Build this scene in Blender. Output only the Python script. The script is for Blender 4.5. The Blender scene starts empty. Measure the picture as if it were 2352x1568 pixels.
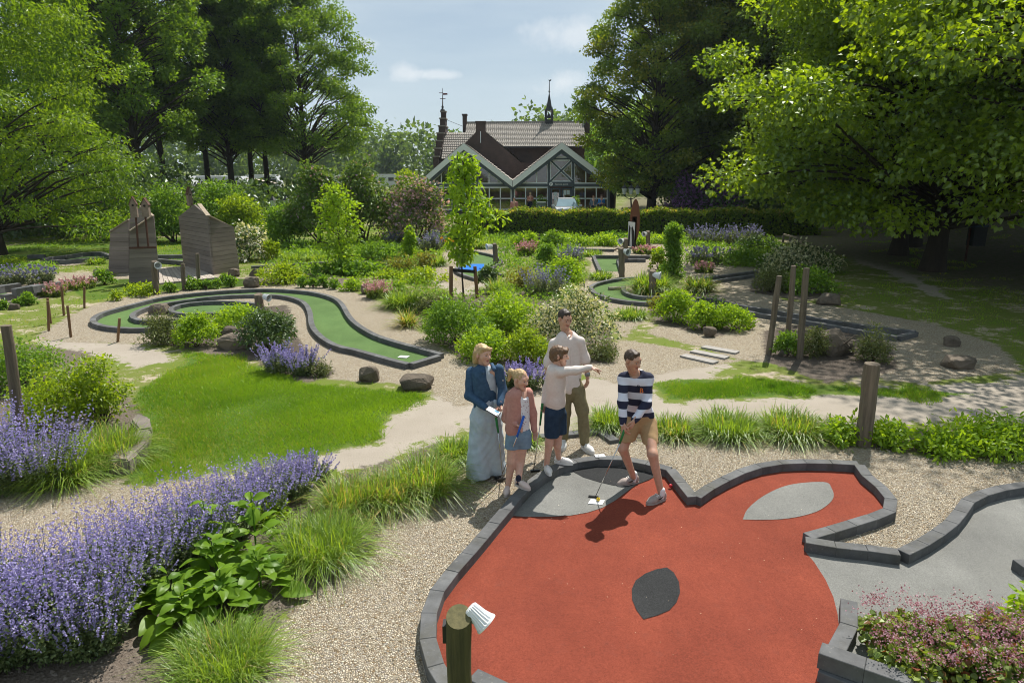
import bpy, math, random
import numpy as np
from mathutils import Vector, Matrix

SC = bpy.context.scene
COL = SC.collection
R = math.radians
F_PX, HCAM, PITCH = 1568.0, 3.5, math.atan((784 - 390) / 1568.0)

# ------------------------------------------------------------------ camera, sky, sun, exposure
cam = bpy.data.objects.new('camera', bpy.data.cameras.new('camera'))
COL.objects.link(cam)
cam.location = (0, 0, HCAM)
cam.rotation_euler = (math.pi / 2 - PITCH, 0, 0)
cam.data.lens, cam.data.sensor_width = 24.0, 36.0
cam.data.clip_start, cam.data.clip_end = 0.05, 3000
SC.camera = cam
SUN_AZ, SUN_EL = R(27), R(57)
sun = bpy.data.objects.new('sun', bpy.data.lights.new('sun', 'SUN'))
COL.objects.link(sun)
sun.data.energy, sun.data.angle, sun.data.color = 5.0, R(0.53), (1.0, 0.95, 0.87)
sd = Vector((math.sin(SUN_AZ) * math.cos(SUN_EL), math.cos(SUN_AZ) * math.cos(SUN_EL), math.sin(SUN_EL)))
sun.rotation_euler = sd.to_track_quat('Z', 'Y').to_euler()
sun.location = (20, 40, 60)
W = bpy.data.worlds.new('World')
SC.world = W
W.use_nodes = True
wt = W.node_tree
wt.nodes.clear()


def wn(t, **k):
    n = wt.nodes.new(t)
    for a, b in k.items():
        setattr(n, a, b)
    return n


sky = wn('ShaderNodeTexSky', sky_type='NISHITA')
sky.sun_disc = False
sky.sun_elevation, sky.sun_rotation = SUN_EL, SUN_AZ
sky.air_density, sky.dust_density, sky.ozone_density = 1.0, 0.3, 2.2
tc = wn('ShaderNodeTexCoord')
mp = wn('ShaderNodeMapping')
mp.inputs['Scale'].default_value = (1.6, 1.6, 9.0)
mp.inputs['Rotation'].default_value = (0.0, 0.12, 0.0)
wt.links.new(tc.outputs['Generated'], mp.inputs[0])
nz = wn('ShaderNodeTexNoise')
nz.inputs['Scale'].default_value, nz.inputs['Detail'].default_value, nz.inputs['Roughness'].default_value = 1.7, 8, 0.55
wt.links.new(mp.outputs[0], nz.inputs['Vector'])
rp = wn('ShaderNodeMapRange')
rp.inputs[1].default_value, rp.inputs[2].default_value, rp.inputs[3].default_value, rp.inputs[4].default_value = 0.32, 0.7, 0.55, 1.0
wt.links.new(nz.outputs[0], rp.inputs[0])
mixc = wn('ShaderNodeMix', data_type='RGBA')
wt.links.new(rp.outputs[0], mixc.inputs[0])
wt.links.new(sky.outputs[0], mixc.inputs[6])
mixc.inputs[7].default_value = (7.7, 9.1, 10.1, 1)
# small fair-weather cumulus puffs low over the horizon: (azimuth, elevation, half width, half height)
cur = mixc.outputs[2]
nz2 = wn('ShaderNodeTexNoise')
nz2.inputs['Scale'].default_value, nz2.inputs['Detail'].default_value, nz2.inputs['Roughness'].default_value = 26, 7, 0.62
wt.links.new(tc.outputs['Generated'], nz2.inputs['Vector'])
for (u, v, hw, hh) in ((1318, 84, 66, 26), (930, 168, 26, 15), (832, 100, 18, 10), (1293, 192, 36, 20), (1010, 172, 40, 7)):
    dx, dz = (u - 1176) / F_PX, -(v - 784) / F_PX
    d = Vector((dx, math.cos(PITCH) + dz * math.sin(PITCH), -math.sin(PITCH) + dz * math.cos(PITCH))).normalized()
    sub = wn('ShaderNodeVectorMath', operation='SUBTRACT')
    wt.links.new(tc.outputs['Generated'], sub.inputs[0])
    sub.inputs[1].default_value = d
    scl = wn('ShaderNodeVectorMath', operation='MULTIPLY')
    wt.links.new(sub.outputs[0], scl.inputs[0])
    scl.inputs[1].default_value = (F_PX / hw, F_PX / hw * 0.7, F_PX / hh)
    ln = wn('ShaderNodeVectorMath', operation='LENGTH')
    wt.links.new(scl.outputs[0], ln.inputs[0])
    m1 = wn('ShaderNodeMath', operation='MULTIPLY_ADD')
    wt.links.new(nz2.outputs[0], m1.inputs[0])
    m1.inputs[1].default_value = -3.3
    wt.links.new(ln.outputs['Value'], m1.inputs[2])
    mr = wn('ShaderNodeMapRange')
    mr.inputs[1].default_value, mr.inputs[2].default_value, mr.inputs[3].default_value, mr.inputs[4].default_value = -1.3, -0.1, 0.5, 0.0
    wt.links.new(m1.outputs[0], mr.inputs[0])
    mx = wn('ShaderNodeMix', data_type='RGBA')
    wt.links.new(mr.outputs[0], mx.inputs[0])
    wt.links.new(cur, mx.inputs[6])
    mx.inputs[7].default_value = (11.5, 11.9, 12.2, 1)
    cur = mx.outputs[2]
bg = wn('ShaderNodeBackground')
bg.inputs['Strength'].default_value = 0.057
wt.links.new(cur, bg.inputs[0])
wo = wn('ShaderNodeOutputWorld')
wt.links.new(bg.outputs[0], wo.inputs[0])
SC.view_settings.view_transform = 'Standard'
SC.view_settings.look = 'None'
SC.view_settings.exposure = 0.5
SC.view_settings.gamma = 1.0
SC.view_settings.use_curve_mapping = False
SC.cycles.max_bounces = 7
SC.cycles.diffuse_bounces = 3
SC.cycles.transmission_bounces = 5
SC.cycles.transparent_max_bounces = 8
SC.cycles.caustics_reflective = SC.cycles.caustics_refractive = False
SC.cycles.sample_clamp_indirect = 6.0
SC.cycles.use_denoising = True
SC.cycles.filter_width = 1.05


# ------------------------------------------------------------------ measuring: photo pixel (2352 wide) to a point of the place
def ray(u, v):
    dx, dz = (u - 1176) / F_PX, -(v - 784) / F_PX
    c, s = math.cos(PITCH), math.sin(PITCH)
    return np.array([dx, c + dz * s, -s + dz * c])


def G(u, v, z=0.0):
    d = ray(u, v)
    t = (z - HCAM) / d[2]
    return np.array([d[0] * t, d[1] * t, z])


def J(u, v, Y):
    d = ray(u, v)
    t = Y / d[1]
    return np.array([d[0] * t, Y, HCAM + d[2] * t])


def ppm(Y, z=0.0):          # photo pixels per metre at that distance
    return F_PX / (Y * math.cos(PITCH) - (z - HCAM) * math.sin(PITCH))


def c4(x, y): return (x * .3335, 423.4 + y * .3335)
def c5(x, y): return (784 + x * .3335, 423.4 + y * .3335)
def c6(x, y): return (1568 + x * .3335, 423.4 + y * .3335)
def cE(x, y): return (956.5 + x * .23005, 156.8 + y * .23005)


# ------------------------------------------------------------------ object helpers
def tag(o, label=None, cat=None, group=None, kind=None):
    if label: o['label'] = label
    if cat: o['category'] = cat
    if group: o['group'] = group
    if kind: o['kind'] = kind
    return o


def empty(name, loc=(0, 0, 0), label=None, cat=None, group=None, kind=None, parent=None):
    o = bpy.data.objects.new(name, None)
    o.empty_display_size = 0.1
    COL.objects.link(o)
    o.location = loc
    if parent:
        o.parent = parent
    return tag(o, label, cat, group, kind)


def mesh(name, V, F, smooth=False, attrs=None):
    """V (n,3); F list of (m,k) int arrays"""
    V = np.asarray(V, dtype=np.float32).reshape(-1, 3)
    if not isinstance(F, list):
        F = [F]
    F = [np.asarray(f, dtype=np.int32) for f in F if len(f)]
    me = bpy.data.meshes.new(name)
    me.vertices.add(len(V))
    me.vertices.foreach_set('co', V.ravel())
    tot = np.concatenate([np.full(len(f), f.shape[1], np.int32) for f in F])
    loops = np.concatenate([f.ravel() for f in F])
    me.loops.add(len(loops))
    me.loops.foreach_set('vertex_index', loops)
    me.polygons.add(len(tot))
    me.polygons.foreach_set('loop_start', np.concatenate([[0], np.cumsum(tot)[:-1]]).astype(np.int32))
    me.polygons.foreach_set('use_smooth', np.full(len(tot), bool(smooth)))
    for an, (dom, arr) in (attrs or {}).items():
        a = me.attributes.new(an, 'FLOAT', dom)
        a.data.foreach_set('value', np.asarray(arr, dtype=np.float32))
    me.update(calc_edges=True)
    return me


def link(name, me, mat=None, parent=None, loc=None):
    o = bpy.data.objects.new(name, me)
    COL.objects.link(o)
    if mat is not None and not me.materials:
        me.materials.append(mat)
    if parent is not None:
        o.parent = parent
    if loc is not None:
        o.location = loc
    return o


def obj(name, V, F, mat, parent=None, smooth=False, attrs=None):
    """a mesh given in place-coordinates, kept there whatever its parent's location is"""
    V = np.asarray(V, dtype=np.float64).reshape(-1, 3)
    if parent is not None:
        off = world_loc(parent)
    else:
        off = np.zeros(3)
    me = mesh(name, V - off, F, smooth, attrs)
    o = bpy.data.objects.new(name, me)
    COL.objects.link(o)
    if mat is not None:
        me.materials.append(mat)
    o.parent = parent
    return o


def world_loc(o):
    p = np.zeros(3)
    while o is not None:
        p += np.array(o.location)
        o = o.parent
    return p


class MB:
    """collects boxes, prisms and tubes of ONE part"""
    def __init__(s):
        s.V, s.F, s.n = [], {}, 0

    def add(s, V, F):
        V = np.asarray(V, float).reshape(-1, 3)
        s.V.append(V)
        for f in F:
            f = np.asarray(f) + s.n
            s.F.setdefault(len(f), []).append(f)
        s.n += len(V)
        return s

    def box(s, x0, x1, y0, y1, z0, z1):
        V = [(x, y, z) for z in (z0, z1) for y in (y0, y1) for x in (x0, x1)]
        return s.add(V, BOXF)

    def obox(s, c, ax, ay, az):
        c, ax, ay, az = map(np.asarray, (c, ax, ay, az))
        V = [c + i * ax + j * ay + k * az for k in (-1, 1) for j in (-1, 1) for i in (-1, 1)]
        return s.add(V, BOXF)

    def beam(s, a, b, w, h, up=(0, 0, 1)):
        a, b = np.asarray(a, float), np.asarray(b, float)
        d = b - a
        L = np.linalg.norm(d)
        d = d / L
        up = np.asarray(up, float)
        sx = np.cross(d, up)
        if np.linalg.norm(sx) < 1e-6:
            sx = np.cross(d, (0, 1, 0))
        sx /= np.linalg.norm(sx)
        uz = np.cross(sx, d)
        return s.obox((a + b) / 2, sx * w / 2, d * L / 2, uz * h / 2)

    def prism(s, P, ext):
        P = np.asarray(P, float)
        n = len(P)
        V = np.concatenate([P, P + np.asarray(ext)])
        F = [list(range(n))[::-1], [i + n for i in range(n)]] + [[i, (i + 1) % n, (i + 1) % n + n, i + n] for i in range(n)]
        return s.add(V, F)

    def tube(s, P, r, n=6, cap=True):
        V, Q = tube_geo(P, r, n)
        F = [list(q) for q in Q]
        m = len(V)
        if cap:
            F += [list(range(n))[::-1], list(range(m - n, m))]
        return s.add(V, F)

    def lathe(s, c, prof, n=12):
        """prof [(r,z)...] about the vertical through c"""
        c = np.asarray(c, float)
        V = []
        for r, z in prof:
            for i in range(n):
                a = 2 * math.pi * i / n
                V.append(c + (r * math.cos(a), r * math.sin(a), z))
        F = [[k * n + i, k * n + (i + 1) % n, (k + 1) * n + (i + 1) % n, (k + 1) * n + i] for k in range(len(prof) - 1) for i in range(n)]
        F += [list(range(n))[::-1], [(len(prof) - 1) * n + i for i in range(n)]]
        return s.add(V, F)

    def build(s, name, mat, parent=None, smooth=False):
        return obj(name, np.concatenate(s.V), [np.array(f) for f in s.F.values()], mat, parent, smooth)


BOXF = [[0, 2, 3, 1], [4, 5, 7, 6], [0, 1, 5, 4], [2, 6, 7, 3], [0, 4, 6, 2], [1, 3, 7, 5]]


def tube_geo(P, r, n=6):
    P = np.asarray(P, float)
    r = np.broadcast_to(np.asarray(r, float), (len(P),))
    T = np.gradient(P, axis=0)
    T /= np.linalg.norm(T, axis=1)[:, None] + 1e-9
    ref = np.array([0, 0, 1.0]) if abs(T[0, 2]) < 0.8 else np.array([1.0, 0, 0])
    A = np.cross(T, ref)
    A /= np.linalg.norm(A, axis=1)[:, None] + 1e-9
    B = np.cross(T, A)
    a = np.linspace(0, 2 * math.pi, n, endpoint=False)
    V = P[:, None, :] + r[:, None, None] * (np.cos(a)[None, :, None] * A[:, None, :] + np.sin(a)[None, :, None] * B[:, None, :])
    V = V.reshape(-1, 3)
    i, k = np.meshgrid(np.arange(n), np.arange(len(P) - 1))
    i, k = i.ravel(), k.ravel()
    Q = np.stack([k * n + i, k * n + (i + 1) % n, (k + 1) * n + (i + 1) % n, (k + 1) * n + i], 1)
    return V, Q


def spline(P, m=8):
    """Catmull-Rom through P"""
    P = np.asarray(P, float)
    if len(P) < 3:
        return P
    Q = np.concatenate([[2 * P[0] - P[1]], P, [2 * P[-1] - P[-2]]])
    out = []
    for i in range(1, len(Q) - 2):
        p0, p1, p2, p3 = Q[i - 1:i + 3]
        for t in np.linspace(0, 1, m, endpoint=False):
            out.append(0.5 * (2 * p1 + (p2 - p0) * t + (2 * p0 - 5 * p1 + 4 * p2 - p3) * t * t + (3 * p1 - p0 - 3 * p2 + p3) * t ** 3))
    out.append(P[-1])
    return np.array(out)


# ------------------------------------------------------------------ materials
def nt(name):
    m = bpy.data.materials.new(name)
    m.use_nodes = True
    t = m.node_tree
    b = t.nodes['Principled BSDF']
    return m, t, b


def rgba(c): return (c[0], c[1], c[2], 1)


def NN(t, typ, **k):
    n = t.nodes.new(typ)
    for a, b in k.items():
        if a.startswith('i_'):
            n.inputs[a[2:].replace('_', ' ')].default_value = b
        else:
            setattr(n, a, b)
    return n


def mathn(t, op, a, b=None, c=None, clamp=False):
    n = t.nodes.new('ShaderNodeMath')
    n.operation, n.use_clamp = op, clamp
    for i, x in enumerate((a, b, c)):
        if x is None:
            continue
        if isinstance(x, (int, float)):
            n.inputs[i].default_value = x
        else:
            t.links.new(x, n.inputs[i])
    return n.outputs[0]


def mixn(t, f, a, b):
    n = t.nodes.new('ShaderNodeMix')
    n.data_type = 'RGBA'
    for i, x in ((0, f), (6, a), (7, b)):
        if isinstance(x, (int, float)):
            n.inputs[i].default_value = x
        elif isinstance(x, tuple):
            n.inputs[i].default_value = rgba(x)
        else:
            t.links.new(x, n.inputs[i])
    return n.outputs[2]


def noise(t, scale, detail=4, rough=0.55, vec=None, stretch=None, obj_space=False):
    if vec is None:
        vec = NN(t, 'ShaderNodeTexCoord').outputs['Object'] if obj_space else NN(t, 'ShaderNodeNewGeometry').outputs['Position']
    if stretch:
        mpn = NN(t, 'ShaderNodeMapping')
        mpn.inputs['Scale'].default_value = stretch
        t.links.new(vec, mpn.inputs[0])
        vec = mpn.outputs[0]
    n = NN(t, 'ShaderNodeTexNoise')
    n.inputs['Scale'].default_value, n.inputs['Detail'].default_value, n.inputs['Roughness'].default_value = scale, detail, rough
    t.links.new(vec, n.inputs['Vector'])
    return n.outputs[0]


def remap(t, x, a, b, c=0.0, d=1.0, smooth=False):
    n = NN(t, 'ShaderNodeMapRange')
    if smooth:
        n.interpolation_type = 'SMOOTHSTEP'
    for i, q in enumerate((a, b, c, d)):
        n.inputs[i + 1].default_value = q
    t.links.new(x, n.inputs[0])
    return n.outputs[0]


def bump(t, b, h, strength=0.4, dist=0.01):
    n = NN(t, 'ShaderNodeBump')
    n.inputs['Strength'].default_value, n.inputs['Distance'].default_value = strength, dist
    t.links.new(h, n.inputs['Height'])
    t.links.new(n.outputs[0], b.inputs['Normal'])


_MC = {}


def mat(name, c1, c2=None, rough=0.8, scale=8.0, bs=None, bd=0.01, metal=0.0, stretch=None, obj_space=False, rnd=0.0, spec=0.35, lo=.3, hi=.7, detail=5):
    """surface with two colours mixed by noise, fine relief and a small difference from piece to piece"""
    if name in _MC:
        return _MC[name]
    m, t, b = nt(name)
    c2 = c2 or tuple(x * 0.72 for x in c1)
    nzv = noise(t, scale, detail, 0.6, stretch=stretch, obj_space=obj_space)
    col = mixn(t, remap(t, nzv, lo, hi), c1, c2)
    if rnd:
        oi = NN(t, 'ShaderNodeObjectInfo')
        hsv = NN(t, 'ShaderNodeHueSaturation')
        t.links.new(remap(t, oi.outputs['Random'], 0, 1, 1 - rnd, 1 + rnd), hsv.inputs['Value'])
        t.links.new(col, hsv.inputs['Color'])
        col = hsv.outputs[0]
    if name == 'dark_concrete_kerb':
        col = mixn(t, remap(t, noise(t, 2.3, 6, .7), .5, .72, 0, .6), col, (.075, .07, .045))
        col = mixn(t, remap(t, noise(t, 26, 4, .7), .6, .72, 0, .7), col, (.2, .195, .18))
    t.links.new(col, b.inputs['Base Color'])
    b.inputs['Roughness'].default_value, b.inputs['Metallic'].default_value = rough, metal
    b.inputs['Specular IOR Level'].default_value = spec
    if bs:
        bump(t, b, noise(t, scale * 4, 4, 0.6, stretch=stretch, obj_space=obj_space), bs, bd)
    _MC[name] = m
    return m


def leafmat(name, dark, light, trans=0.45, gloss=0.035, tint=None, hue2=None):
    """thin leaf: diffuse both sides, light passing through, a slight sheen; 'lv' varies leaf to leaf"""
    if name in _MC:
        return _MC[name]
    if light[1] > light[0] and light[1] > light[2]:      # living green
        dark, light = (tuple(c * k for c, k in zip(q, (1.5, 1.38, .95))) for q in (dark, light))
    m = bpy.data.materials.new(name)
    m.use_nodes = True
    t = m.node_tree
    t.nodes.clear()
    at = NN(t, 'ShaderNodeAttribute', attribute_name='lv')
    col = mixn(t, at.outputs['Fac'], dark, light)
    if hue2:
        c2 = NN(t, 'ShaderNodeAttribute', attribute_name='lw')
        col = mixn(t, c2.outputs['Fac'], col, hue2)
    dif = NN(t, 'ShaderNodeBsdfDiffuse')
    t.links.new(col, dif.inputs[0])
    trn = NN(t, 'ShaderNodeBsdfTranslucent')
    tv = NN(t, 'ShaderNodeMix', data_type='RGBA', blend_type='MULTIPLY')
    tv.inputs[0].default_value = 1.0
    t.links.new(col, tv.inputs[6])
    tv.inputs[7].default_value = rgba(tint or (2.3, 2.1, 0.8))
    t.links.new(tv.outputs[2], trn.inputs[0])
    mx = NN(t, 'ShaderNodeMixShader')
    mx.inputs[0].default_value = trans
    t.links.new(dif.outputs[0], mx.inputs[1])
    t.links.new(trn.outputs[0], mx.inputs[2])
    gl = NN(t, 'ShaderNodeBsdfGlossy')
    gl.inputs['Roughness'].default_value = 0.42
    gl.inputs['Color'].default_value = (0.9, 0.95, 0.9, 1)
    m2 = NN(t, 'ShaderNodeMixShader')
    m2.inputs[0].default_value = gloss * .6
    t.links.new(mx.outputs[0], m2.inputs[1])
    t.links.new(gl.outputs[0], m2.inputs[2])
    out = NN(t, 'ShaderNodeOutputMaterial')
    t.links.new(m2.outputs[0], out.inputs[0])
    _MC[name] = m
    return m


def textmesh(s, size, ext=0.002):
    cu = bpy.data.curves.new('txt', 'FONT')
    cu.body, cu.size, cu.extrude = s, size, ext
    cu.align_x, cu.align_y = 'CENTER', 'CENTER'
    cu.resolution_u = 3
    o = bpy.data.objects.new('txt', cu)
    COL.objects.link(o)
    dg = bpy.context.evaluated_depsgraph_get()
    me = bpy.data.meshes.new_from_object(o.evaluated_get(dg))
    bpy.data.objects.remove(o)
    bpy.data.curves.remove(cu)
    return me


def felt(name, c1, c2, sp=.32):
    """bonded granule surface: broad tonal drift, fine speckle and grain"""
    m, t, b = nt(name)
    col = mixn(t, remap(t, noise(t, 1.6, 4, .6), .3, .7), c1, c2)
    hsv = NN(t, 'ShaderNodeHueSaturation')
    spk = mathn(t, 'MULTIPLY', remap(t, noise(t, 190, 2, .7), .3, .7, 1 - sp, 1 + sp), remap(t, noise(t, 55, 3, .7), .3, .7, .86, 1.14))
    t.links.new(spk, hsv.inputs['Value'])
    t.links.new(col, hsv.inputs['Color'])
    wear = remap(t, noise(t, .9, 5, .65, stretch=(1, .45, 1)), .35, .7, .84, 1.1)
    spk = mathn(t, 'MULTIPLY', spk, wear)
    t.links.new(spk, hsv.inputs['Value'])
    dirt = remap(t, noise(t, 6, 7, .72), .56, .78, 0, .5)
    t.links.new(mixn(t, dirt, hsv.outputs[0], tuple(x * .6 + .02 for x in c1)), b.inputs['Base Color'])
    b.inputs['Roughness'].default_value = .95
    b.inputs['Specular IOR Level'].default_value = .1
    bump(t, b, noise(t, 170, 3, .7), .8, .006)
    return m


MAT = dict(
    kerb=mat('dark_concrete_kerb', (.13, .132, .135), (.07, .071, .072), .88, 5, .6, .005, rnd=.16),
    felt_green=felt('green_felt', (.105, .172, .058), (.085, .148, .05)),
    felt_red=felt('terracotta_felt', (.235, .057, .034), (.19, .046, .029)),
    felt_grey=felt('grey_felt', (.215, .215, .2), (.175, .175, .165)),
    felt_dark=felt('charcoal_felt', (.04, .041, .042), (.03, .031, .032), .5),
    felt_blue=mat('blue_felt', (.03, .16, .55), (.025, .13, .45), .95, 14, .5, .003, spec=.1),
    post=mat('weathered_round_post', (.2, .16, .115), (.085, .068, .05), .9, 22, .9, .008, stretch=(1, 1, .07), rnd=.15),
    post_green=mat('algae_stained_post', (.1, .088, .036), (.035, .034, .016), .9, 24, .9, .008, stretch=(1, 1, .08)),
    stake=mat('brown_stake', (.22, .125, .06), (.13, .075, .04), .85, 6, .4, .003, stretch=(1, 1, .15), rnd=.12),
    plank=mat('grey_weathered_plank', (.225, .19, .168), (.16, .134, .118), .9, 3.2, .3, .003, stretch=(.35, .35, 3.2), rnd=.16),
    plank_top=mat('plank_end', (.36, .30, .22), (.25, .2, .15), .9, 6, .4, .003, rnd=.1),
    rust=mat('rusty_steel', (.09, .035, .02), (.05, .022, .015), .8, 12, .4, .002),
    rock=mat('brown_rock', (.17, .135, .1), (.085, .07, .055), .92, 3.5, .9, .03, rnd=.2),
    slab=mat('grey_stone_slab', (.23, .2, .165), (.13, .115, .1), .9, 4, .8, .015, rnd=.15),
    bark=mat('dark_bark', (.055, .042, .03), (.025, .02, .015), .95, 5, .9, .03, stretch=(1, 1, .2)),
    twig=mat('brown_twig', (.085, .06, .04), (.05, .035, .025), .9, 8),
    white=mat('white_paint', (.72, .73, .73), (.64, .65, .66), .5, 4),
    metal=mat('galvanised_metal', (.45, .46, .47), (.36, .37, .38), .4, 10, metal=.8),
)
# ================================================================== GROUND
def sdf_poly(P, X, Y):
    """signed distance to a polygon, positive inside"""
    P = np.asarray(P, float)[:, :2]
    d = np.full(X.shape, 1e9)
    ins = np.zeros(X.shape, bool)
    for i in range(len(P)):
        a, b = P[i], P[(i + 1) % len(P)]
        e = b - a
        t = np.clip(((X - a[0]) * e[0] + (Y - a[1]) * e[1]) / (e @ e + 1e-12), 0, 1)
        d = np.minimum(d, (X - a[0] - t * e[0]) ** 2 + (Y - a[1] - t * e[1]) ** 2)
        c = ((a[1] <= Y) & (b[1] > Y)) | ((b[1] <= Y) & (a[1] > Y))
        with np.errstate(divide='ignore', invalid='ignore'):
            xi = a[0] + (Y - a[1]) / (b[1] - a[1] + 1e-12) * e[0]
        ins ^= c & (X < xi)
    return np.where(ins, np.sqrt(d), -np.sqrt(d))


ZONES = dict(
    gravel=[
        [(560, 1640), (590, 1480), (665, 1395), (850, 1275), (870, 1190), (1050, 1085), (1075, 1035), (1180, 1012), (1400, 985), (1460, 1012),
         (1880, 1012), (2080, 1042), (2352, 1068), (2700, 1090), (2700, 1640)],
        [(-300, 1180), (0, 1130), (130, 1120), (290, 1092), (310, 1122), (420, 1100), (540, 1105), (640, 1140), (300, 1330), (0, 1540), (-300, 1640)],
        [(80, 775), (120, 748), (200, 706), (250, 690), (330, 668), (560, 646), (640, 652), (760, 656), (860, 684), (960, 760), (1060, 828),
         (1250, 850), (1260, 905), (1050, 935), (990, 900), (900, 880), (760, 872), (690, 850), (600, 800), (330, 790), (160, 786)],
        [(985, 612), (1040, 562), (1165, 556), (1185, 576), (1160, 610), (1140, 626), (1060, 668), (1010, 640)],
        [(1300, 572), (1370, 566), (1500, 556), (1690, 556), (1745, 600), (1745, 640), (1640, 685), (1480, 704), (1370, 696), (1328, 668), (1350, 640), (1360, 600)],
        [(1640, 636), (1735, 640), (1800, 690), (1900, 700), (2150, 745), (2290, 790), (2352, 850), (2100, 880), (1900, 850), (1700, 826), (1620, 800), (1480, 765), (1600, 690)],
        [(250, 650), (280, 622), (400, 612), (560, 640), (640, 600), (700, 596), (640, 622), (560, 650), (400, 668), (300, 664)],
        [(-100, 640), (0, 632), (120, 626), (230, 626), (240, 648), (80, 690), (-100, 720)],
        [(60, 600), (110, 582), (240, 574), (260, 596), (150, 612)],
        [(1380, 690), (1480, 700), (1500, 720), (1400, 800), (1300, 850), (1420, 880), (1560, 850), (1700, 830), (1560, 800), (1430, 780)],
    ],
    sand=[
        [(420, 1105), (760, 1105), (850, 1088), (1000, 1022), (1060, 985), (1090, 1000), (1250, 1010), (1400, 968), (1900, 985), (2352, 968), (2700, 970), (2700, 860),
         (2352, 866), (1900, 898), (1560, 922), (1500, 906), (1490, 874), (1300, 862), (1090, 896), (1000, 906), (890, 950), (860, 1012), (740, 1042), (540, 1092)],
        [(60, 800), (160, 770), (330, 790), (420, 830), (300, 850), (180, 810)],
        [(1960, 600), (2020, 620), (2140, 680), (2200, 690), (2120, 640), (2040, 600), (1960, 575)],
        [(2200, 420), (2352, 560), (2700, 700), (2700, 520), (2352, 440)],
        [(1440, 820), (1600, 810), (1700, 840), (1600, 880), (1480, 880)],
        [(980, 600), (1180, 672), (1400, 712), (1380, 740), (1100, 690), (960, 640)],
    ],
    soil=[
        [(-300, 1560), (0, 1540), (330, 1330), (640, 1140), (1040, 1010), (1090, 1030), (1060, 1080), (880, 1190), (850, 1270), (665, 1400), (600, 1470), (560, 1640), (-300, 1640)],
        [(-200, 800), (60, 790), (200, 810), (310, 930), (340, 1000), (330, 1060), (260, 1090), (120, 1110), (-200, 1150)],
        [(330, 770), (460, 720), (660, 700), (690, 790), (770, 860), (700, 880), (590, 830), (500, 815), (420, 800)],
        [(970, 690), (1230, 660), (1400, 740), (1410, 830), (1250, 850), (1060, 825), (960, 745)],
        [(1490, 680), (1620, 672), (1735, 745), (1640, 775), (1500, 740)],
        [(1360, 996), (1480, 968), (1880, 972), (2700, 1005), (2700, 1075), (2080, 1040), (1880, 1014), (1460, 1012)],
        [(1750, 760), (1870, 740), (2050, 790), (2060, 850), (1900, 880), (1760, 830)],
        [(1730, 640), (1900, 640), (1930, 680), (1840, 690), (1720, 670)],
        [(1950, 1370), (2352, 1340), (2700, 1340), (2700, 1640), (2000, 1640), (1890, 1500)],
        [(560, 640), (830, 640), (830, 660), (560, 650)],
    ],
    lawn=[
        [(290, 1122), (310, 900), (430, 832), (420, 806), (520, 815), (690, 880), (990, 906), (890, 950), (860, 1012), (740, 1042), (420, 1100)],
        [(1500, 880), (1560, 870), (1700, 872), (2250, 905), (2100, 915), (1900, 905), (1540, 918)],
        [(0, 565), (250, 548), (420, 545), (640, 545), (900, 560), (700, 590), (0, 600)],
        [(250, 640), (650, 640), (650, 652), (400, 668), (200, 690), (170, 670)],
        [(900, 552), (1780, 540), (1780, 556), (900, 566)],
    ],
)
_rng = np.random.default_rng(11)


def gaxis(lo, f0, f1, hi, fine, grow=1.12):
    a = list(np.arange(f0, f1 + 1e-6, fine))
    st = fine
    while a[-1] < hi:
        st *= grow
        a.append(a[-1] + st)
    st = fine
    while a[0] > lo:
        st *= grow
        a.insert(0, a[0] - st)
    return np.array(a)


gx, gy = gaxis(-900, -11, 13, 900, .16), gaxis(-60, 3.6, 20, 1500, .16)
GX, GY = np.meshgrid(gx, gy)


def relief(x, y):
    """gentle lie of the land: the wooded bank on the right rises towards the back"""
    x, y = np.asarray(x, float), np.asarray(y, float)
    s = np.clip((x - 15 - 0.1 * y) / 16, 0, 1) * np.clip((y - 24) / 22, 0, 1)
    return 2.6 * s * s * (3 - 2 * s)


Zs = {}
for zn, polys in ZONES.items():
    d = np.full(GX.shape, -50.0)
    for P in polys:
        W3 = np.array([G(u, v)[:2] for u, v in P])
        d = np.maximum(d, sdf_poly(W3, GX, GY))
    Zs[zn] = d


def zone_at(zn, x, y):
    ix = np.clip(np.searchsorted(gx, x) - 1, 0, len(gx) - 2)
    iy = np.clip(np.searchsorted(gy, y) - 1, 0, len(gy) - 2)
    fx = (x - gx[ix]) / (gx[ix + 1] - gx[ix])
    fy = (y - gy[iy]) / (gy[iy + 1] - gy[iy])
    D = Zs[zn]
    return (D[iy, ix] * (1 - fx) + D[iy, ix + 1] * fx) * (1 - fy) + (D[iy + 1, ix] * (1 - fx) + D[iy + 1, ix + 1] * fx) * fy


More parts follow.
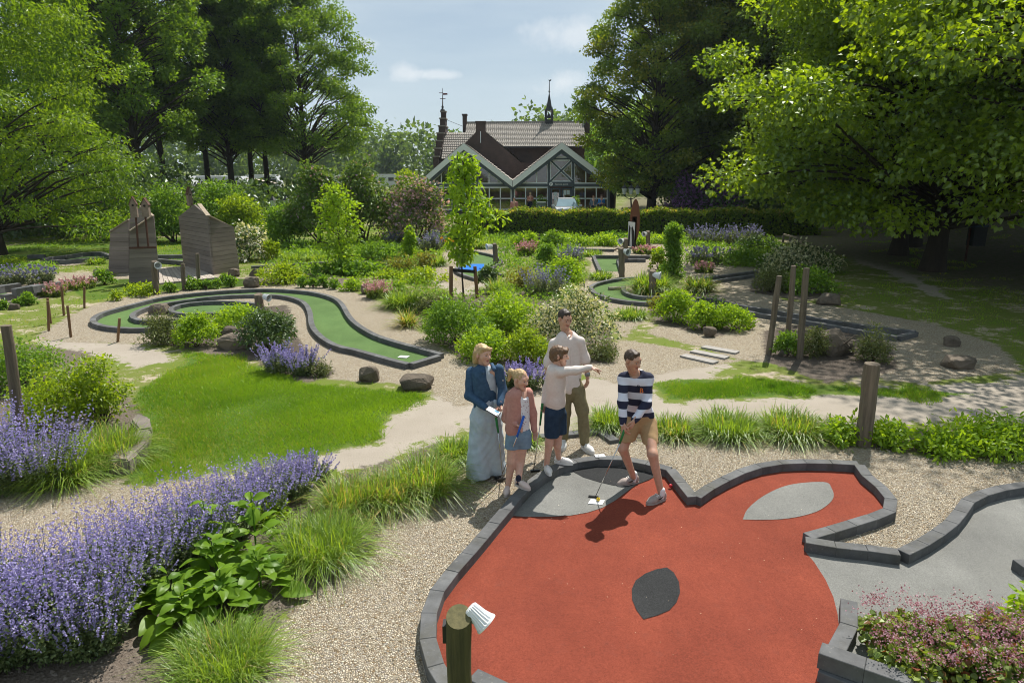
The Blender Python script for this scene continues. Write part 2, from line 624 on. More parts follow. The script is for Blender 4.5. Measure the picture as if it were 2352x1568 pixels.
def ground_material():
    m, t, b = nt('garden_ground')
    pos = NN(t, 'ShaderNodeNewGeometry').outputs['Position']

    def A(n): return NN(t, 'ShaderNodeAttribute', attribute_name=n).outputs['Fac']
    n1, n2, n3 = noise(t, 1.1, 5, .6, pos), noise(t, 5.5, 5, .65, pos), noise(t, 38, 4, .6, pos)
    wob = mathn(t, 'ADD', mathn(t, 'MULTIPLY', mathn(t, 'SUBTRACT', n2, .5), .55), mathn(t, 'MULTIPLY', mathn(t, 'SUBTRACT', n3, .5), .28))

    def zmask(n, w=.06, k=1.0):
        return remap(t, mathn(t, 'MULTIPLY_ADD', wob, k, A(n)), -w, w, smooth=True)
    # worn turf: thin grass over pale sandy soil
    turf = mixn(t, n3, (.14, .18, .025), (.08, .125, .018))
    turf = mixn(t, remap(t, n1, .35, .65), turf, (.14, .15, .04))
    pale = mixn(t, n3, (.40, .34, .255), (.30, .25, .185))
    bare = remap(t, mathn(t, 'ADD', mathn(t, 'MULTIPLY', n1, .6), mathn(t, 'MULTIPLY', n2, .5)), .57, .66, smooth=True)
    base = mixn(t, bare, turf, pale)
    sandc = mixn(t, n3, (.37, .327, .275), (.27, .237, .197))
    sandc = mixn(t, remap(t, n1, .4, .7), sandc, (.28, .245, .2))
    sandc = mixn(t, remap(t, n2, .58, .72, 0, .5), sandc, (.2, .17, .135))
    # pebbles
    vo = NN(t, 'ShaderNodeTexVoronoi', feature='F1')
    vo.inputs['Scale'].default_value = 58
    t.links.new(pos, vo.inputs['Vector'])
    ve = NN(t, 'ShaderNodeTexVoronoi', feature='DISTANCE_TO_EDGE')
    ve.inputs['Scale'].default_value = 58
    t.links.new(pos, ve.inputs['Vector'])
    sep = NN(t, 'ShaderNodeSeparateColor')
    t.links.new(vo.outputs['Color'], sep.inputs[0])
    cr = NN(t, 'ShaderNodeValToRGB')
    el = cr.color_ramp.elements
    el[0].color, el[1].color = rgba((.27, .19, .105)), rgba((.68, .58, .42))
    for p, c in ((.2, (.43, .36, .26)), (.5, (.53, .46, .35)), (.75, (.59, .53, .42)), (.88, (.37, .335, .29))):
        e = el.new(p)
        e.color = rgba(c)
    t.links.new(sep.outputs[0], cr.inputs[0])
    crack = remap(t, ve.outputs[0], 0, .12)
    grav = mixn(t, crack, (.12, .09, .06), cr.outputs[0])
    grav = mixn(t, remap(t, n1, .5, .8, 0, .3), grav, (.46, .39, .29))
    soilc = mixn(t, n2, (.15, .12, .095), (.085, .068, .055))
    soilc = mixn(t, remap(t, n3, .45, .7), soilc, (.2, .17, .14))
    lawnc = mixn(t, n3, (.075, .135, .012), (.045, .09, .009))
    lawnc = mixn(t, remap(t, n1, .45, .7), lawnc, (.13, .16, .03))
    mg, ml, mo = zmask('gravel'), zmask('lawn', .05), zmask('soil')
    ms = remap(t, mathn(t, 'ADD', mathn(t, 'MULTIPLY_ADD', wob, 1.9, A('sand')), mathn(t, 'MULTIPLY', mathn(t, 'SUBTRACT', n1, .53), 1.5)), -.05, .07, smooth=True)
    col = mixn(t, ms, base, sandc)
    col = mixn(t, mg, col, grav)
    col = mixn(t, ml, col, lawnc)
    col = mixn(t, mo, col, soilc)
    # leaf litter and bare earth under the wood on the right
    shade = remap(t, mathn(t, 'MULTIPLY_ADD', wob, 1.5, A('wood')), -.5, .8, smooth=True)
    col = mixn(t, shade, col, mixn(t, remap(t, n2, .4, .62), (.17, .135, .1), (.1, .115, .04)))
    t.links.new(col, b.inputs['Base Color'])
    b.inputs['Roughness'].default_value = .95
    b.inputs['Specular IOR Level'].default_value = .15
    hg = mathn(t, 'MULTIPLY', mathn(t, 'MULTIPLY', remap(t, ve.outputs[0], 0, .25), mg), .9)
    h = mathn(t, 'ADD', hg, mathn(t, 'MULTIPLY', n3, mathn(t, 'MULTIPLY_ADD', mo, 1.6, .55)))
    bump(t, b, h, .9, .014)
    return m


wood_poly = np.array([(14.0, 21), (17, 17), (22, 17), (60, 30), (80, 90), (16, 95), (9.5, 62), (10.5, 48), (13, 34)])
ny, nx = GX.shape
gi = (np.arange(ny - 1)[:, None] * nx + np.arange(nx - 1)[None, :]).ravel()
GZ = relief(GX, GY)
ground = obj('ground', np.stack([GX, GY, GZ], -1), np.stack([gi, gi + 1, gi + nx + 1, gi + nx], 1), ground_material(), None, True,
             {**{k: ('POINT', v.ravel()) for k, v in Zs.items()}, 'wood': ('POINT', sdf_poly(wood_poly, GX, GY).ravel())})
tag(ground, 'sandy garden ground with gravel, worn turf, lawn and planting beds', None, None, 'structure')


# ================================================================== MINIGOLF COURSES
def resample(P, L):
    P = np.asarray(P, float)
    s = np.concatenate([[0], np.cumsum(np.linalg.norm(np.diff(P, axis=0), axis=1))])
    n = max(1, int(round(s[-1] / L)))
    q = np.linspace(0, s[-1], n + 1)
    return np.stack([np.interp(q, s, P[:, k]) for k in range(P.shape[1])], 1)


def kerb(parent, px, w=.125, h=.105, L=.31, z0=-.02, smooth=True, name='kerb_stone', material=None, rough=0.0, gap=.0025):
    """a row of separate kerb stones along a line seen on their top faces"""
    P = np.array([G(u, v, h) for u, v in px])[:, :2]
    if smooth:
        P = spline(P, 6)
    P = resample(P, L)
    T = np.gradient(P, axis=0)
    T /= np.linalg.norm(T, axis=1)[:, None] + 1e-9
    N = np.stack([-T[:, 1], T[:, 0]], 1)
    for i in range(len(P) - 1):
        a, b = P[i], P[i + 1]
        e = (b - a) / np.linalg.norm(b - a)
        a2, b2 = a + e * gap / 2, b - e * gap / 2
        hh = h + _rng.uniform(-.0015, .0015)
        c = .004
        rr = lambda: _rng.uniform(-rough, rough, 3) if rough else 0
        n0, n1 = N[i], N[i + 1]
        V = []
        for zz, ww, cc in ((z0, w / 2, 0), (hh - c, w / 2, 0), (hh, w / 2 - c, c)):
            for p, n, s in ((a2, n0, 1), (b2, n1, -1)):
                for q in (-1, 1):
                    xy = p + n * ww * q + e * cc * s
                    V.append(np.array([xy[0], xy[1], zz]) + rr())
        F4 = []
        for k in (0, 4):
            F4 += [[k, k + 2, k + 6, k + 4], [k + 1, k + 5, k + 7, k + 3], [k, k + 4, k + 5, k + 1], [k + 2, k + 3, k + 7, k + 6]]
        F4 += [[8, 10, 11, 9]]
        obj(name, V, np.array(F4), material or MAT['kerb'], parent)


def sheet(name, px, z, m, parent, th=.0, smooth=False):
    P = np.array([G(u, v, z) for u, v in px])
    if smooth:
        P = spline(np.concatenate([P, P[:1]]), 5)[:-1]
    return obj(name, P, np.arange(len(P))[None, :], m, parent)


def course(name, px0, label):
    g = G(*px0)
    return empty(name, (g[0], g[1], 0), label, 'minigolf lane', 'minigolf lanes')


# ---- the terracotta hole in front
fox = course('minigolf_hole', (1450, 1300), 'large terracotta minigolf hole with grey patches inside a dark kerb')
kA = [(1040, 1590), (1008, 1541), (986, 1489), (982, 1453), (984, 1413), (998, 1365), (1026, 1325), (1060, 1285), (1092, 1251), (1119, 1217),
      (1146, 1187), (1166, 1163), (1188, 1137), (1214, 1111), (1244, 1089), (1280, 1069), (1320, 1057), (1364, 1050), (1408, 1049), (1456, 1055), (1504, 1066), (1540, 1076)]
kB = [(1540, 1076), (1562, 1103), (1592, 1140)]
kC = [(1598, 1139), (1620, 1123), (1664, 1099), (1716, 1076), (1768, 1063), (1816, 1059), (1872, 1058), (1924, 1060), (1972, 1063)]
kD = [(1974, 1066), (1992, 1091), (2020, 1113), (2042, 1137), (2050, 1157), (2034, 1177), (1992, 1189), (1948, 1203), (1900, 1217), (1856, 1229)]
kE = [(1850, 1238), (1872, 1246), (1928, 1250), (1968, 1253), (2004, 1259), (2066, 1267)]
kF = [(2074, 1266), (2096, 1257), (2140, 1231), (2180, 1203), (2204, 1177), (2218, 1153), (2248, 1135), (2288, 1123), (2328, 1114), (2400, 1108), (2480, 1110)]
kG = [(1950, 1377), (1952, 1417), (1944, 1457), (1922, 1488)]
for k, sm in ((kA, 1), (kB, 0), (kC, 1), (kD, 1), (kE, 1), (kF, 1), (kG, 1)):
    kerb(fox, k, smooth=bool(sm))
kerb(fox, [(1086, 1546), (1130, 1562), (1180, 1590)], smooth=False)
kerb(fox, [(2264, 1386), (2304, 1402), (2360, 1420)], smooth=False)
kerb(fox, [(2338, 1292), (2380, 1300), (2430, 1290)], smooth=False)
kerb(fox, [(1884, 1486), (1920, 1497), (1958, 1511), (2012, 1531), (2064, 1549), (2140, 1572), (2220, 1600)], h=.215, w=.14, z0=.095, smooth=True)
kerb(fox, [(1884, 1528), (1920, 1541), (1958, 1558), (2012, 1580), (2064, 1600), (2140, 1630)], h=.09, w=.136, smooth=True)
red = [(1040, 1640), (1010, 1541), (990, 1489), (986, 1453), (988, 1413), (1004, 1365), (1034, 1325), (1066, 1285), (1098, 1251), (1124, 1217), (1152, 1190), (1172, 1170),
       (1194, 1143), (1220, 1117), (1250, 1095), (1284, 1076), (1322, 1064), (1364, 1058), (1408, 1057), (1456, 1063), (1502, 1074), (1534, 1084), (1560, 1110), (1594, 1152),
       (1620, 1133), (1664, 1110), (1716, 1088), (1768, 1074), (1816, 1070), (1872, 1069), (1924, 1070), (1968, 1075), (1988, 1100), (2014, 1122), (2036, 1146), (2042, 1160),
       (2026, 1182), (1990, 1196), (1946, 1210), (1898, 1224), (1850, 1244), (1846, 1262), (1870, 1290), (1896, 1330), (1914, 1370), (1924, 1410), (1928, 1450), (1922, 1500),
       (1900, 1540), (1900, 1640)]
sheet('felt', red, .008, MAT['felt_red'], fox)
grey_r = [(1846, 1256), (1928, 1262), (2004, 1270), (2070, 1278), (2140, 1240), (2180, 1212), (2204, 1186), (2218, 1162), (2248, 1144), (2288, 1132), (2328, 1123), (2480, 1118),
          (2600, 1400), (2500, 1600), (2000, 1600), (1880, 1520), (1890, 1480), (1890, 1410), (1870, 1360), (1850, 1310), (1835, 1275)]
sheet('apron', grey_r, .0042, MAT['felt_grey'], fox)
tee_grey = [(1176, 1184), (1200, 1150), (1226, 1122), (1256, 1100), (1288, 1082), (1324, 1070), (1364, 1064), (1408, 1063), (1456, 1069), (1500, 1080), (1510, 1092), (1490, 1101), (1462, 1112), (1440, 1128),
            (1414, 1148), (1384, 1165), (1350, 1176), (1310, 1183), (1260, 1186), (1210, 1186)]
sheet('tee_patch', tee_grey, .0125, MAT['felt_grey'], fox)
tee_dark = [(1312, 1080), (1340, 1074), (1372, 1071), (1408, 1071), (1450, 1075), (1494, 1085), (1506, 1092), (1490, 1101), (1466, 1110), (1440, 1117), (1410, 1114), (1376, 1106), (1340, 1095)]
sheet('tee_eye', tee_dark, .017, MAT['felt_dark'], fox)
ear = [(1706, 1192), (1716, 1170), (1742, 1146), (1776, 1126), (1812, 1113), (1856, 1107), (1898, 1107), (1910, 1120), (1915, 1138), (1906, 1154), (1880, 1172), (1842, 1184), (1798, 1191), (1750, 1193)]
sheet('ear_patch', spline(ear + ear[:1], 4)[:-1], .0125, MAT['felt_grey'], fox)
nose = [(1478, 1421), (1462, 1400), (1452, 1376), (1451, 1352), (1460, 1332), (1482, 1316), (1508, 1306), (1532, 1302), (1548, 1314), (1560, 1336), (1562, 1360), (1554, 1382), (1538, 1400), (1510, 1412)]
sheet('nose_patch', nose, .0125, MAT['felt_dark'], fox)
pl = G(1378, 1047, .109)
MB().obox(pl + (0, 0, .004), (.062, .004, 0), (-.004, .04, 0), (0, 0, .004)).build('number_plate', MAT['white'], fox)
tm = textmesh('14', .062, .0006)
to = link('plate_number', tm, mat('black_print', (.012, .012, .013), None, .6))
to.parent = fox
to.location = Vector(pl + (0, 0, .0095)) - fox.location
to.rotation_euler = (0, 0, math.pi)
tp = G(1370, 1152, .018)
tee = MB().obox(tp, (.075, -.012, 0), (.02, .05, 0), (0, 0, .002)).build('tee_plate', MAT['white'])
tag(tee, 'small white square tee plate under the yellow ball', 'tee plate')


def ball(px, c, lab):
    p = G(*px, .02)
    o = MB().lathe(p + (0, 0, .0215), [(.0215 * math.cos(a), .0215 * math.sin(a)) for a in np.linspace(-1.5, 1.5, 9)], 14).build('golf_ball', mat('ball_' + lab[:4], c, None, .3, spec=.5), None, True)
    tag(o, lab, 'golf ball')


ball((1374, 1150), (.75, .5, .02), 'yellow golf ball on the white tee plate')
ball((1540, 1119), (.55, .02, .035), 'red golf ball lying on the terracotta felt')

# ---- the spiral lane on the left
spi = course('minigolf_lane', (560, 690), 'curling green question-mark minigolf lane edged with dark kerbs')
so = [(1014, 812), (971, 800), (917, 786), (867, 770), (834, 753), (811, 736), (797, 718), (787, 700), (772, 686), (745, 676), (710, 669), (667, 665), (624, 663), (567, 664), (500, 668),
      (434, 674), (367, 683), (317, 695), (267, 708), (233, 718), (215, 729), (214, 738), (233, 746), (267, 751), (310, 753), (367, 751), (420, 746), (470, 738)]
si = [(938, 834), (900, 825), (867, 816), (817, 802), (775, 793), (740, 774), (720, 753), (714, 736), (712, 718), (704, 700), (690, 689), (664, 681), (627, 676), (567, 676), (500, 679), (434, 687),
      (377, 696), (340, 704), (312, 715), (303, 725), (317, 733), (347, 735), (400, 732), (440, 726)]
kerb(spi, so)
kerb(spi, si)
kerb(spi, [(944, 834), (1008, 815)], smooth=False)
sov = [(470, 718), (430, 719), (400, 716), (391, 709), (404, 701), (434, 695), (484, 691), (534, 691), (574, 694), (600, 700), (600, 708), (560, 713), (510, 717), (470, 718)]
kerb(spi, sov)
A_ = spline([G(u, v)[:2] for u, v in so], 4)
B_ = spline([G(u, v)[:2] for u, v in si], 4)
B2 = resample(B_, np.sum(np.linalg.norm(np.diff(B_, axis=0), axis=1)) / 120)
A2 = resample(A_, np.sum(np.linalg.norm(np.diff(A_, axis=0), axis=1)) / 120)
V = np.concatenate([np.c_[A2, np.full(len(A2), .006)], np.c_[B2, np.full(len(B2), .006)]])
nn_ = min(len(A2), len(B2))
obj('felt', V, np.array([[i, i + 1, len(A2) + i + 1, len(A2) + i] for i in range(nn_ - 1)]), MAT['felt_green'], spi)
sheet('felt', sov[:-1], .006, MAT['felt_green'], spi, smooth=True)
p = G(927, 819, .014)
MB().obox(p, (.09, -.02, 0), (.02, .07, 0), (0, 0, .003)).build('tee_plate', MAT['white'], spi)
p = G(972, 834 - 8, .11)

# ---- lanes in the middle distance
lb = course('minigolf_lane', (1090, 600), 'green minigolf lane with a blue water patch behind the staked tree')
kerb(lb, [c5(*q) for q in ((880, 452), (980, 470), (1060, 490), (1100, 515), (1085, 545), (1040, 566), (1060, 600), (1110, 620))], L=.33)
kerb(lb, [c5(*q) for q in ((760, 470), (800, 500), (830, 540), (790, 575), (800, 600), (860, 625), (925, 645))], L=.33)
sheet('felt', [c5(*q) for q in ((770, 462), (880, 455), (980, 470), (1060, 492), (1095, 517), (1080, 543), (1035, 566), (1060, 600), (925, 645), (860, 625), (800, 600), (792, 575), (830, 540))], .006, MAT['felt_green'], lb)
sheet('water_patch', [c5(*q) for q in ((875, 548), (985, 548), (975, 580), (940, 598), (830, 603), (800, 590))], .011, MAT['felt_blue'], lb)
lu = course('minigolf_lane', (1400, 605), 'green minigolf lane stepping up beside the wooden paddle sculpture')
for q in ([(1740, 488), (2130, 490)], [(1738, 492), (1782, 590)], [(1905, 512), (2095, 512)], [(1905, 516), (1930, 590)]):
    kerb(lu, [c5(*a) for a in q], smooth=False, L=.4, h=.14)
kerb(lu, [c5(1560, 440), c5(1880, 446)], smooth=False, L=.4, h=.12)
sheet('felt', [c5(*q) for q in ((1745, 494), (1905, 496), (1925, 600), (1785, 600))], .006, MAT['felt_green'], lu)
sheet('felt', [c5(*q) for q in ((1905, 494), (2125, 494), (2125, 510), (1910, 508))], .006, MAT['felt_green'], lu)
lr = course('minigolf_lane', (1420, 660), 'ring-shaped green minigolf lane round the clump of grey grass')
kerb(lr, [c5(*q) for q in ((2330, 640), (2200, 632), (2050, 636), (1900, 648), (1780, 672), (1718, 702), (1745, 742), (1850, 780), (1970, 800), (2110, 812), (2190, 812))], L=.32)
kerb(lr, [c5(*q) for q in ((1945, 700), (1942, 718), (1965, 744), (2030, 764), (2110, 772), (2230, 768), (2330, 752))], L=.32)
kerb(lr, [c6(*q) for q in ((60, 655), (200, 632), (350, 615), (510, 592))], L=.36)
kerb(lr, [c6(*q) for q in ((100, 690), (200, 664), (350, 640), (515, 618))], L=.36)
sheet('felt', [c5(*q) for q in ((2330, 642), (2200, 636), (2050, 640), (1900, 652), (1790, 675), (1730, 704), (1755, 740), (1850, 776), (1970, 796), (2110, 808), (2190, 808), (2230, 770), (2110, 774), (2030, 766), (1960, 744), (1940, 718), (1945, 700), (2100, 680))], .006, MAT['felt_green'], lr)
sheet('felt', [c6(*q) for q in ((60, 660), (200, 636), (350, 620), (510, 597), (515, 614), (350, 636), (200, 660), (100, 686))], .006, MAT['felt_green'], lr)
lg = MB().tube([G(*c5(1840, 718), .05), G(*c5(1937, 714), .05)], .055, 9).build('log', mat('log_wood', (.3, .26, .2), (.2, .17, .13), .9, 9, .4, .004))
tag(lg, 'short round log lying across the ring-shaped lane', 'log')
ll = course('minigolf_lane', (1900, 740), 'long straight green minigolf lane in the shade of the trees')
kerb(ll, [c6(*q) for q in ((60, 800), (90, 776), (170, 776), (400, 830), (750, 885), (1050, 940), (1400, 985), (1610, 1008))], L=.36, smooth=False, h=.13)
kerb(ll, [c6(*q) for q in ((70, 800), (400, 862), (640, 905), (840, 935), (1250, 1005), (1478, 1046))], L=.36, smooth=False)
kerb(ll, [c6(1486, 1044), c6(1606, 1012)], L=.36, smooth=False)
sheet('felt', [c6(*q) for q in ((70, 800), (100, 785), (170, 785), (400, 838), (750, 893), (1050, 948), (1400, 993), (1600, 1012), (1480, 1042), (1250, 1003), (840, 935), (640, 903), (400, 860))], .006, MAT['felt_green'], ll)
lw = course('minigolf_lane', (60, 650), 'green minigolf lane with rough stepped stone blocks at the left')
kerb(lw, [(-60, 668), (0, 656), (44, 650)], smooth=False, L=.45, h=.22, w=.2)
kerb(lw, [(6, 677), (40, 672), (80, 665), (118, 656)], smooth=False, L=.5, h=.17, w=.26, rough=.012)
kerb(lw, [(31, 663), (60, 659), (94, 652)], smooth=False, L=.5, h=.36, w=.24, z0=.172, rough=.012)
kerb(lw, [c4(*q) for q in ((300, 690), (420, 668), (520, 652), (660, 650))], smooth=True, L=.4, h=.15)
kerb(lw, [c4(*q) for q in ((370, 716), (480, 690), (600, 668))], smooth=True, L=.4)
sheet('felt', [c4(*q) for q in ((300, 695), (420, 673), (520, 657), (660, 655), (600, 668), (480, 690), (370, 712))], .006, MAT['felt_green'], lw)
sheet('felt', [(-60, 690), (-60, 672), (0, 662), (44, 655), (30, 664), (6, 678)], .006, MAT['felt_green'], lw)
lh = course('minigolf_lane', (150, 590), 'angular green minigolf lane left behind the wooden towers')
for q in ([(300, 508), (380, 494), (440, 492)], [(300, 514), (430, 522), (560, 512), (700, 500)], [(440, 490), (600, 467), (700, 466)], [(190, 485), (310, 482)], [(705, 466), (760, 488)], [(1085, 486), (1268, 484)], [(1085, 512), (1268, 528)]):
    kerb(lh, [c4(*a) for a in q], smooth=False, L=.5, h=.16, w=.15)
sheet('felt', [c4(*q) for q in ((310, 510), (440, 494), (600, 472), (700, 472), (745, 488), (700, 500), (560, 512), (430, 520))], .006, MAT['felt_green'], lh)
sheet('felt', [c4(*q) for q in ((1085, 496), (1268, 494), (1268, 522), (1085, 508))], .006, MAT['felt_green'], lh)
lk = course('minigolf_lane', (780, 605), 'low dark kerb of a minigolf lane beyond the box balls')
kerb(lk, [c4(*q) for q in ((1730, 562), (1900, 552), (2100, 540), (2260, 532))], smooth=False, L=.45, h=.1)
kerb(lk, [c5(*q) for q in ((60, 524), (200, 534), (320, 546))], smooth=False, L=.45, h=.1)
# ================================================================== PLANT LIBRARY
def unit(v):
    return v / (np.linalg.norm(v, axis=-1, keepdims=True) + 1e-9)


def leaf_geo(P, D, N, L, Wd, kind='oval', fold=.18):
    """one small folded face (or a lobed one) per leaf"""
    D = unit(D)
    S = unit(np.cross(D, N))
    N = np.cross(S, D)
    L, Wd = np.asarray(L)[:, None], np.asarray(Wd)[:, None]
    n = len(P)
    if kind == 'oval':
        out = [(0, 0, 0), (.42, .5, 1), (1, 0, 0), (.42, -.5, 1)]
    elif kind == 'long':
        out = [(0, 0, 0), (.28, .42, .8), (.68, .42, .5), (1, 0, -.6), (.68, -.42, .5), (.28, -.42, .8)]
    elif kind == 'oak':
        out = [(0, 0, 0), (.42, .6, .6), (.52, .16, .2), (1, 0, -.2), (.52, -.16, .2), (.42, -.6, .6)]
    elif kind == 'petal':
        out = [(-.5, -.5, 0), (.5, -.5, 0), (.5, .5, 0), (-.5, .5, 0)]
    V = np.stack([P + D * (L * a) + S * (Wd * b) + N * (Wd * fold * c) for a, b, c in out], 1)
    k = len(out)
    return V.reshape(-1, 3), np.arange(n * k).reshape(n, k)


def clump_points(rng, C, Rd, n, fill=.55):
    """points in a cloud of ellipsoids C (m,3) radii Rd (m,3); returns points and outward directions"""
    w = Rd[:, 0] * Rd[:, 1]
    i = rng.choice(len(C), n, p=w / w.sum())
    d = unit(rng.normal(size=(n, 3)))
    r = (1 - fill * rng.random(n) ** 1.6)
    return C[i] + d * Rd[i] * r[:, None], d, i


def foliage(name, parent, m, C, Rd, n, L, ratio=.55, kind='oval', seed=0, droop=.25, up=.5, fill=.55, lw=0.0, zmin=.02, wob=.35, lvpow=1.0, clump_lv=.35):
    rng = np.random.default_rng(seed)
    P, d, ci = clump_points(rng, C, Rd, n, fill)
    P = P + rng.normal(size=P.shape) * (Rd[ci].mean(1) * .13)[:, None]
    keep = P[:, 2] > zmin
    P, d, ci = P[keep], d[keep], ci[keep]
    n = len(P)
    D = d * .7 + rng.normal(size=(n, 3)) * .6 + np.array([0, 0, -droop])
    N = d * .5 + np.array([0, 0, up]) + rng.normal(size=(n, 3)) * .45
    Ls = L * rng.uniform(1 - wob, 1 + wob, n)
    V, F = leaf_geo(P, D, N, Ls, Ls * ratio * rng.uniform(.85, 1.15, n), kind)
    cl = rng.random(len(C))
    lv = np.clip((1 - clump_lv) * rng.random(n) ** lvpow + clump_lv * cl[ci], 0, 1)
    at = {'lv': ('FACE', lv)}
    if lw:
        at['lw'] = ('FACE', (rng.random(n) < lw).astype(float) * rng.uniform(.6, 1, n))
    return obj(name, V, F, m, parent, False, at)


LM = dict(
    bright=leafmat('bright_leaf', (0.069, 0.144, 0.015), (0.200, 0.312, 0.025), .42),
    mid=leafmat('mid_green_leaf', (0.043, 0.109, 0.017), (0.123, 0.217, 0.032), .4),
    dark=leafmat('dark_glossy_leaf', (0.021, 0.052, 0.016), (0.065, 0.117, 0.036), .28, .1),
    grey=leafmat('grey_green_leaf', (.05, .075, .03), (.12, .145, .07), .35, tint=(1.3, 1.3, .7)),
    lime=leafmat('yellow_green_leaf', (0.070, 0.130, 0.012), (0.190, 0.270, 0.022), .45),
    olive=leafmat('olive_leaf', (.07, .085, .02), (.16, .17, .05), .38),
    varieg=leafmat('variegated_leaf', (.02, .05, .016), (.06, .1, .035), .25, .08, hue2=(.62, .6, .42)),
    white=leafmat('white_blossom_leaf', (.025, .06, .018), (.07, .12, .03), .3, .05, hue2=(.7, .68, .62)),
    tree=leafmat('oak_wood_leaf', (0.029, 0.076, 0.010), (0.108, 0.190, 0.020), 0.45, .05),
    locust=leafmat('locust_leaf', (0.034, 0.085, 0.008), (0.12, 0.195, 0.015), 0.46, .04),
    linden=leafmat('linden_leaf', (0.026, 0.066, 0.007), (0.105, 0.165, 0.013), 0.46, .06, hue2=(.26, .26, .015)),
    pinoak=leafmat('pin_oak_leaf', (0.032, 0.08, 0.006), (0.165, 0.25, 0.012), 0.46, .09),
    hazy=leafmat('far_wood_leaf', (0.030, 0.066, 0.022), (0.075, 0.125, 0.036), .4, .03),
    hosta=leafmat('broad_leaf', (.045, .11, .014), (.105, .19, .022), .4, .025),
    blade=leafmat('grass_blade', (.058, .122, .018), (.165, .255, .045), .42, .06, hue2=(.38, .28, .12)),
    lawn=leafmat('lawn_blade', (.058, .138, .014), (.138, .238, .022), .4, .03, hue2=(.3, .27, .08)),
    catleaf=leafmat('catmint_leaf', (.05, .085, .045), (.13, .17, .095), .3, tint=(1.2, 1.3, .7)),
    catflower=leafmat('catmint_flower', (0.23, 0.2, 0.42), (0.43, 0.39, 0.64), 0.3, .02, tint=(1.3, 1.2, 1.3)),
    lavleaf=leafmat('lavender_leaf', (.075, .105, .065), (.17, .2, .13), .3, tint=(1.1, 1.2, .8)),
    lavflower=leafmat('lavender_flower', (.16, .155, .25), (.27, .265, .37), .3, .02, tint=(1.2, 1.2, 1.2)),
    pink=leafmat('pink_flower', (.42, .22, .22), (.66, .46, .45), .3, .02, tint=(1.2, .8, .8)),
    gerflower=leafmat('geranium_flower', (.26, .08, .09), (.6, .4, .46), .3, .02, tint=(1.2, .8, .8)),
    gerleaf=leafmat('geranium_leaf', (.06, .11, .025), (.16, .22, .06), .35, .05, hue2=(.2, .06, .035)),
    lilac=leafmat('lilac_leaf', (0.033, 0.078, 0.021), (0.091, 0.150, 0.036), .35, .05, hue2=(.42, .26, .42)),
    rhodo=leafmat('rhododendron_leaf', (.012, .03, .01), (.035, .06, .02), .25, .08, hue2=(.28, .12, .42)),
    orange=leafmat('orange_flower', (.45, .22, .03), (.6, .36, .05), .3, .02),
)


def dome(rng, cx, cy, rx, ry, h, k, shape='dome'):
    """clump ellipsoids that together make an uneven shrub"""
    C, Rd = [], []
    s = min(rx, ry, h)
    ph0 = rng.uniform(0, 6.28)
    for i in range(k):
        a, q = rng.uniform(0, 2 * math.pi), math.sqrt(rng.random())
        if shape == 'dome':
            zt = math.sqrt(max(0, 1 - (q * .92) ** 2)) * rng.uniform(.6, 1.0)
        elif shape == 'cone':
            zt = (1 - q) * rng.uniform(.75, 1)
            q *= .75
        elif shape == 'column':
            zt = rng.random() ** .8
            q = .5 * q * (1.15 - zt ** 2)
        elif shape == 'upright':
            zt = rng.uniform(.25, 1) * (1 - .35 * q)
        else:
            zt = rng.uniform(.5, 1)
        r = s * rng.uniform(.18, .44) * (1.45 if shape == 'upright' else 1)
        q *= 1 + .16 * math.sin(3 * a + ph0) + .1 * math.sin(5 * a + 2 * ph0)
        C.append((cx + rx * q * math.cos(a) * .82, cy + ry * q * math.sin(a) * .82, max(r * .5, zt * h - r * .75)))
        Rd.append((r * 1.1, r * 1.1, r * .85))
    return np.array(C), np.array(Rd)


STY = dict(  # material, leaf length m, ratio, kind, shape, share of second colour
    bright=('bright', .055, .5, 'oval', 'dome', 0), mid=('mid', .055, .5, 'oval', 'dome', 0), dark=('dark', .055, .5, 'oval', 'dome', 0),
    grey=('grey', .04, .35, 'oval', 'upright', 0), lime=('lime', .055, .55, 'oval', 'dome', 0), olive=('olive', .045, .45, 'oval', 'upright', 0),
    varieg=('varieg', .065, .5, 'oval', 'dome', .55), white=('white', .05, .8, 'oval', 'dome', .5), hosta=('hosta', .16, .62, 'long', 'dome', 0),
    lilac=('lilac', .07, .65, 'oval', 'dome', .04), lilacp=('lilac', .07, .7, 'oval', 'dome', .42), rhodo=('rhodo', .12, .55, 'oval', 'dome', .5),
    column=('mid', .05, .5, 'oval', 'column', 0), cone=('bright', .07, .5, 'oval', 'cone', 0), upl=('lime', .06, .55, 'oval', 'upright', 0),
    leafy=('bright', .08, .4, 'long', 'upright', 0),
)
_seed = [100]


def place(u0, u1, vt, vb):
    """shrub box in the photo -> centre, half width, half depth, height"""
    um = (u0 + u1) / 2
    g = G(um, vb)
    w = (u1 - u0) / ppm(g[1])
    rx = w / 2 * 1.06
    ry = rx * .85
    Yc = g[1] + ry * .75
    k = Yc / g[1]
    c = G(um, vb)
    cx = J(um, vb, Yc)[0]
    h = J(um, vt, Yc + .1 * ry)[2]
    return cx, Yc, rx * k, ry, max(h * 1.1, .12)


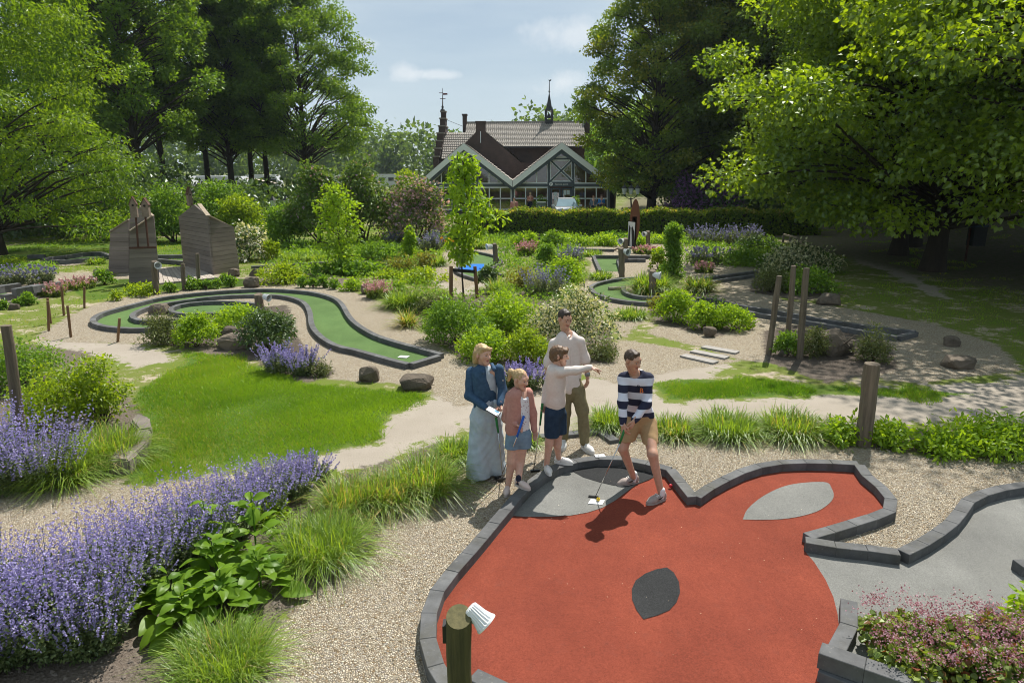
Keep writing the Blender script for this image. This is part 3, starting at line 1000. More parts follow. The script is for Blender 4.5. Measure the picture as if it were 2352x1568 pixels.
def shrub(u0, u1, vt, vb, sty, label, cat='shrub', group=None, dens=1.0, name=None):
    cx, cy, rx, ry, h = place(u0, u1, vt, vb)
    _seed[0] += 1
    rng = np.random.default_rng(_seed[0])
    mk_, L0, ratio, kind, shape, lw = STY[sty]
    p1 = ppm(cy) * .4354
    L = max(L0, 3.1 / p1)
    px = (2 * rx * p1) * (h * p1)
    n = int(np.clip(dens * 5.6 * px / ((L * p1) ** 2 * ratio * .6), 180, 6500))
    k = int(np.clip(14 + px / 40, 14, 60))
    C, Rd = dome(rng, cx, cy, rx, ry, h, k, shape)
    z0 = float(relief(cx, cy))
    C[:, 2] += z0
    root = empty(name or 'shrub', (cx, cy, z0), label, cat, group, 'thing')
    foliage('foliage', root, LM[mk_], C, Rd, n, L, ratio, kind, _seed[0], lw=lw, fill=.5 if shape != 'upright' else .9)
    st = MB()
    for i in range(min(7, len(C))):
        e = C[i] * np.array([.8, .8, .9]) + np.array([cx, cy, 0]) * .2
        b = np.array([cx, cy, z0]) + rng.normal(size=3) * (.05 * rx, .05 * ry, 0)
        st.tube(spline([b, (b + e) / 2 + rng.normal(size=3) * .04 * h, e], 3), np.linspace(.012, .004, 7) * max(1, h), 5)
    st.build('stem', MAT['twig'], root)
    return root


def blades(rng, n, c, r, Lr, wr, arch=1.0, spread=1.0, seg=3, lean=None):
    """arching grass blades rising from a disc"""
    a = rng.uniform(0, 2 * math.pi, n)
    q = np.sqrt(rng.random(n)) * r
    b = np.stack([c[0] + q * np.cos(a), c[1] + q * np.sin(a), np.full(n, c[2])], 1)
    az = a + rng.normal(size=n) * 1.25
    out = np.stack([np.cos(az), np.sin(az), np.zeros(n)], 1)
    L = rng.uniform(*Lr, n)
    el = (.08 + .85 * rng.random(n)) * spread
    t = np.linspace(0, 1, seg + 1)
    hor = (np.sin(el)[:, None] * t + arch * .38 * el[:, None] * t ** 2.0) * L[:, None]
    ver = (np.cos(el)[:, None] * t - arch * (.28 + .5 * el[:, None]) * t ** 2.4) * L[:, None]
    P = b[:, None, :] + out[:, None, :] * hor[..., None]
    P[:, :, 2] += ver
    P[:, :, 2] = np.maximum(P[:, :, 2], c[2] + .004)
    S = np.stack([-np.sin(az), np.cos(az), np.zeros(n)], 1)
    w = rng.uniform(*wr, n)[:, None, None] * (1 - t ** 1.8)[None, :, None] * .5
    Vl, Vr = P - S[:, None, :] * w, P + S[:, None, :] * w
    V = np.stack([Vl, Vr], 2).reshape(n, -1, 3)
    k = 2 * (seg + 1)
    base = (np.arange(n) * k)[:, None, None]
    q4 = np.array([[2 * i, 2 * i + 1, 2 * i + 3, 2 * i + 2] for i in range(seg)])[None]
    return V.reshape(-1, 3), (base + q4).reshape(-1, 4), n, seg


def tuft(u0, u1, vt, vb, label, cat='ornamental grass', group='ornamental grasses', dens=1.0, m='blade', dry=.08, name='ornamental_grass', arch=1.0, wmul=1.0):
    cx, cy, rx, ry, h = place(u0, u1, vt, vb)
    _seed[0] += 1
    rng = np.random.default_rng(_seed[0])
    p1 = ppm(cy) * .4354
    wd = max(.005, .85 / p1) * wmul
    n = int(np.clip(dens * 11 * (2 * rx * p1) * (h * p1) / (h * p1 * wd * p1 * .7), 140, 1900))
    root = empty(name, (cx, cy, 0), label, cat, group, 'thing')
    L = max(h * 1.35, rx * .85)
    V, F, nb, sg = blades(rng, n, (cx, cy, 0), rx * .66, (L * .45, L * 1.0), (wd * .7, wd * 1.3), arch)
    lv = np.repeat(rng.random(nb), sg)
    lw = np.repeat((rng.random(nb) < dry) * rng.uniform(.5, 1, nb), sg)
    obj('blades', V, F, LM[m], root, False, {'lv': ('FACE', lv), 'lw': ('FACE', lw)})
    return root


def flower_spikes(root, rng, cx, cy, rx, ry, h, n, p1, leaf='catleaf', fl='catflower', fshare=.45, nf=16, spread=.45, fs=.013):
    """upright flowering stems: leaf pairs below, whorls of small flowers above"""
    a, q = rng.uniform(0, 2 * math.pi, n), np.sqrt(rng.random(n))
    b = np.stack([cx + rx * .62 * q * np.cos(a), cy + ry * .62 * q * np.sin(a), np.zeros(n)], 1)
    H = h * (.5 + .62 * rng.random(n) ** .8) * (1 - .25 * q ** 2)
    ln = np.stack([np.cos(a) * q * spread, np.sin(a) * q * spread, np.ones(n)], 1) + rng.normal(size=(n, 3)) * (.16, .16, 0)
    tip = b + ln * H[:, None]
    fs_ = max(fs, 1.35 / p1)
    # leaves
    nl = 26
    t = rng.uniform(.05, .68, (n, nl))
    P = (b[:, None] + (tip - b)[:, None] * t[..., None]).reshape(-1, 3) + rng.normal(size=(n * nl, 3)) * .03 * h
    P[:, 2] = np.maximum(P[:, 2], .01)
    D = rng.normal(size=(n * nl, 3)) + (0, 0, .15)
    N = rng.normal(size=(n * nl, 3)) * .5 + (0, 0, 1)
    Ls = max(.034, 2.4 / p1) * rng.uniform(.7, 1.3, n * nl)
    V, F = leaf_geo(P, D, N, Ls, Ls * .55)
    obj('foliage', V, F, LM[leaf], root, False, {'lv': ('FACE', rng.random(len(F)))})
    m_ = 7 if p1 > 45 else 4
    k_ = max(2, nf // m_)
    wt_ = np.linspace(0, 1, m_)[None, :, None] + rng.normal(size=(n, m_, 1)) * .03
    t = np.broadcast_to(1 - fshare * rng.uniform(.6, 1.15, (n, 1, 1)) * (1 - wt_), (n, m_, k_))
    ra = rng.uniform(0, 6.28, (n, m_, k_))
    rr = fs_ * np.broadcast_to(1.0 - .65 * np.clip(wt_, 0, 1), (n, m_, k_)) * rng.uniform(.5, 1.0, (n, m_, k_))
    P = b[:, None, None] + (tip - b)[:, None, None] * t[..., None] + np.stack([np.cos(ra) * rr, np.sin(ra) * rr, rng.normal(size=ra.shape) * fs_ * .3], -1)
    P = P.reshape(-1, 3)
    P[:, 2] = np.maximum(P[:, 2], .02)
    V, F = leaf_geo(P, rng.normal(size=(len(P), 3)), rng.normal(size=(len(P), 3)), fs_ * rng.uniform(.7, 1.25, len(P)), fs_ * rng.uniform(.6, 1.0, len(P)), 'petal')
    obj('flowers', V, F, LM[fl], root, False, {'lv': ('FACE', rng.random(len(F)))})['kind'] = 'stuff'
    st = MB()
    k = min(n, 30)
    Vs, Fs, o = [], [], 0
    for i in range(k):
        v, f = tube_geo([b[i], (b[i] + tip[i]) / 2, tip[i]], [.0035, .003, .002], 3)
        Vs.append(v)
        Fs.append(f + o)
        o += len(v)
    obj('stem', np.concatenate(Vs), np.concatenate(Fs), LM['catleaf'], root, False, {'lv': ('FACE', np.full(sum(map(len, Fs)), .4))})


def spiky(u0, u1, vt, vb, label, name='catmint', cat='catmint', group=None, dens=1.0, leaf='catleaf', fl='catflower', fshare=.42, spread=.45, nf=21, hs=1.0):
    cx, cy, rx, ry, h = place(u0, u1, vt, vb)
    h *= hs
    _seed[0] += 1
    rng = np.random.default_rng(_seed[0])
    p1 = ppm(cy) * .4354
    root = empty(name, (cx, cy, 0), label, cat, group, 'thing')
    n = int(np.clip(dens * (2 * rx * p1) * (h * p1) * .03 + 36, 36, 330))
    flower_spikes(root, rng, cx, cy, rx, ry, h, n, p1, leaf, fl, fshare, nf, spread)
    return root


# ---------------------------------------------------------------- trees
def tree_meshes(seed, H, lo, rad, tr, nclump, n, L, ratio, kind, prof, csize=.3, flat=.6, droop=.25, fill=.6, nlimb=None, lw=0.0, lean=(0, 0), up=.5, extra=()):
    """trunk-and-limbs mesh and crown mesh of one tree standing at the origin"""
    rng = np.random.default_rng(seed)
    tp = spline(np.array([(0, 0, -.1), (lean[0] * .2 + rng.normal() * .1, lean[1] * .2 + rng.normal() * .1, H * .3),
                          (lean[0] * .6 + rng.normal() * .25, lean[1] * .6 + rng.normal() * .25, H * .62), (lean[0], lean[1], H * .93)]), 6)
    rt = tr * (1 - np.linspace(0, 1, len(tp)) ** .9 * .93)
    rt[0] *= 1.45
    rt[1] *= 1.12
    C, Rd = [], []
    for i in range(nclump):
        z = lo + (H - lo) * (i + rng.random()) / nclump
        s = (z - lo) / (H - lo)
        Rz = rad * prof(s)
        a = i * 2.399 + rng.normal() * .5
        q = Rz * math.sqrt(rng.uniform(.12, 1.0))
        r = rad * csize * rng.uniform(.7, 1.3)
        k = np.interp(z, tp[:, 2], tp[:, 0]), np.interp(z, tp[:, 2], tp[:, 1])
        C.append((k[0] + math.cos(a) * max(q - r * .4, 0), k[1] + math.sin(a) * max(q - r * .4, 0), z))
        Rd.append((r, r, r * flat))
    for e in extra:
        C.append(tuple(e[:3]))
        Rd.append((e[3], e[3], e[3] * .8))
    C, Rd = np.array(C), np.array(Rd)
    Vs, Fs, o = [], [], 0

    def addt(P, r, k):
        nonlocal o
        v, f = tube_geo(P, r, k)
        Vs.append(v)
        Fs.append(f + o)
        o += len(v)
    addt(tp, rt, 10)
    for i in range(len(C) if nlimb is None else min(nlimb, nclump)):
        c = C[i]
        q = math.hypot(c[0], c[1])
        z0 = min(c[2] - q * rng.uniform(.35, .8), H * .85)
        if z0 < lo * .7:
            z0 = lo * .7 + rng.random() * max(.1, (c[2] - lo * .7) * .8)
        b = np.array([np.interp(z0, tp[:, 2], tp[:, 0]), np.interp(z0, tp[:, 2], tp[:, 1]), z0])
        r0 = np.interp(z0, tp[:, 2], rt) * .3
        midp = b * .45 + c * .55 + np.array([0, 0, .1 * q]) + rng.normal(size=3) * .06 * q
        addt(spline([b, midp, c], 3), np.linspace(r0, .02, 7), 5)
        for j in range(1):
            e = c + unit(rng.normal(size=3)) * Rd[i] * .8
            addt([c * .6 + midp * .4, (c + e) / 2, e], [r0 * .4 + .01, .018, .006], 3)
    tm_ = mesh('tree_trunk', np.concatenate(Vs), np.concatenate(Fs), True)
    tm_.materials.append(MAT['bark'])
    P, d, ci = clump_points(rng, C, Rd, n, fill)
    D = d * .6 + rng.normal(size=(n, 3)) * .65 + np.array([0, 0, -droop])
    N = d * .4 + np.array([0, 0, up]) + rng.normal(size=(n, 3)) * .5
    Ls = L * rng.uniform(.7, 1.35, n)
    V, F = leaf_geo(P, D, N, Ls, Ls * ratio, kind)
    cl = rng.random(len(C))
    at = {'lv': ('FACE', np.clip(.6 * rng.random(n) + .4 * cl[ci], 0, 1))}
    if lw:
        at['lw'] = ('FACE', np.clip(.75 * (cl[ci] < lw) * rng.random(n), 0, 1))
    return tm_, mesh('tree_crown', V, F, False, at)


def put_tree(meshes, x, y, m, label, group=None, rot=0.0, sc=1.0, cat='tree', name='tree', zs=1.0):
    z = float(relief(x, y))
    root = empty(name, (x, y, z), label, cat, group)
    root.rotation_euler = (0, 0, rot)
    root.scale = (sc, sc, sc * zs)
    for nm, me in zip(('trunk', 'crown'), meshes):
        if nm == 'crown' and not me.materials:
            me.materials.append(m)
        o = bpy.data.objects.new(nm, me)
        COL.objects.link(o)
        o.parent = root
    return root


round_p = lambda s: max(.1, math.sin(math.pi * min(.98, (s * .8 + .16)))) ** .6
tall_p = lambda s: (.55 + .45 * math.sin(math.pi * s)) * (1 - max(0, s - .8) * 2.6)
egg_p = lambda s: max(.12, max(0.0, math.sin(math.pi * (s * .74 + .24))) ** .7)
cone_p = lambda s: 1.0 - .72 * s ** 1.3
# ================================================================== TREES
T_oakA = tree_meshes(1, 21, 6.0, 4.6, .27, 170, 46000, .2, .62, 'oval', tall_p, .155, .6, fill=.9)
T_oakB = tree_meshes(2, 19.5, 5.0, 5.2, .30, 170, 46000, .2, .62, 'oval', egg_p, .155, .6, fill=.9)
T_right = tree_meshes(3, 18.5, 5.2, 7.0, .33, 190, 52000, .2, .62, 'oval', egg_p, .14, .6, fill=.9)
oaks = [(318, 46, T_oakB, 'tall dark oak behind the left wooden tower', .3, 1.12, .42), (378, 52, T_oakA, 'tall oak with a slim trunk above the big round bush', 2.2, 1.05, 1),
        (250, 50, T_oakA, 'tall oak rising behind the bright feathery tree', .9, 1.1, 1), (475, 58, T_oakA, 'slender tall oak with a bare straight trunk over the parked campers', 4.4, 1.0, 1),
        (530, 57, T_oakB, 'tall oak with a low forked limb over the parked campers', 1.1, 1.02, 1), (575, 60, T_oakA, 'tall oak with the thinnest trunk in the row', 5.5, .98, 1),
        (614, 57, T_oakA, 'leaning tall oak beside the double lantern', 3.0, .96, 1), (700, 58, T_right, 'broad spreading oak at the open right end of the row', .0, .97, 1),
        (120, 56, T_oakB, 'dark oak filling the gap behind the bright feathery tree', 5.0, 1.1, 1)]
for u, Y, me, lab, rot, sc, _ in oaks:
    put_tree(me, J(u, 400, Y)[0], Y, LM['tree'], lab, 'row of tall oaks', rot, sc, name='oak_tree')
T_loc = tree_meshes(5, 16, 1.2, 6.2, .2, 190, 80000, .17, .4, 'oval', lambda s: 1.0 - .5 * s ** 1.6, .17, .45, .5, .75, nlimb=70)
put_tree(T_loc, J(-10, 520, 29)[0], 29, LM['locust'], 'bright feathery yellow-green tree at the left edge', None, .4, 1.0, name='feathery_tree')
# right: tall lindens on the bank and the great oak in front
T_lin = tree_meshes(7, 19, 2.0, 5.6, .34, 230, 62000, .19, .7, 'oval', egg_p, .16, .5, .3, .75, lw=.3)
T_lin2 = tree_meshes(8, 20, 2.6, 5.4, .36, 210, 52000, .2, .7, 'oval', tall_p, .17, .55, .3, .75, lw=.25)
lind = [(1500, 50, T_lin, 'tall yellow-green linden beside the glass gables', .6, 1.0), (1700, 50, T_lin2, 'tall linden with bright lower boughs above the purple rhododendron', 1.9, .98),
        (1690, 52, T_lin2, 'dark linden standing deep behind the pin oak', 3.3, 1.15), (1850, 50, T_lin, 'shaded linden hidden high behind the pin oak crown', 4.0, 1.2),
        (2010, 46, T_lin2, 'dark linden on the shaded bank', 5.2, 1.1), (2200, 42, T_lin, 'dark linden above the shaded footpath', .1, 1.05), (2420, 40, T_lin2, 'dark linden at the right edge of the wood', 2.6, 1.1),
        (1612, 57, T_lin2, 'tall linden filling the gap above the purple rhododendrons', 2.2, 1.2), (1760, 56, T_lin, 'tall shaded linden at the top of the bank', 5.1, 1.25),
        (1590, 70, T_lin, 'pale linden crown rising behind the brick house', 1.1, .9)]
for u, Y, me, lab, rot, sc in lind:
    put_tree(me, J(u, 400, Y)[0], Y, LM['linden'], lab, 'lindens on the right bank', rot, sc, name='linden_tree')
T_pin = tree_meshes(9, 16, 2.0, 8.7, .34, 300, 140000, .165, .85, 'oval', lambda s: (.8 + .4 * s / .3 if s < .3 else 1.2 - .2 * (s - .3)) * (1 - .75 * max(0, s - .35) ** 1.2 / .58), .155, .5, .35, .8, up=.8, nlimb=90, lean=(.8, -3.0))
g = G(2140, 622)
put_tree(T_pin, g[0], g[1], LM['pinoak'], 'great pin oak with sunlit left boughs shading the lanes', None, 2.0, 1.0, name='pin_oak_tree')
T_pin2 = tree_meshes(10, 14, 2.8, 6.5, .3, 190, 66000, .1, .85, 'oval', round_p, .16, .5, .35, .8)
put_tree(T_pin2, J(2062, 590, 29)[0], 29, LM['pinoak'], 'smaller pin oak whose trunk stands behind the great oak', None, 1.0, 1.0, name='pin_oak_tree')
put_tree(T_pin2, 15.8, 15.2, LM['pinoak'], 'pin oak reaching in at the right edge of the garden', None, 3.0, 1.32, name='pin_oak_tree')
for x_, y_, l_, r_, s_ in ((25, 30, 'tall linden added for shade right behind the pin oaks', .5, 1.2), (30.5, 26, 'tall linden added for shade beyond the right edge of the footpath', 2.5, 1.2), (22, 38, 'tall linden added for shade between the pin oaks and the bank', 4.1, 1.15), (18.8, 32.5, 'tall linden added for shade, its trunk hidden by the pin oaks', 1.4, 1.2), (20.3, 23, 'tall linden added for shade beside the great pin oak at the right', 3.7, 1.35), (26, 18.5, 'tall linden added for shade beyond the right edge by the near pin oak', .3, 1.3)):  # extra hidden lindens added to block the sun and darken the right-hand crowns
    put_tree(T_lin2, x_, y_, LM['linden'], l_, 'lindens on the right bank', r_, s_, name='linden_tree')
# far wood beyond the campers and behind the house
rng = np.random.default_rng(21)
C, Rd = [], []
for i in range(420):
    x = rng.uniform(-230, 90)
    y = rng.uniform(185, 240)
    h = rng.uniform(11, 17) * (1 + .2 * math.sin(x * .045) + .12 * math.sin(x * .13))
    for j in range(6):
        r = rng.uniform(2.0, 3.4)
        C.append((x + rng.normal() * 2.6, y + rng.normal() * 2, h * (j + .5) / 6 + 1))
        Rd.append((r, r, r * .9))
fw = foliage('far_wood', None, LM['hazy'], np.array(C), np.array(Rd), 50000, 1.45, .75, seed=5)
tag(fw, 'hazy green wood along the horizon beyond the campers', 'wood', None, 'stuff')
C, Rd = [], []
for i in range(120):
    x, y = rng.uniform(12, 90), rng.uniform(95, 140)
    h = 7 + 10 * np.clip((x - 12) / 20, 0, 1) + rng.uniform(-1.5, 2)
    for j in range(5):
        r = rng.uniform(1.8, 3)
        C.append((x + rng.normal() * 1.2, y + rng.normal() * 2, h * (j + .5) / 5 + 1))
        Rd.append((r, r, r * .9))
fw2 = foliage('hillside_wood', None, LM['mid'], np.array(C), np.array(Rd), 34000, .8, .75, seed=6)
tag(fw2, 'sunlit wooded hillside rising behind the bell turret', 'wood', None, 'stuff')
# shady undergrowth under the oaks at the left and the lindens at the right
C, Rd = [], []
for i in range(420):
    x, y = rng.uniform(-62, -12), rng.uniform(38, 60)
    r = rng.uniform(.6, 1.2)
    C.append((x, y, rng.uniform(.2, 2.3 if x / y > -.47 else 3.4)))
    Rd.append((r, r, r * .8))
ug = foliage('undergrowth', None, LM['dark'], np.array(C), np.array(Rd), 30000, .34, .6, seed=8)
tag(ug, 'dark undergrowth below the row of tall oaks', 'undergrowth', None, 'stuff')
C, Rd = [], []
for i in range(420):
    x, y = rng.uniform(12, 62), rng.uniform(46, 66)
    if x < 16 and y > 58: continue
    r = rng.uniform(.6, 1.3)
    C.append((x, y, float(relief(x, y)) + rng.uniform(.2, 5.0 if x > 24 else 1.2)))
    Rd.append((r, r, r * .8))
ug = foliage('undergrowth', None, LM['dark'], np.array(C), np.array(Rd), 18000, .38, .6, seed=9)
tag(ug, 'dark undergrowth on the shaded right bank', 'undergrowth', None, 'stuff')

C, Rd = [], []
for i in range(300):
    y = rng.uniform(34.5, 41)
    x = y * rng.uniform(-.86, -.5)
    r = rng.uniform(.5, 1.0)
    C.append((x, y, rng.uniform(.3, 3.6)))
    Rd.append((r, r, r * .8))
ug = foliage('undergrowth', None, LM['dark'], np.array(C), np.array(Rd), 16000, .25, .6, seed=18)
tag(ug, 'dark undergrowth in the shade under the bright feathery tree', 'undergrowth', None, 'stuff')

# ---- staked young tree
def young(px, vtop, vlow, w, label, seed, m, n, L, droop=.6, tr=.03, ratio=.45, prof=tall_p, name='young_tree', csize=.42, more=()):
    g = G(*px)
    Ht = J(px[0], vtop, g[1])[2]
    lo = J(px[0], vlow, g[1])[2]
    return put_tree(tree_meshes(seed, Ht, max(lo, .1), w / 2 / ppm(g[1]), tr, 30, n, L, ratio, 'long', prof, csize, .7, droop, .8, lean=(.05, .0), extra=[tuple(np.r_[J(u, v, g[1] - .1) - (g[0], g[1], 0), r]) for u, v, r in more]), g[0], g[1], LM[m], label, None, 0.0, name=name)


young((1065, 684), 366, 600, 95, 'young staked tree with drooping lime-green leaves between two stakes', 31, 'bright', 1700, .16, csize=.55, more=((1140, 502, .34), (1118, 480, .2), (1048, 378, .26), (1084, 384, .24)))
young((775, 624), 432, 590, 125, 'young bright green tree before the lilac bushes', 32, 'bright', 2600, .11, .3, ratio=.6, prof=egg_p)
# ================================================================== SHRUBS AND FLOWERS
for a in [
    # beside the spiral lane
    (330, 415, 706, 796, 'grey', 'loose grey-green shrub at the left of the rock pile'),
    (408, 502, 714, 803, 'bright', 'rounded bright green shrub touching the rock pile'),
    (485, 612, 698, 768, 'bright', 'wide bright green shrub behind the rock pile'),
    (556, 678, 702, 816, 'dark', 'dark glossy shrub right of the rock pile'),
    (712, 760, 826, 868, 'grey', 'small grey-green shrub at the end of the lavender clump'),
    (287, 357, 646, 682, 'lime', 'yellow-green shrub at the foot of the lamp post by the left tower'),
    (255, 281, 668, 692, 'lime', 'tiny yellow-green shrub on the gravel edge above the spiral'),
    (220, 262, 620, 656, 'mid', 'dark green shrub at the left foot of the wooden tower'),
    (587, 702, 602, 656, 'lime', 'spreading yellow-green shrub beside the brown boulder'),
    (-14, 66, 590, 613, 'lime', 'low yellow-green shrub far left before the angular lane'),
    (330, 470, 415, 560, 'mid', 'big round green bush between the two wooden towers'),
    (440, 590, 418, 555, 'mid', 'big green bush rising behind the right wooden tower'),
    (505, 606, 446, 560, 'lime', 'tall yellow-green bush behind the white-blossom shrub'),
    (510, 622, 512, 602, 'white', 'shrub covered in small white blossom beside the right tower'),
    (608, 648, 546, 602, 'lime', 'slim yellow-green shrub right of the white-blossom shrub'),
    (600, 720, 470, 562, 'mid', 'green bush below the double lantern'),
    (665, 800, 384, 566, 'lilac', 'huge dark green lilac bush with a few pink blooms, left half of the bank'),
    (770, 905, 368, 564, 'lilac', 'huge dark green lilac bush with a few pink blooms, next to the purple lilac'),
    (883, 1026, 408, 566, 'lilacp', 'rounded lilac bush covered in pale purple bloom'),
    (895, 985, 396, 545, 'lime', 'bright bush top showing above the purple lilac'),
    (724, 802, 598, 634, 'hosta', 'dark broad-leaved plant below the young bright tree'),
    (784, 880, 594, 636, 'hosta', 'broad-leaved plant right of the young bright tree'),
    (815, 925, 548, 598, 'mid', 'leafy green shrub before the purple lilac'),
    (918, 966, 516, 592, 'cone', 'small bright cone-shaped bush before the purple lilac'),
    (884, 955, 576, 625, 'olive', 'dusty olive shrub below the cone-shaped bush'),
    (954, 1000, 570, 622, 'olive', 'upright olive shrub left of the staked tree'),
    (927, 1030, 614, 652, 'lime', 'low yellow-green shrub left of the nearest stake'),
    (864, 932, 618, 642, 'lime', 'low yellow-green shrub under the dusty olive one'),
    (784, 832, 638, 670, 'bright', 'round bright shrub by the pink flowers'),
    (896, 933, 644, 670, 'bright', 'small bright shrub right of the pink flowers'),
    (954, 1036, 662, 726, 'grey', 'sparse grey shrub behind the left stake'),
    # big group behind the people
    (972, 1130, 676, 800, 'mid', 'large green shrub left of the great shrub group'),
    (1085, 1255, 668, 775, 'bright', 'large bright shrub at the back of the shrub group'),
    (1050, 1165, 745, 836, 'bright', 'bright low shrub in front of the shrub group behind the woman'),
    (1150, 1262, 752, 842, 'lime', 'lime-green low shrub just left of the man'),
    (1222, 1410, 652, 812, 'varieg', 'large cream-variegated shrub right behind the man'),
    (1350, 1420, 775, 832, 'grey', 'thin dull shrub at the right foot of the variegated one'),
    (1098, 1140, 602, 666, 'dark', 'dark upright shrub by the blue water patch'),
    (1154, 1228, 600, 666, 'olive', 'olive twiggy shrub right of the stakes'),
    (1244, 1350, 593, 650, 'bright', 'wide bright green shrub in the middle bed'),
    (1230, 1286, 560, 612, 'mid', 'round mid-green shrub behind the wide bright one'),
    (1172, 1240, 533, 572, 'bright', 'bright low shrub before the clipped hedge'),
    (1240, 1300, 532, 568, 'mid', 'green low shrub by the pair of short posts'),
    (1278, 1350, 534, 566, 'leafy', 'leafy green plants below the hedge, left end of the strip'),
    (1345, 1425, 534, 566, 'leafy', 'leafy green plants below the hedge, middle of the strip'),
    (1455, 1492, 540, 566, 'leafy', 'leafy green plants right of the paddle sculpture'),
    (1500, 1582, 524, 655, 'column', 'tall dark green columnar shrub'),
    (1492, 1530, 566, 622, 'lime', 'bright shrub at the left foot of the columnar one'),
    (1500, 1560, 532, 562, 'leafy', 'leafy green plants between paddle sculpture and lavender bed'),
    # right of the ring lane
    (1486, 1540, 668, 722, 'olive', 'yellowish shrub at the lamp post by the ring lane'),
    (1500, 1602, 668, 745, 'bright', 'bright green shrub, left one of three by the long lane'),
    (1580, 1650, 690, 760, 'bright', 'bright green shrub, middle one of three by the long lane'),
    (1632, 1730, 698, 764, 'bright', 'bright green shrub, right one of three by the long lane'),
    (1656, 1760, 566, 612, 'mid', 'dark green leafy shrub beyond the shaded lane'),
    (1750, 1908, 556, 630, 'varieg', 'shaded variegated shrub under the pin oak'),
    (1726, 1808, 602, 676, 'grey', 'grey-green shrub in front of the shaded variegated one'),
    (1795, 1922, 612, 680, 'mid', 'shaded green shrub behind the three tall poles'),
    (1690, 1790, 540, 572, 'dark', 'dark low shrub beside the wooden handrail'),
    (1778, 1838, 762, 822, 'mid', 'small green shrub at the foot of the three tall poles'),
    (1838, 1905, 742, 825, 'grey', 'grey-green shrub left of the tilted boulder'),
    (1966, 2038, 742, 836, 'grey', 'thin upright shrub right of the tilted boulder'),
    # front
    (-60, 172, 782, 912, 'mid', 'dense dark green shrub behind the left post'),
    (40, 215, 815, 1000, 'upl', 'loose yellow-green shrub right of the left post'),
    (180, 302, 790, 985, 'upl', 'tall loose yellow-green shrub at the corner of the lawn'),
    (1886, 1980, 950, 1028, 'leafy', 'leafy green perennial left of the pale thick post'),
    (1988, 2084, 956, 1034, 'leafy', 'leafy green perennial right of the pale thick post'),
    (2100, 2222, 962, 1054, 'leafy', 'leafy green perennial in the right bed, middle one'),
    (2205, 2365, 938, 1058, 'leafy', 'tall leafy green perennial at the right edge'),
    (2308, 2420, 1320, 1500, 'leafy', 'upright bright green plant at the right edge by the geraniums'),
    (560, 668, 1150, 1215, 'bright', 'low bright green herb between catmint and ornamental grass'),
    # by the house
    (1098, 1142, 452, 486, 'mid', 'round shrub left before the glass front'),
    (1160, 1212, 452, 486, 'mid', 'round shrub beside the woman in pink'),
    (1535, 1630, 398, 514, 'rhodo', 'great purple rhododendron on the bank'),
    (1615, 1705, 394, 512, 'rhodo', 'second purple rhododendron by the metal cabinet'),
    (2255, 2340, 352, 480, 'rhodo', 'purple rhododendron deep in the shade at the right'),
    (1700, 1790, 440, 480, 'dark', 'dark shrub on the bank right of the metal cabinet'),
]:
    shrub(*a, dens=.55 if a[4] in ('upl', 'olive', 'grey') else 1.9 if a[4] in ('lilac', 'lilacp', 'rhodo') or a[5].startswith('big') else 1.0)

HERBS = 'ornamental grasses'
for a in [
    (625, 848, 1166, 1318, 'largest ornamental grass beside the broad-leaved plant', 1.3, .04), (398, 645, 1426, 1600, 'ornamental grass at the bottom edge on the bare soil', 1.3, .06),
    (735, 885, 1078, 1190, 'ornamental grass with brown tips behind the largest one', 1.2, .22), (830, 960, 1066, 1176, 'dry-tipped ornamental grass in the middle of the gravel edge', 1.2, .35),
    (900, 1052, 1024, 1150, 'tall ornamental grass next to the woman', 1.2, .12), (1000, 1078, 990, 1062, 'ornamental grass hidden behind the woman', 1.0, .05),
    (96, 222, 1000, 1122, 'ornamental grass between the catmint and the stone slabs', 1.2, .06), (165, 335, 962, 1082, 'ornamental grass right of the catmint on the slabs', 1.2, .1),
    (1352, 1440, 918, 992, 'ornamental grass just left of the striped sweater', 1.0, .04), (1495, 1600, 942, 1012, 'ornamental grass right behind the striped sweater', 1.0, .12),
    (1588, 1750, 928, 1018, 'widest ornamental grass in the row behind the ears', 1.2, .05), (1735, 1888, 926, 1018, 'last ornamental grass in the row before the leafy perennials', 1.2, .14),
    (1404, 1492, 698, 736, 'low arching grass below the ring lane', 1.0, .02), (1444, 1546, 612, 678, 'fine grey grass clump inside the ring lane', 1.3, .1), (1566, 1642, 622, 672, 'pale feathery grass right of the columnar shrub', 1.2, .2),
    (1346, 1412, 616, 644, 'low grass clump left of the lamp posts', 1.0, .05), (882, 974, 652, 712, 'fine green grass clump on the gravel behind the spiral lane', 1.2, .05), (918, 956, 698, 752, 'dry twiggy grass tuft on the gravel', .8, .6),
    (1122, 1158, 620, 676, 'upright grass by the blue water patch', .9, .1), (200, 245, 586, 608, 'yellow-green grass tuft behind the left tower', 1.0, .05), (640, 700, 574, 604, 'low grass row beyond the white-blossom shrub, left half', 1.0, .05),
    (696, 760, 574, 604, 'low grass row beyond the white-blossom shrub, right half', 1.0, .05), (982, 1026, 578, 612, 'grass clump at the gravel left of the staked tree', 1.0, .05), (1060, 1150, 540, 572, 'grass clump before the hedge', 1.0, .05),
    (1326, 1390, 570, 590, 'low grass behind the green lane', .9, .05), (1064, 1110, 988, 1040, 'grass behind the woman at the gravel', .9, .05), (1176, 1240, 985, 1030, 'grass seen between the girl and the boy', .9, .05),
]:
    tuft(*a[:5], group=HERBS, dens=a[5], dry=a[6])

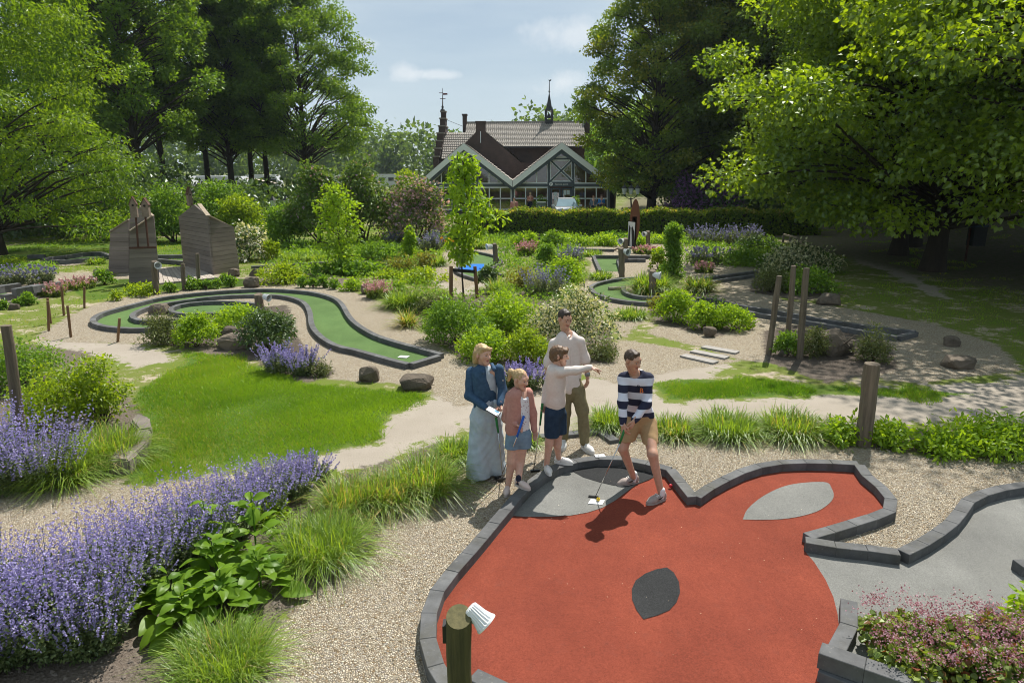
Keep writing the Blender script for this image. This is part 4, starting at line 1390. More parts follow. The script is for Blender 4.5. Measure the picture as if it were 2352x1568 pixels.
# long purple drift at the front left, plant by plant
ORD = ['cut by the lower left corner', 'second clump from the lower left corner', 'in front of the middle left gravel', 'left of the broad-leaved plants', 'just behind the broad-leaved plants', 'at the middle of the drift', 'right of the middle, before the lawn tip',
       'next to last towards the sandy path', 'last small clump at the sandy path', 'cut by the left edge of the picture', 'nearest the bare soil patch']
for q in [(-170, 90, 1330, 1590), (0, 230, 1250, 1545), (110, 330, 1190, 1490), (200, 420, 1150, 1400), (300, 520, 1105, 1330), (400, 600, 1075, 1270), (480, 680, 1055, 1215), (560, 745, 1042, 1170),
          (640, 768, 1035, 1130), (-120, 120, 1230, 1470), (120, 300, 1300, 1530)]:
    _k = ORD.pop(0)
    spiky(*q, 'catmint in the long purple drift, %s' % _k, group='long purple catmint drift', dens=.9, hs=.85)
PORD = ['cut by the left edge', 'beside the ornamental grass', 'lowest clump in front']
for q in [(-90, 80, 915, 1120), (40, 178, 940, 1136), (-60, 120, 1000, 1150)]:
    spiky(*q, 'catmint at the foot of the tall left post, ' + PORD.pop(0), group='catmint by the left post', dens=.9, hs=.88)
for a in [
    ((598, 690, 790, 862), 'purple lavender clump at the edge of the bright lawn', .5), ((660, 728, 800, 866), 'lavender clump next to the small grey-green shrub', .5),
    ((1168, 1256, 832, 900), 'small lavender between the girl and the boy', .3), ((1150, 1200, 838, 892), 'small green catmint by the dark rock behind the girl', .25),
]:
    spiky(*a[0], a[1], name='lavender', cat='lavender', fshare=a[2])
for a in [
    ((1192, 1308, 614, 682), 'broad grey-blue lavender in the middle bed', .3), ((1276, 1334, 564, 612), 'blue lavender behind the wide bright shrub', .35), ((880, 930, 534, 566), 'blue lavender left of the cone-shaped bush', .4),
    ((955, 1028, 534, 580), 'blue lavender right of the cone-shaped bush', .4), ((1572, 1670, 518, 564), 'tall lavender below the hedge, left half', .4), ((1650, 1758, 520, 566), 'tall lavender below the hedge, right half', .35),
    ((1572, 1664, 568, 610), 'grey lavender row beyond the shaded lane', .12), ((-14, 70, 610, 658), 'grey lavender bank at the left edge', .1), ((50, 132, 614, 656), 'grey lavender bank before the gravel at the left', .1),
]:
    spiky(*a[0], a[1], name='lavender', cat='lavender', leaf='lavleaf', fl='lavflower', fshare=a[2], dens=1.3, nf=8)
for a in [((83, 160, 650, 684), 'pink heather mat below the rough stone blocks'), ((140, 230, 638, 668), 'pink heather mat left of the wooden tower'), ((832, 902, 645, 688), 'pink flowering mat beside the brown boulder'),
          ((1186, 1230, 555, 588), 'pink flowering clump in the middle bed'), ((1442, 1520, 565, 585), 'pink flowering mat at the foot of the paddle sculpture'), ((1586, 1648, 603, 628), 'pink flowering mat beside the shaded lane')]:
    spiky(*a[0], a[1], name='pink_heather', cat='heather', leaf='gerleaf', fl='pink', fshare=.35, dens=2.0, nf=8)
spiky(1012, 1042, 548, 566, 'small orange flower clump left of the staked tree', name='orange_flower', cat='flowers', fl='orange', fshare=.4, dens=2)

# geraniums in the raised corner bed
GORD = ['beside the kerb end', 'middle of the back row', 'right in the back row', 'left in the front row', 'middle of the front row', 'at the right edge, back', 'at the right edge, front']
for q in [(1960, 2130, 1400, 1545), (2080, 2240, 1400, 1560), (2190, 2330, 1400, 1560), (2000, 2180, 1480, 1620), (2150, 2330, 1480, 1640), (2290, 2440, 1430, 1600), (2290, 2460, 1500, 1660)]:
    cx, cy, rx, ry, h = place(*q)
    h = min(h, .42)
    _seed[0] += 1
    rng = np.random.default_rng(_seed[0])
    rt = empty('geranium', (cx, cy, 0), 'pink-flowered geranium in the corner bed, ' + GORD.pop(0), 'geranium', 'geraniums in the corner bed')
    C, Rd = dome(rng, cx, cy, rx, ry, h, 30)
    foliage('foliage', rt, LM['gerleaf'], C, Rd, 1500, .05, .95, 'long', _seed[0], lw=.12)
    n = 70
    a, s = rng.uniform(0, 6.28, n), np.sqrt(rng.random(n))
    B = np.stack([cx + rx * .9 * s * np.cos(a), cy + ry * .9 * s * np.sin(a), h * rng.uniform(.6, .9, n)], 1)
    T = B + np.stack([rng.normal(size=n) * .04, rng.normal(size=n) * .04, rng.uniform(.03, .11, n)], 1)
    P = np.repeat(T, 12, 0) + rng.normal(size=(n * 12, 3)) * (.022, .022, .02)
    V, F = leaf_geo(P, rng.normal(size=P.shape), rng.normal(size=P.shape), np.full(len(P), .017), np.full(len(P), .012), 'oval')
    obj('flowers', V, F, LM['gerflower'], rt, False, {'lv': ('FACE', rng.random(len(F)))})['kind'] = 'stuff'

# big broad-leaved plant in the drift: every large leaf is a piece of its own
def leaf_patch(L, Wd, seed):
    rng = np.random.default_rng(seed)
    ns, nw = 8, 5
    V = []
    for i in range(ns):
        s = i / (ns - 1)
        w = Wd * (math.sin(math.pi * min(1, s * .93 + .05)) ** .75) * (1 - .25 * s)
        z = .35 * L * (s - 1.25 * s * s) + .0
        for j in range(nw):
            q = (j / (nw - 1) - .5) * 2
            V.append((q * w * .5, s * L, z + abs(q) * w * .22 - q * q * w * .1 + rng.normal() * .004))
    F = [[i * nw + j, i * nw + j + 1, (i + 1) * nw + j + 1, (i + 1) * nw + j] for i in range(ns - 1) for j in range(nw - 1)]
    me = mesh('leaf', V, np.array(F), True, {'lv': ('FACE', np.full(len(F), rng.uniform(.1, .9)))})
    me.materials.append(LM['hosta'])
    return me


LEAVES = [leaf_patch(.23, .145, s) for s in range(5)]
rng = np.random.default_rng(77)
BORD = ['front left of its clump', 'front middle of its clump', 'beside the largest ornamental grass', 'in the middle of its clump', 'tallest at the back right', 'lowest against the catmint at the left', 'tall one at the back left']
for (u, v, hh, k) in [(425, 1445, .3, 40), (510, 1415, .36, 44), (600, 1360, .36, 40), (500, 1350, .46, 36), (590, 1290, .6, 24), (395, 1400, .3, 26), (485, 1290, .56, 18)]:
    g = G(u, v)
    rt = empty('broad_leaf_plant', (g[0], g[1], 0), 'broad-leaved perennial with big ribbed leaves, ' + BORD.pop(0), 'perennial', 'broad-leaved perennials')
    st = MB().tube([(g[0], g[1], 0), (g[0] + .01, g[1], hh * .6), (g[0] + rng.normal() * .03, g[1] + rng.normal() * .03, hh * 1.15)], [.009, .007, .004], 6)
    st.build('stem', LM['hosta'], rt)
    for i in range(k):
        o = bpy.data.objects.new('leaf', LEAVES[i % 5])
        COL.objects.link(o)
        o.parent = rt
        t = (i + rng.random()) / k
        a = i * 2.4 + rng.normal() * .3
        sc = (1.15 - .62 * t) * rng.uniform(.8, 1.15)
        rr = .2 * (1 - t) * rng.uniform(.3, 1)
        o.location = (rr * math.cos(a), rr * math.sin(a), hh * (.12 + .95 * t) * rng.uniform(.85, 1.1))
        o.rotation_euler = (R(rng.uniform(-35, 20) + 25 * t), R(rng.normal() * 14), a - math.pi / 2)
        o.scale = (sc, sc, sc)

# clipped box balls
bx_l = ['far left box ball by the pale rock', 'small box ball beside the pale rock', 'box ball under the rough stone blocks', 'box ball behind the spiral, first right of the lamp post',
        'widest box ball of the row, by the two slim posts', 'box ball right of the two slim posts', 'fourth box ball of the row from the lamp post', 'box ball at the back of the row by the tower', 'box ball just left of the brown boulder',
        'box ball right of the yellow-green shrub, first of four', 'box ball right of the yellow-green shrub, second of four', 'box ball right of the yellow-green shrub, third of four', 'box ball right of the yellow-green shrub, fourth of four']
bx = [(-4, 23, 688, 712), (29, 51, 686, 706), (46, 84, 671, 702), (377, 406, 648, 673), (424, 461, 638, 667), (461, 486, 640, 665), (489, 511, 640, 663), (507, 525, 631, 655), (519, 546, 631, 660),
      (686, 706, 636, 661), (708, 731, 636, 662), (731, 755, 638, 662), (758, 781, 642, 665)]
for q, l in zip(bx, bx_l):
    shrub(*q, 'mid', l, 'box ball', 'clipped box balls', 1.2, 'box_ball')

# clipped beech hedge
g0, g1 = G(1085, 541), G(1800, 541)
hy, hz = g0[1], J(1300, 486, g0[1])[2]
rng = np.random.default_rng(50)
hd = empty('hedge', ((g0[0] + g1[0]) / 2, hy, 0), 'long clipped green hedge in front of the glass pavilion', 'hedge')
n = 19000
x = rng.uniform(g0[0] - .2, g1[0] + 2, n)
face = rng.random(n)
y = np.where(face < .5, hy + rng.random(n) ** 2 * .2, hy + rng.uniform(0, 1.2, n))
top = hz + .07 * np.sin(x * 1.7) + .05 * np.sin(x * 4.1)
z = np.where(face < .5, top * rng.random(n), top + rng.normal(size=n) * .06 - .04)
P = np.stack([x, y, z], 1)
D = rng.normal(size=(n, 3)) + (0, -.4, .3)
N = rng.normal(size=(n, 3)) * .5 + np.where((face < .5)[:, None], np.array([0, -1, .4]), np.array([0, -.2, 1]))
Ls = rng.uniform(.12, .19, n)
V, F = leaf_geo(P, D, N, Ls, Ls * .6)
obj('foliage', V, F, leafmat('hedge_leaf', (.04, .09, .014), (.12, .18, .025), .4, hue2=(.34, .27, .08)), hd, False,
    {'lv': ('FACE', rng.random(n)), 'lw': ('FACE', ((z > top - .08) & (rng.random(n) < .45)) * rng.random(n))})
MB().box(g0[0] - .1, g1[0] + 1.9, hy + .16, hy + 1.05, .02, hz - .12).build('branches', MAT['bark'], hd)

# ================================================================== TURF AND GRAVEL (uncountable)
def scatter(x0, x1, y0, y1, n, seed):
    r = np.random.default_rng(seed)
    return r.uniform(x0, x1, n), y0 + (y1 - y0) * r.random(n) ** .8, r


def vnoise(x, y, s, seed=0):
    r = np.random.default_rng(seed)
    v = np.zeros_like(x)
    for i in range(7):
        a = r.uniform(0, 6.28)
        k = s * r.uniform(.6, 1.8)
        v += np.sin((x * math.cos(a) + y * math.sin(a)) * k + r.uniform(0, 6.28))
    return v / 7 ** .5


def grass_stuff(name, x, y, r, hgt, w, lab, dry=.15):
    n = len(x)
    az = r.uniform(0, 6.28, n)
    b = np.stack([x, y, relief(x, y) + .0], 1)
    s = np.stack([np.cos(az), np.sin(az), np.zeros(n)], 1) * (w * .5)[:, None]
    tipd = np.stack([r.normal(size=n) * .55, r.normal(size=n) * .55, np.ones(n)], 1)
    V = np.stack([b - s, b + s, b + tipd * hgt[:, None]], 1).reshape(-1, 3)
    o = obj(name, V, np.arange(3 * n).reshape(n, 3), LM['lawn'], None, False, {'lv': ('FACE', np.clip(.45 + .22 * vnoise(x, y, 1.6, 12) + .12 * vnoise(x, y, 6, 13) + .35 * (r.random(n) - .5), 0, 1)), 'lw': ('FACE', (r.random(n) < dry * (1 + 1.2 * vnoise(x, y, 1.1, 14))) * r.random(n))})
    tag(o, lab, 'grass', None, 'stuff')


x, y, r = scatter(-7.5, 11, 6.8, 16.5, 1500000, 61)
ln = zone_at('lawn', x, y)
wob = .1 * vnoise(x, y, 5, 3) + .06 * vnoise(x, y, 14, 4)
pat_ = .5 * vnoise(x, y, 1.7, 31) + .4 * vnoise(x, y, 4.5, 32)
edge = np.where(x > 1, ln + wob + .3 * pat_, ln + wob + .1 * pat_)
keep = r.random(len(x)) < np.clip(edge / .3 + .15, 0, 1) * np.clip(.85 + .35 * pat_, .25, 1)
keep &= r.random(len(x)) < np.clip(1.5 - y / 22, .35, 1)
x, y = x[keep], y[keep]
grass_stuff('lawn_grass', x, y, r, r.uniform(.025, .06, len(x)) * (1 + .4 * vnoise(x, y, 2.2, 6)), .0055 * (y / 8) + .002, 'short bright lawn grass on the left and right lawns', .12)
x, y, r = scatter(-26, 30, 9, 44, 300000, 62)
g_, s_, l_, o_ = zone_at('gravel', x, y), zone_at('sand', x, y), zone_at('lawn', x, y), zone_at('soil', x, y)
patch = .55 * vnoise(x, y, 1.1, 8) + .45 * vnoise(x, y, 3.3, 9)
wob = .12 * vnoise(x, y, 5, 3)
keep = (np.maximum(g_, o_) + wob < -.08) & (s_ + wob * 2 < -.15) & (patch > -.25) & ((l_ < .05) | (y > 19))
keep &= ~((x > 10) & (sdf_poly(wood_poly, x, y) > .4) & (patch < .5))
x, y = x[keep], y[keep]
grass_stuff('meadow_grass', x, y, r, r.uniform(.02, .07, len(x)), .0075 * (y / 9), 'patchy worn grass between the minigolf lanes', .25)
# low mixed perennials knitting the beds together
BEDS = [[(600, 606), (760, 598), (980, 598), (1012, 640), (1020, 664), (900, 652), (780, 642), (640, 650)], [(1150, 562), (1300, 560), (1350, 600), (1345, 640), (1325, 668), (1290, 695), (1150, 690), (1118, 650)],
        [(870, 656), (1010, 660), (1040, 720), (960, 730), (900, 690)], [(1030, 536), (1720, 532), (1720, 556), (1300, 566), (1030, 560)], [(-60, 612), (130, 612), (130, 634), (-60, 640)], [(820, 548), (1040, 540), (1040, 575), (990, 600), (820, 598)],
        [(1570, 560), (1760, 556), (1910, 590), (1910, 650), (1740, 620), (1570, 612)], [(600, 556), (830, 556), (830, 600), (600, 602)], [(985, 680), (1230, 664), (1400, 700), (1400, 800), (1240, 836), (1060, 815)], [(1500, 690), (1720, 690), (1720, 755), (1520, 735)]]
Pc, r = [], np.random.default_rng(66)
for B in BEDS:
    w = np.array([G(u, v)[:2] for u, v in B])
    lo_, hi_ = w.min(0), w.max(0)
    n_ = int((hi_ - lo_).prod() * 130)
    x, y = r.uniform(lo_[0], hi_[0], n_), r.uniform(lo_[1], hi_[1], n_)
    pt_ = vnoise(x, y, 2.4, 21)
    k_ = (sdf_poly(w, x, y) + .15 * vnoise(x, y, 4, 22) > 0) & (pt_ > -.5)
    x, y, pt_ = x[k_], y[k_], pt_[k_]
    Pc.append(np.stack([x, y, r.random(len(x)) * np.clip(.16 + .16 * pt_, .05, .42)], 1))
Pc = np.concatenate(Pc)
n = len(Pc)
Ls = r.uniform(.06, .12, n) * np.clip(Pc[:, 1] / 20, .7, 1.6)
V, F = leaf_geo(Pc, r.normal(size=(n, 3)) + (0, 0, .3), r.normal(size=(n, 3)) * .5 + (0, 0, 1), Ls, Ls * .5)
o = obj('low_perennials', V, F, LM['mid'], None, False, {'lv': ('FACE', np.clip(.55 + .35 * vnoise(Pc[:, 0], Pc[:, 1], 1.3, 23) + .3 * (r.random(n) - .5), 0, 1))})
tag(o, 'low mixed green perennials knitting the planting beds together', 'ground cover', None, 'stuff')
# fallen petals and crumbs on the felt
x, y, r = r.uniform(-.6, 3.6, 110), r.uniform(4.3, 7.6, 110), r
red_w = np.array([G(u, v)[:2] for u, v in red])
k_ = sdf_poly(red_w, x, y) > .1
x, y = x[k_], y[k_]
n = len(x)
V, F = leaf_geo(np.stack([x, y, np.full(n, .02)], 1), r.normal(size=(n, 3)) * (1, 1, .1), r.normal(size=(n, 3)) * .2 + (0, 0, 1), r.uniform(.005, .015, n), r.uniform(.003, .008, n))
o = obj('fallen_petals', V, F, leafmat('fallen_petal', (.16, .11, .07), (.68, .62, .54), .2, .02), None, False, {'lv': ('FACE', r.random(n) ** .6)})
tag(o, 'tiny pale petals and crumbs strewn on the terracotta felt', 'litter', None, 'stuff')
# pebbles on the gravel nearest the camera
x, y, r = scatter(-4.6, 6.5, 4.0, 9.5, 60000, 63)
g_ = zone_at('gravel', x, y)
red_w = np.array([G(u, v)[:2] for u, v in red])
grey_w = np.array([G(u, v)[:2] for u, v in grey_r])
keep = (g_ + .12 * vnoise(x, y, 6, 5) > .0) & (sdf_poly(red_w, x, y) < -.07) & (sdf_poly(grey_w, x, y) < -.07) & (zone_at('soil', x, y) < .05)
x, y = x[keep], y[keep]
n = len(x)
s = r.uniform(.004, .0095, (n, 1, 1)) * np.stack([r.uniform(.8, 1.4, n), r.uniform(.7, 1.1, n), r.uniform(.45, .75, n)], 1)[:, None, :]
O = np.array([(1, 0, 0), (0, 1, 0), (-1, 0, 0), (0, -1, 0), (0, 0, 1), (0, 0, -1)], float)[None] + r.normal(size=(n, 6, 3)) * .16
V = O * s
a = r.uniform(0, 6.28, n)
ca, sa = np.cos(a)[:, None], np.sin(a)[:, None]
V = np.stack([V[..., 0] * ca - V[..., 1] * sa, V[..., 0] * sa + V[..., 1] * ca, V[..., 2]], -1) + np.stack([x, y, r.uniform(.002, .009, n)], 1)[:, None, :]
f8 = np.array([[0, 1, 4], [1, 2, 4], [2, 3, 4], [3, 0, 4], [1, 0, 5], [2, 1, 5], [3, 2, 5], [0, 3, 5]])
F = (np.arange(n)[:, None, None] * 6 + f8[None]).reshape(-1, 3)
m, t, b = nt('tan_pebble')
at = NN(t, 'ShaderNodeAttribute', attribute_name='lv')
cr = NN(t, 'ShaderNodeValToRGB')
el = cr.color_ramp.elements
el[0].color, el[1].color = rgba((.25, .2, .13)), rgba((.66, .6, .49))
for p_, c_ in ((.25, (.41, .34, .24)), (.55, (.5, .43, .32)), (.8, (.34, .3, .26))):
    e = el.new(p_)
    e.color = rgba(c_)
t.links.new(at.outputs['Fac'], cr.inputs[0])
t.links.new(cr.outputs[0], b.inputs['Base Color'])
b.inputs['Roughness'].default_value = .85
o = obj('gravel', V.reshape(-1, 3), F, m, None, False, {'lv': ('FACE', np.repeat(r.random(n), 8))})
tag(o, 'tan and cream pebbles strewn on the gravel around the terracotta hole', 'gravel', None, 'stuff')
# clods and dry crumbs on the bare bed soil at the front
x, y, r = scatter(-4.5, 1.5, 4.0, 7.5, 16000, 64)
keep = zone_at('soil', x, y) > .02
x, y = x[keep], y[keep]
n = len(x)
s = (r.random((n, 1, 1)) ** 4 * .022 + .003) * np.ones((n, 1, 3)) * (1, 1, .7)
V = (np.array([(1, 0, 0), (0, 1, 0), (-1, 0, 0), (0, -1, 0), (0, 0, 1), (0, 0, -1)], float)[None] + r.normal(size=(n, 6, 3)) * .25) * s + np.stack([x, y, np.full(n, .004)], 1)[:, None, :]
o = obj('soil_clods', V.reshape(-1, 3), (np.arange(n)[:, None, None] * 6 + f8[None]).reshape(-1, 3), mat('dry_clod', (.2, .17, .14), (.11, .09, .075), .95, 20), None)
tag(o, 'dry crumbly soil clods in the front planting bed', 'soil', None, 'stuff')
# ================================================================== POSTS, LAMPS, ROCKS
import bmesh


def axes_from(d):
    d = np.asarray(d, float)
    d = d / np.linalg.norm(d)
    a = np.cross(d, (0, 0, 1.0))
    if np.linalg.norm(a) < 1e-3:
        a = np.array([1.0, 0, 0])
    a /= np.linalg.norm(a)
    return a, np.cross(a, d), d


def lathe_along(mb, c, d, prof, n=14):
    a, b, d = axes_from(d)
    c = np.asarray(c, float)
    V = [c + d * z + (a * math.cos(2 * math.pi * i / n) + b * math.sin(2 * math.pi * i / n)) * r for r, z in prof for i in range(n)]
    F = [[k * n + i, k * n + (i + 1) % n, (k + 1) * n + (i + 1) % n, (k + 1) * n + i] for k in range(len(prof) - 1) for i in range(n)]
    F += [list(range(n))[::-1], [(len(prof) - 1) * n + i for i in range(n)]]
    mb.add(V, F)
    return mb


def floodlight(c, d, s, label, parent=None):
    """ribbed white spot lamp on a bracket"""
    c = np.asarray(c, float)
    rt = empty('garden_spotlight', c, label, 'spotlight', 'white garden spotlights')
    a, b, dd = axes_from(d)
    n = 40
    V, rings = [], [(.26, -.62), (.36, -.56), (.40, -.3), (.44, .05), (.55, .42), (.60, .5), (.60, .58), (.53, .58), (.42, .3)]
    for k, (r, z) in enumerate(rings):
        for i in range(n):
            rr = r * (1.0 if i % 2 else .87) if 1 <= k <= 4 else r
            V.append(c + dd * z * s + (a * math.cos(2 * math.pi * i / n) + b * math.sin(2 * math.pi * i / n)) * rr * s)
    Fq = [[k * n + i, k * n + (i + 1) % n, (k + 1) * n + (i + 1) % n, (k + 1) * n + i] for k in range(len(rings) - 1) for i in range(n)]
    obj('ribbed_housing', V, [np.array(Fq), np.array([list(range(n))[::-1]])], MAT['white'], rt)
    mb = MB()
    lathe_along(mb, c + dd * .3 * s, dd, [(.41 * s, 0), (.41 * s, .02 * s)], 20)
    mb.build('lens', mat('lamp_lens', (.2, .22, .24), None, .15, spec=.7), rt)
    MB().obox(c - b * .47 * s - dd * .28 * s, a * .14 * s, b * .03 * s, dd * .36 * s).build('bracket', MAT['white'], rt)
    return rt


def post(top, base, r, label, m='post', cat='post', name='wooden_post', group=None, n=12, slant=0.0, hidden=None, z0=-.03):
    b = G(*base)
    t = J(top[0], top[1], b[1])
    rng = np.random.default_rng(int(b[0] * 1000) % 9999)
    P = np.array([b + (t - b) * s for s in np.linspace(0, 1, 9)])
    P[:, :2] += np.cumsum(rng.normal(size=(9, 2)) * r * .05, 0)
    P[0, 2] = z0
    rr = r * (1 + rng.normal(size=9) * .025)
    rr[-1] *= .93
    P = np.concatenate([P, [P[-1] + (0, 0, r * .06)]])
    rr = np.append(rr, r * .8)
    V, Q = tube_geo(P, rr, n)
    k = len(V)
    if slant:
        V[-2 * n:, 2] += slant * (V[-2 * n:, 1] - t[1])
    V = V - 0
    o = obj(name, V, [Q, np.arange(k - n, k)[None, :]], MAT[m], None, False)
    tag(o, label, cat, group)
    return o, t


stk = [((110, 684), (117, 743), 'short brown stake, rear one of the close pair at the left path'), ((109, 691), (112, 760), 'short brown stake, front one of the close pair at the left path'),
       ((141, 658), (147, 725), 'tallest brown stake at the left path'), ((155, 702), (163, 774), 'brown stake standing nearest at the left path'), ((193, 659), (194, 708), 'brown stake standing alone behind the others at the left'),
       ((274, 731), (270, 785), 'short brown stake in front of the spiral kerb')]
for t_, b_, l in stk:
    post(t_, b_, .028, l, 'stake', 'stake', 'brown_stake', 'brown stakes along the left path', 10)
for t_, b_, r_, l in [((10, 748), (54, 1040), .062, 'thick cracked grey post at the left edge'), ((2005, 835), (1984, 1022), .098, 'pale thick round post in the right bed'),
                      ((1791, 634), (1765, 814), .055, 'leaning tall pole, left one of three'), ((1821, 610), (1809, 790), .055, 'tallest pole, middle one of three'), ((1851, 616), (1836, 824), .06, 'tall pole, right one of three with a pale streak'),
                      ((419, 605), (423, 667), .06, 'slim grey post, left one of two by the deck'), ((452, 582), (456, 646), .06, 'slim grey post, right one of two by the deck'),
                      ((1236, 537), (1237, 565), .07, 'short grey post below the hedge, left one'), ((1268, 541), (1268, 563), .07, 'short grey post below the hedge, right one')]:
    post(t_, b_, r_, l, 'post', group='round wooden posts')
lampp = [((354, 600), (359, 676), .08, (361, 608), .17, (.6, -.7, -.15), 'post with a spotlight beside the left wooden tower'), ((594, 676), (597, 716), .11, (612, 682), .16, (.8, -.4, -.2), 'thick post with a spotlight inside the spiral lane'),
         ((1136, 560), (1140, 613), .09, (1124, 566), .19, (-.85, -.4, -.1), 'post with a spotlight by the blue water patch'), ((1429, 570), (1429, 636), .1, (1438, 578), .2, (.5, -.8, -.1), 'post with a spotlight, front one of two by the green lane'),
         ((1438, 548), (1437, 602), .1, (1428, 553), .2, (-.6, -.7, -.1), 'post with a spotlight, rear one of two by the green lane'), ((1489, 531), (1489, 567), .1, (1482, 537), .2, (-.8, -.5, -.1), 'post with a spotlight right of the paddle sculpture'),
         ((1499, 622), (1499, 680), .1, (1508, 632), .19, (.8, -.4, -.1), 'post with a spotlight inside the ring lane')]
for t_, b_, r_, lp, s_, d_, l in lampp:
    o, tp_ = post(t_, b_, r_, l, 'post', group='posts carrying spotlights', slant=.25)
    floodlight(J(lp[0], lp[1], tp_[1] - r_ * .8), d_, s_, 'white spotlight on the ' + l.replace('post with a spotlight', 'post').replace('thick post', 'thick post'))
# the near post with algae and its big lamp
b = J(1054, 1415, 3.0)
P = [(b[0], b[1], -.03), (b[0] + .01, b[1], .5), (b[0] - .005, b[1], 1.0), (b[0], b[1], b[2])]
P = spline(P, 4)
V, Q = tube_geo(P, np.full(len(P), .064) * (1 + np.random.default_rng(4).normal(size=len(P)) * .015), 20)
V[-20:, 2] += .42 * (V[-20:, 1] - b[1])
o = obj('wooden_post', V, Q, MAT['post_green'], None, True)
tag(o, 'thick mossy post with a slanted top standing nearest', 'post', 'round wooden posts')
obj('post_top', V[-20:] + (0, 0, .0005), np.arange(20)[None, :], mat('end_grain', (.15, .13, .06), (.08, .075, .035), .9, 30, .5, .003), o)
floodlight(b + (.098, .02, -.012), (.7, -.25, -.62), .102, 'large white ribbed spotlight on the nearest mossy post')
bk = MB().obox(b + (-.072, .02, -.1), (.012, 0, 0), (0, .03, 0), (0, 0, .05)).build('junction_box', mat('black_plastic', (.02, .02, .02), None, .5))
tag(bk, 'small black junction box on the nearest mossy post', 'junction box')
# tree stakes with their strap
for a_, l in ((((1035, 612), (1036, 702)), 'left stake of the young tree'), (((1091, 612), (1096, 684)), 'right stake of the young tree')):
    post(*a_, .05, 'pale round ' + l, 'stake', 'stake', 'tree_stake', 'tree stakes')
s1, s2 = J(1036, 620, G(1036, 702)[1]), J(1092, 624, G(1096, 684)[1])
tag(MB().beam(s1, s2, .02, .09).build('tree_strap', mat('black_strap', (.015, .015, .015), None, .7)), 'black strap tying the young tree between its stakes', 'strap')


def rock(u0, u1, vt, vb, label, seed, m='rock', tilt=0.0, name='boulder', flatz=1.0, zb=0.0):
    g = G((u0 + u1) / 2, vb, zb)
    w = (u1 - u0) / ppm(g[1])
    h = max(.06, J((u0 + u1) / 2, vt, g[1] + w * .25)[2] - zb) * flatz
    rng = np.random.default_rng(seed)
    bm = bmesh.new()
    for i in range(34):
        d = unit(rng.normal(size=3))
        d = np.sign(d) * np.abs(d) ** .62
        p = d * np.array([w / 2, w * .34, h * .62]) * rng.uniform(.82, 1.02)
        p[2] += h * .42
        p[2] = max(p[2], -.04)
        if tilt:
            c, s = math.cos(tilt), math.sin(tilt)
            q = p - (0, 0, h * .4)
            p = np.array([q[0] * c - q[2] * s, q[1], q[0] * s + q[2] * c + h * .42])
        bm.verts.new(p)
    bmesh.ops.convex_hull(bm, input=bm.verts)
    bmesh.ops.delete(bm, geom=[v for v in bm.verts if not v.link_faces], context='VERTS')
    bmesh.ops.bevel(bm, geom=list(bm.edges), offset=min(w, h) * .05, segments=1, affect='EDGES')
    bmesh.ops.triangulate(bm, faces=bm.faces)
    for v in bm.verts:
        v.co += Vector(rng.normal(size=3) * min(w, h) * .018)
    me = bpy.data.meshes.new(name)
    bm.to_mesh(me)
    bm.free()
    o = link(name, me, MAT[m], None, (g[0], g[1] + w * .3, zb))
    tag(o, label, 'rock', 'rocks in the garden')


for a in [(820, 872, 841, 879, 'squarish brown rock on the gravel by the lawn corner', 1), (908, 998, 861, 899, 'long brown rock at the lawn corner', 2), (492, 577, 766, 806, 'flat bottom rock of the pile among the shrubs', 3),
          (335, 386, 697, 723, 'brown rock inside the spiral kerb', 6), (555, 596, 634, 661, 'brown boulder behind the spiral lane', 7), (520, 548, 616, 636, 'small rock at the foot of the right tower', 8),
          (566, 606, 616, 634, 'flat rock between right tower and yellow-green shrub', 9), (1922, 1968, 783, 814, 'dark rock under the tilted boulder', 11), (1878, 1942, 674, 702, 'long flat rock in the deep shade', 12), (2172, 2212, 772, 797, 'small bluish rock in the shade', 13),
          (2174, 2258, 818, 850, 'dark slab-like rock at the shaded grass edge', 14), (1614, 1650, 750, 775, 'small grey rock below the three bright shrubs', 15), (1243, 1266, 850, 892, 'upright grey rock just left of the boy', 16), (14, 40, 695, 712, 'pale rock between the left box balls', 17),
          (826, 864, 650, 676, 'red-brown boulder left of the pink flowers', 18)]:
    rock(*a)
rock(503, 546, 749, 782, 'left upper rock of the pile among the shrubs', 4, zb=.12)
rock(538, 576, 753, 782, 'right upper rock of the pile among the shrubs', 5, zb=.12)
rock(1880, 1956, 752, 820, 'tilted brown boulder leaning in the shaded bed', 10, tilt=.55)
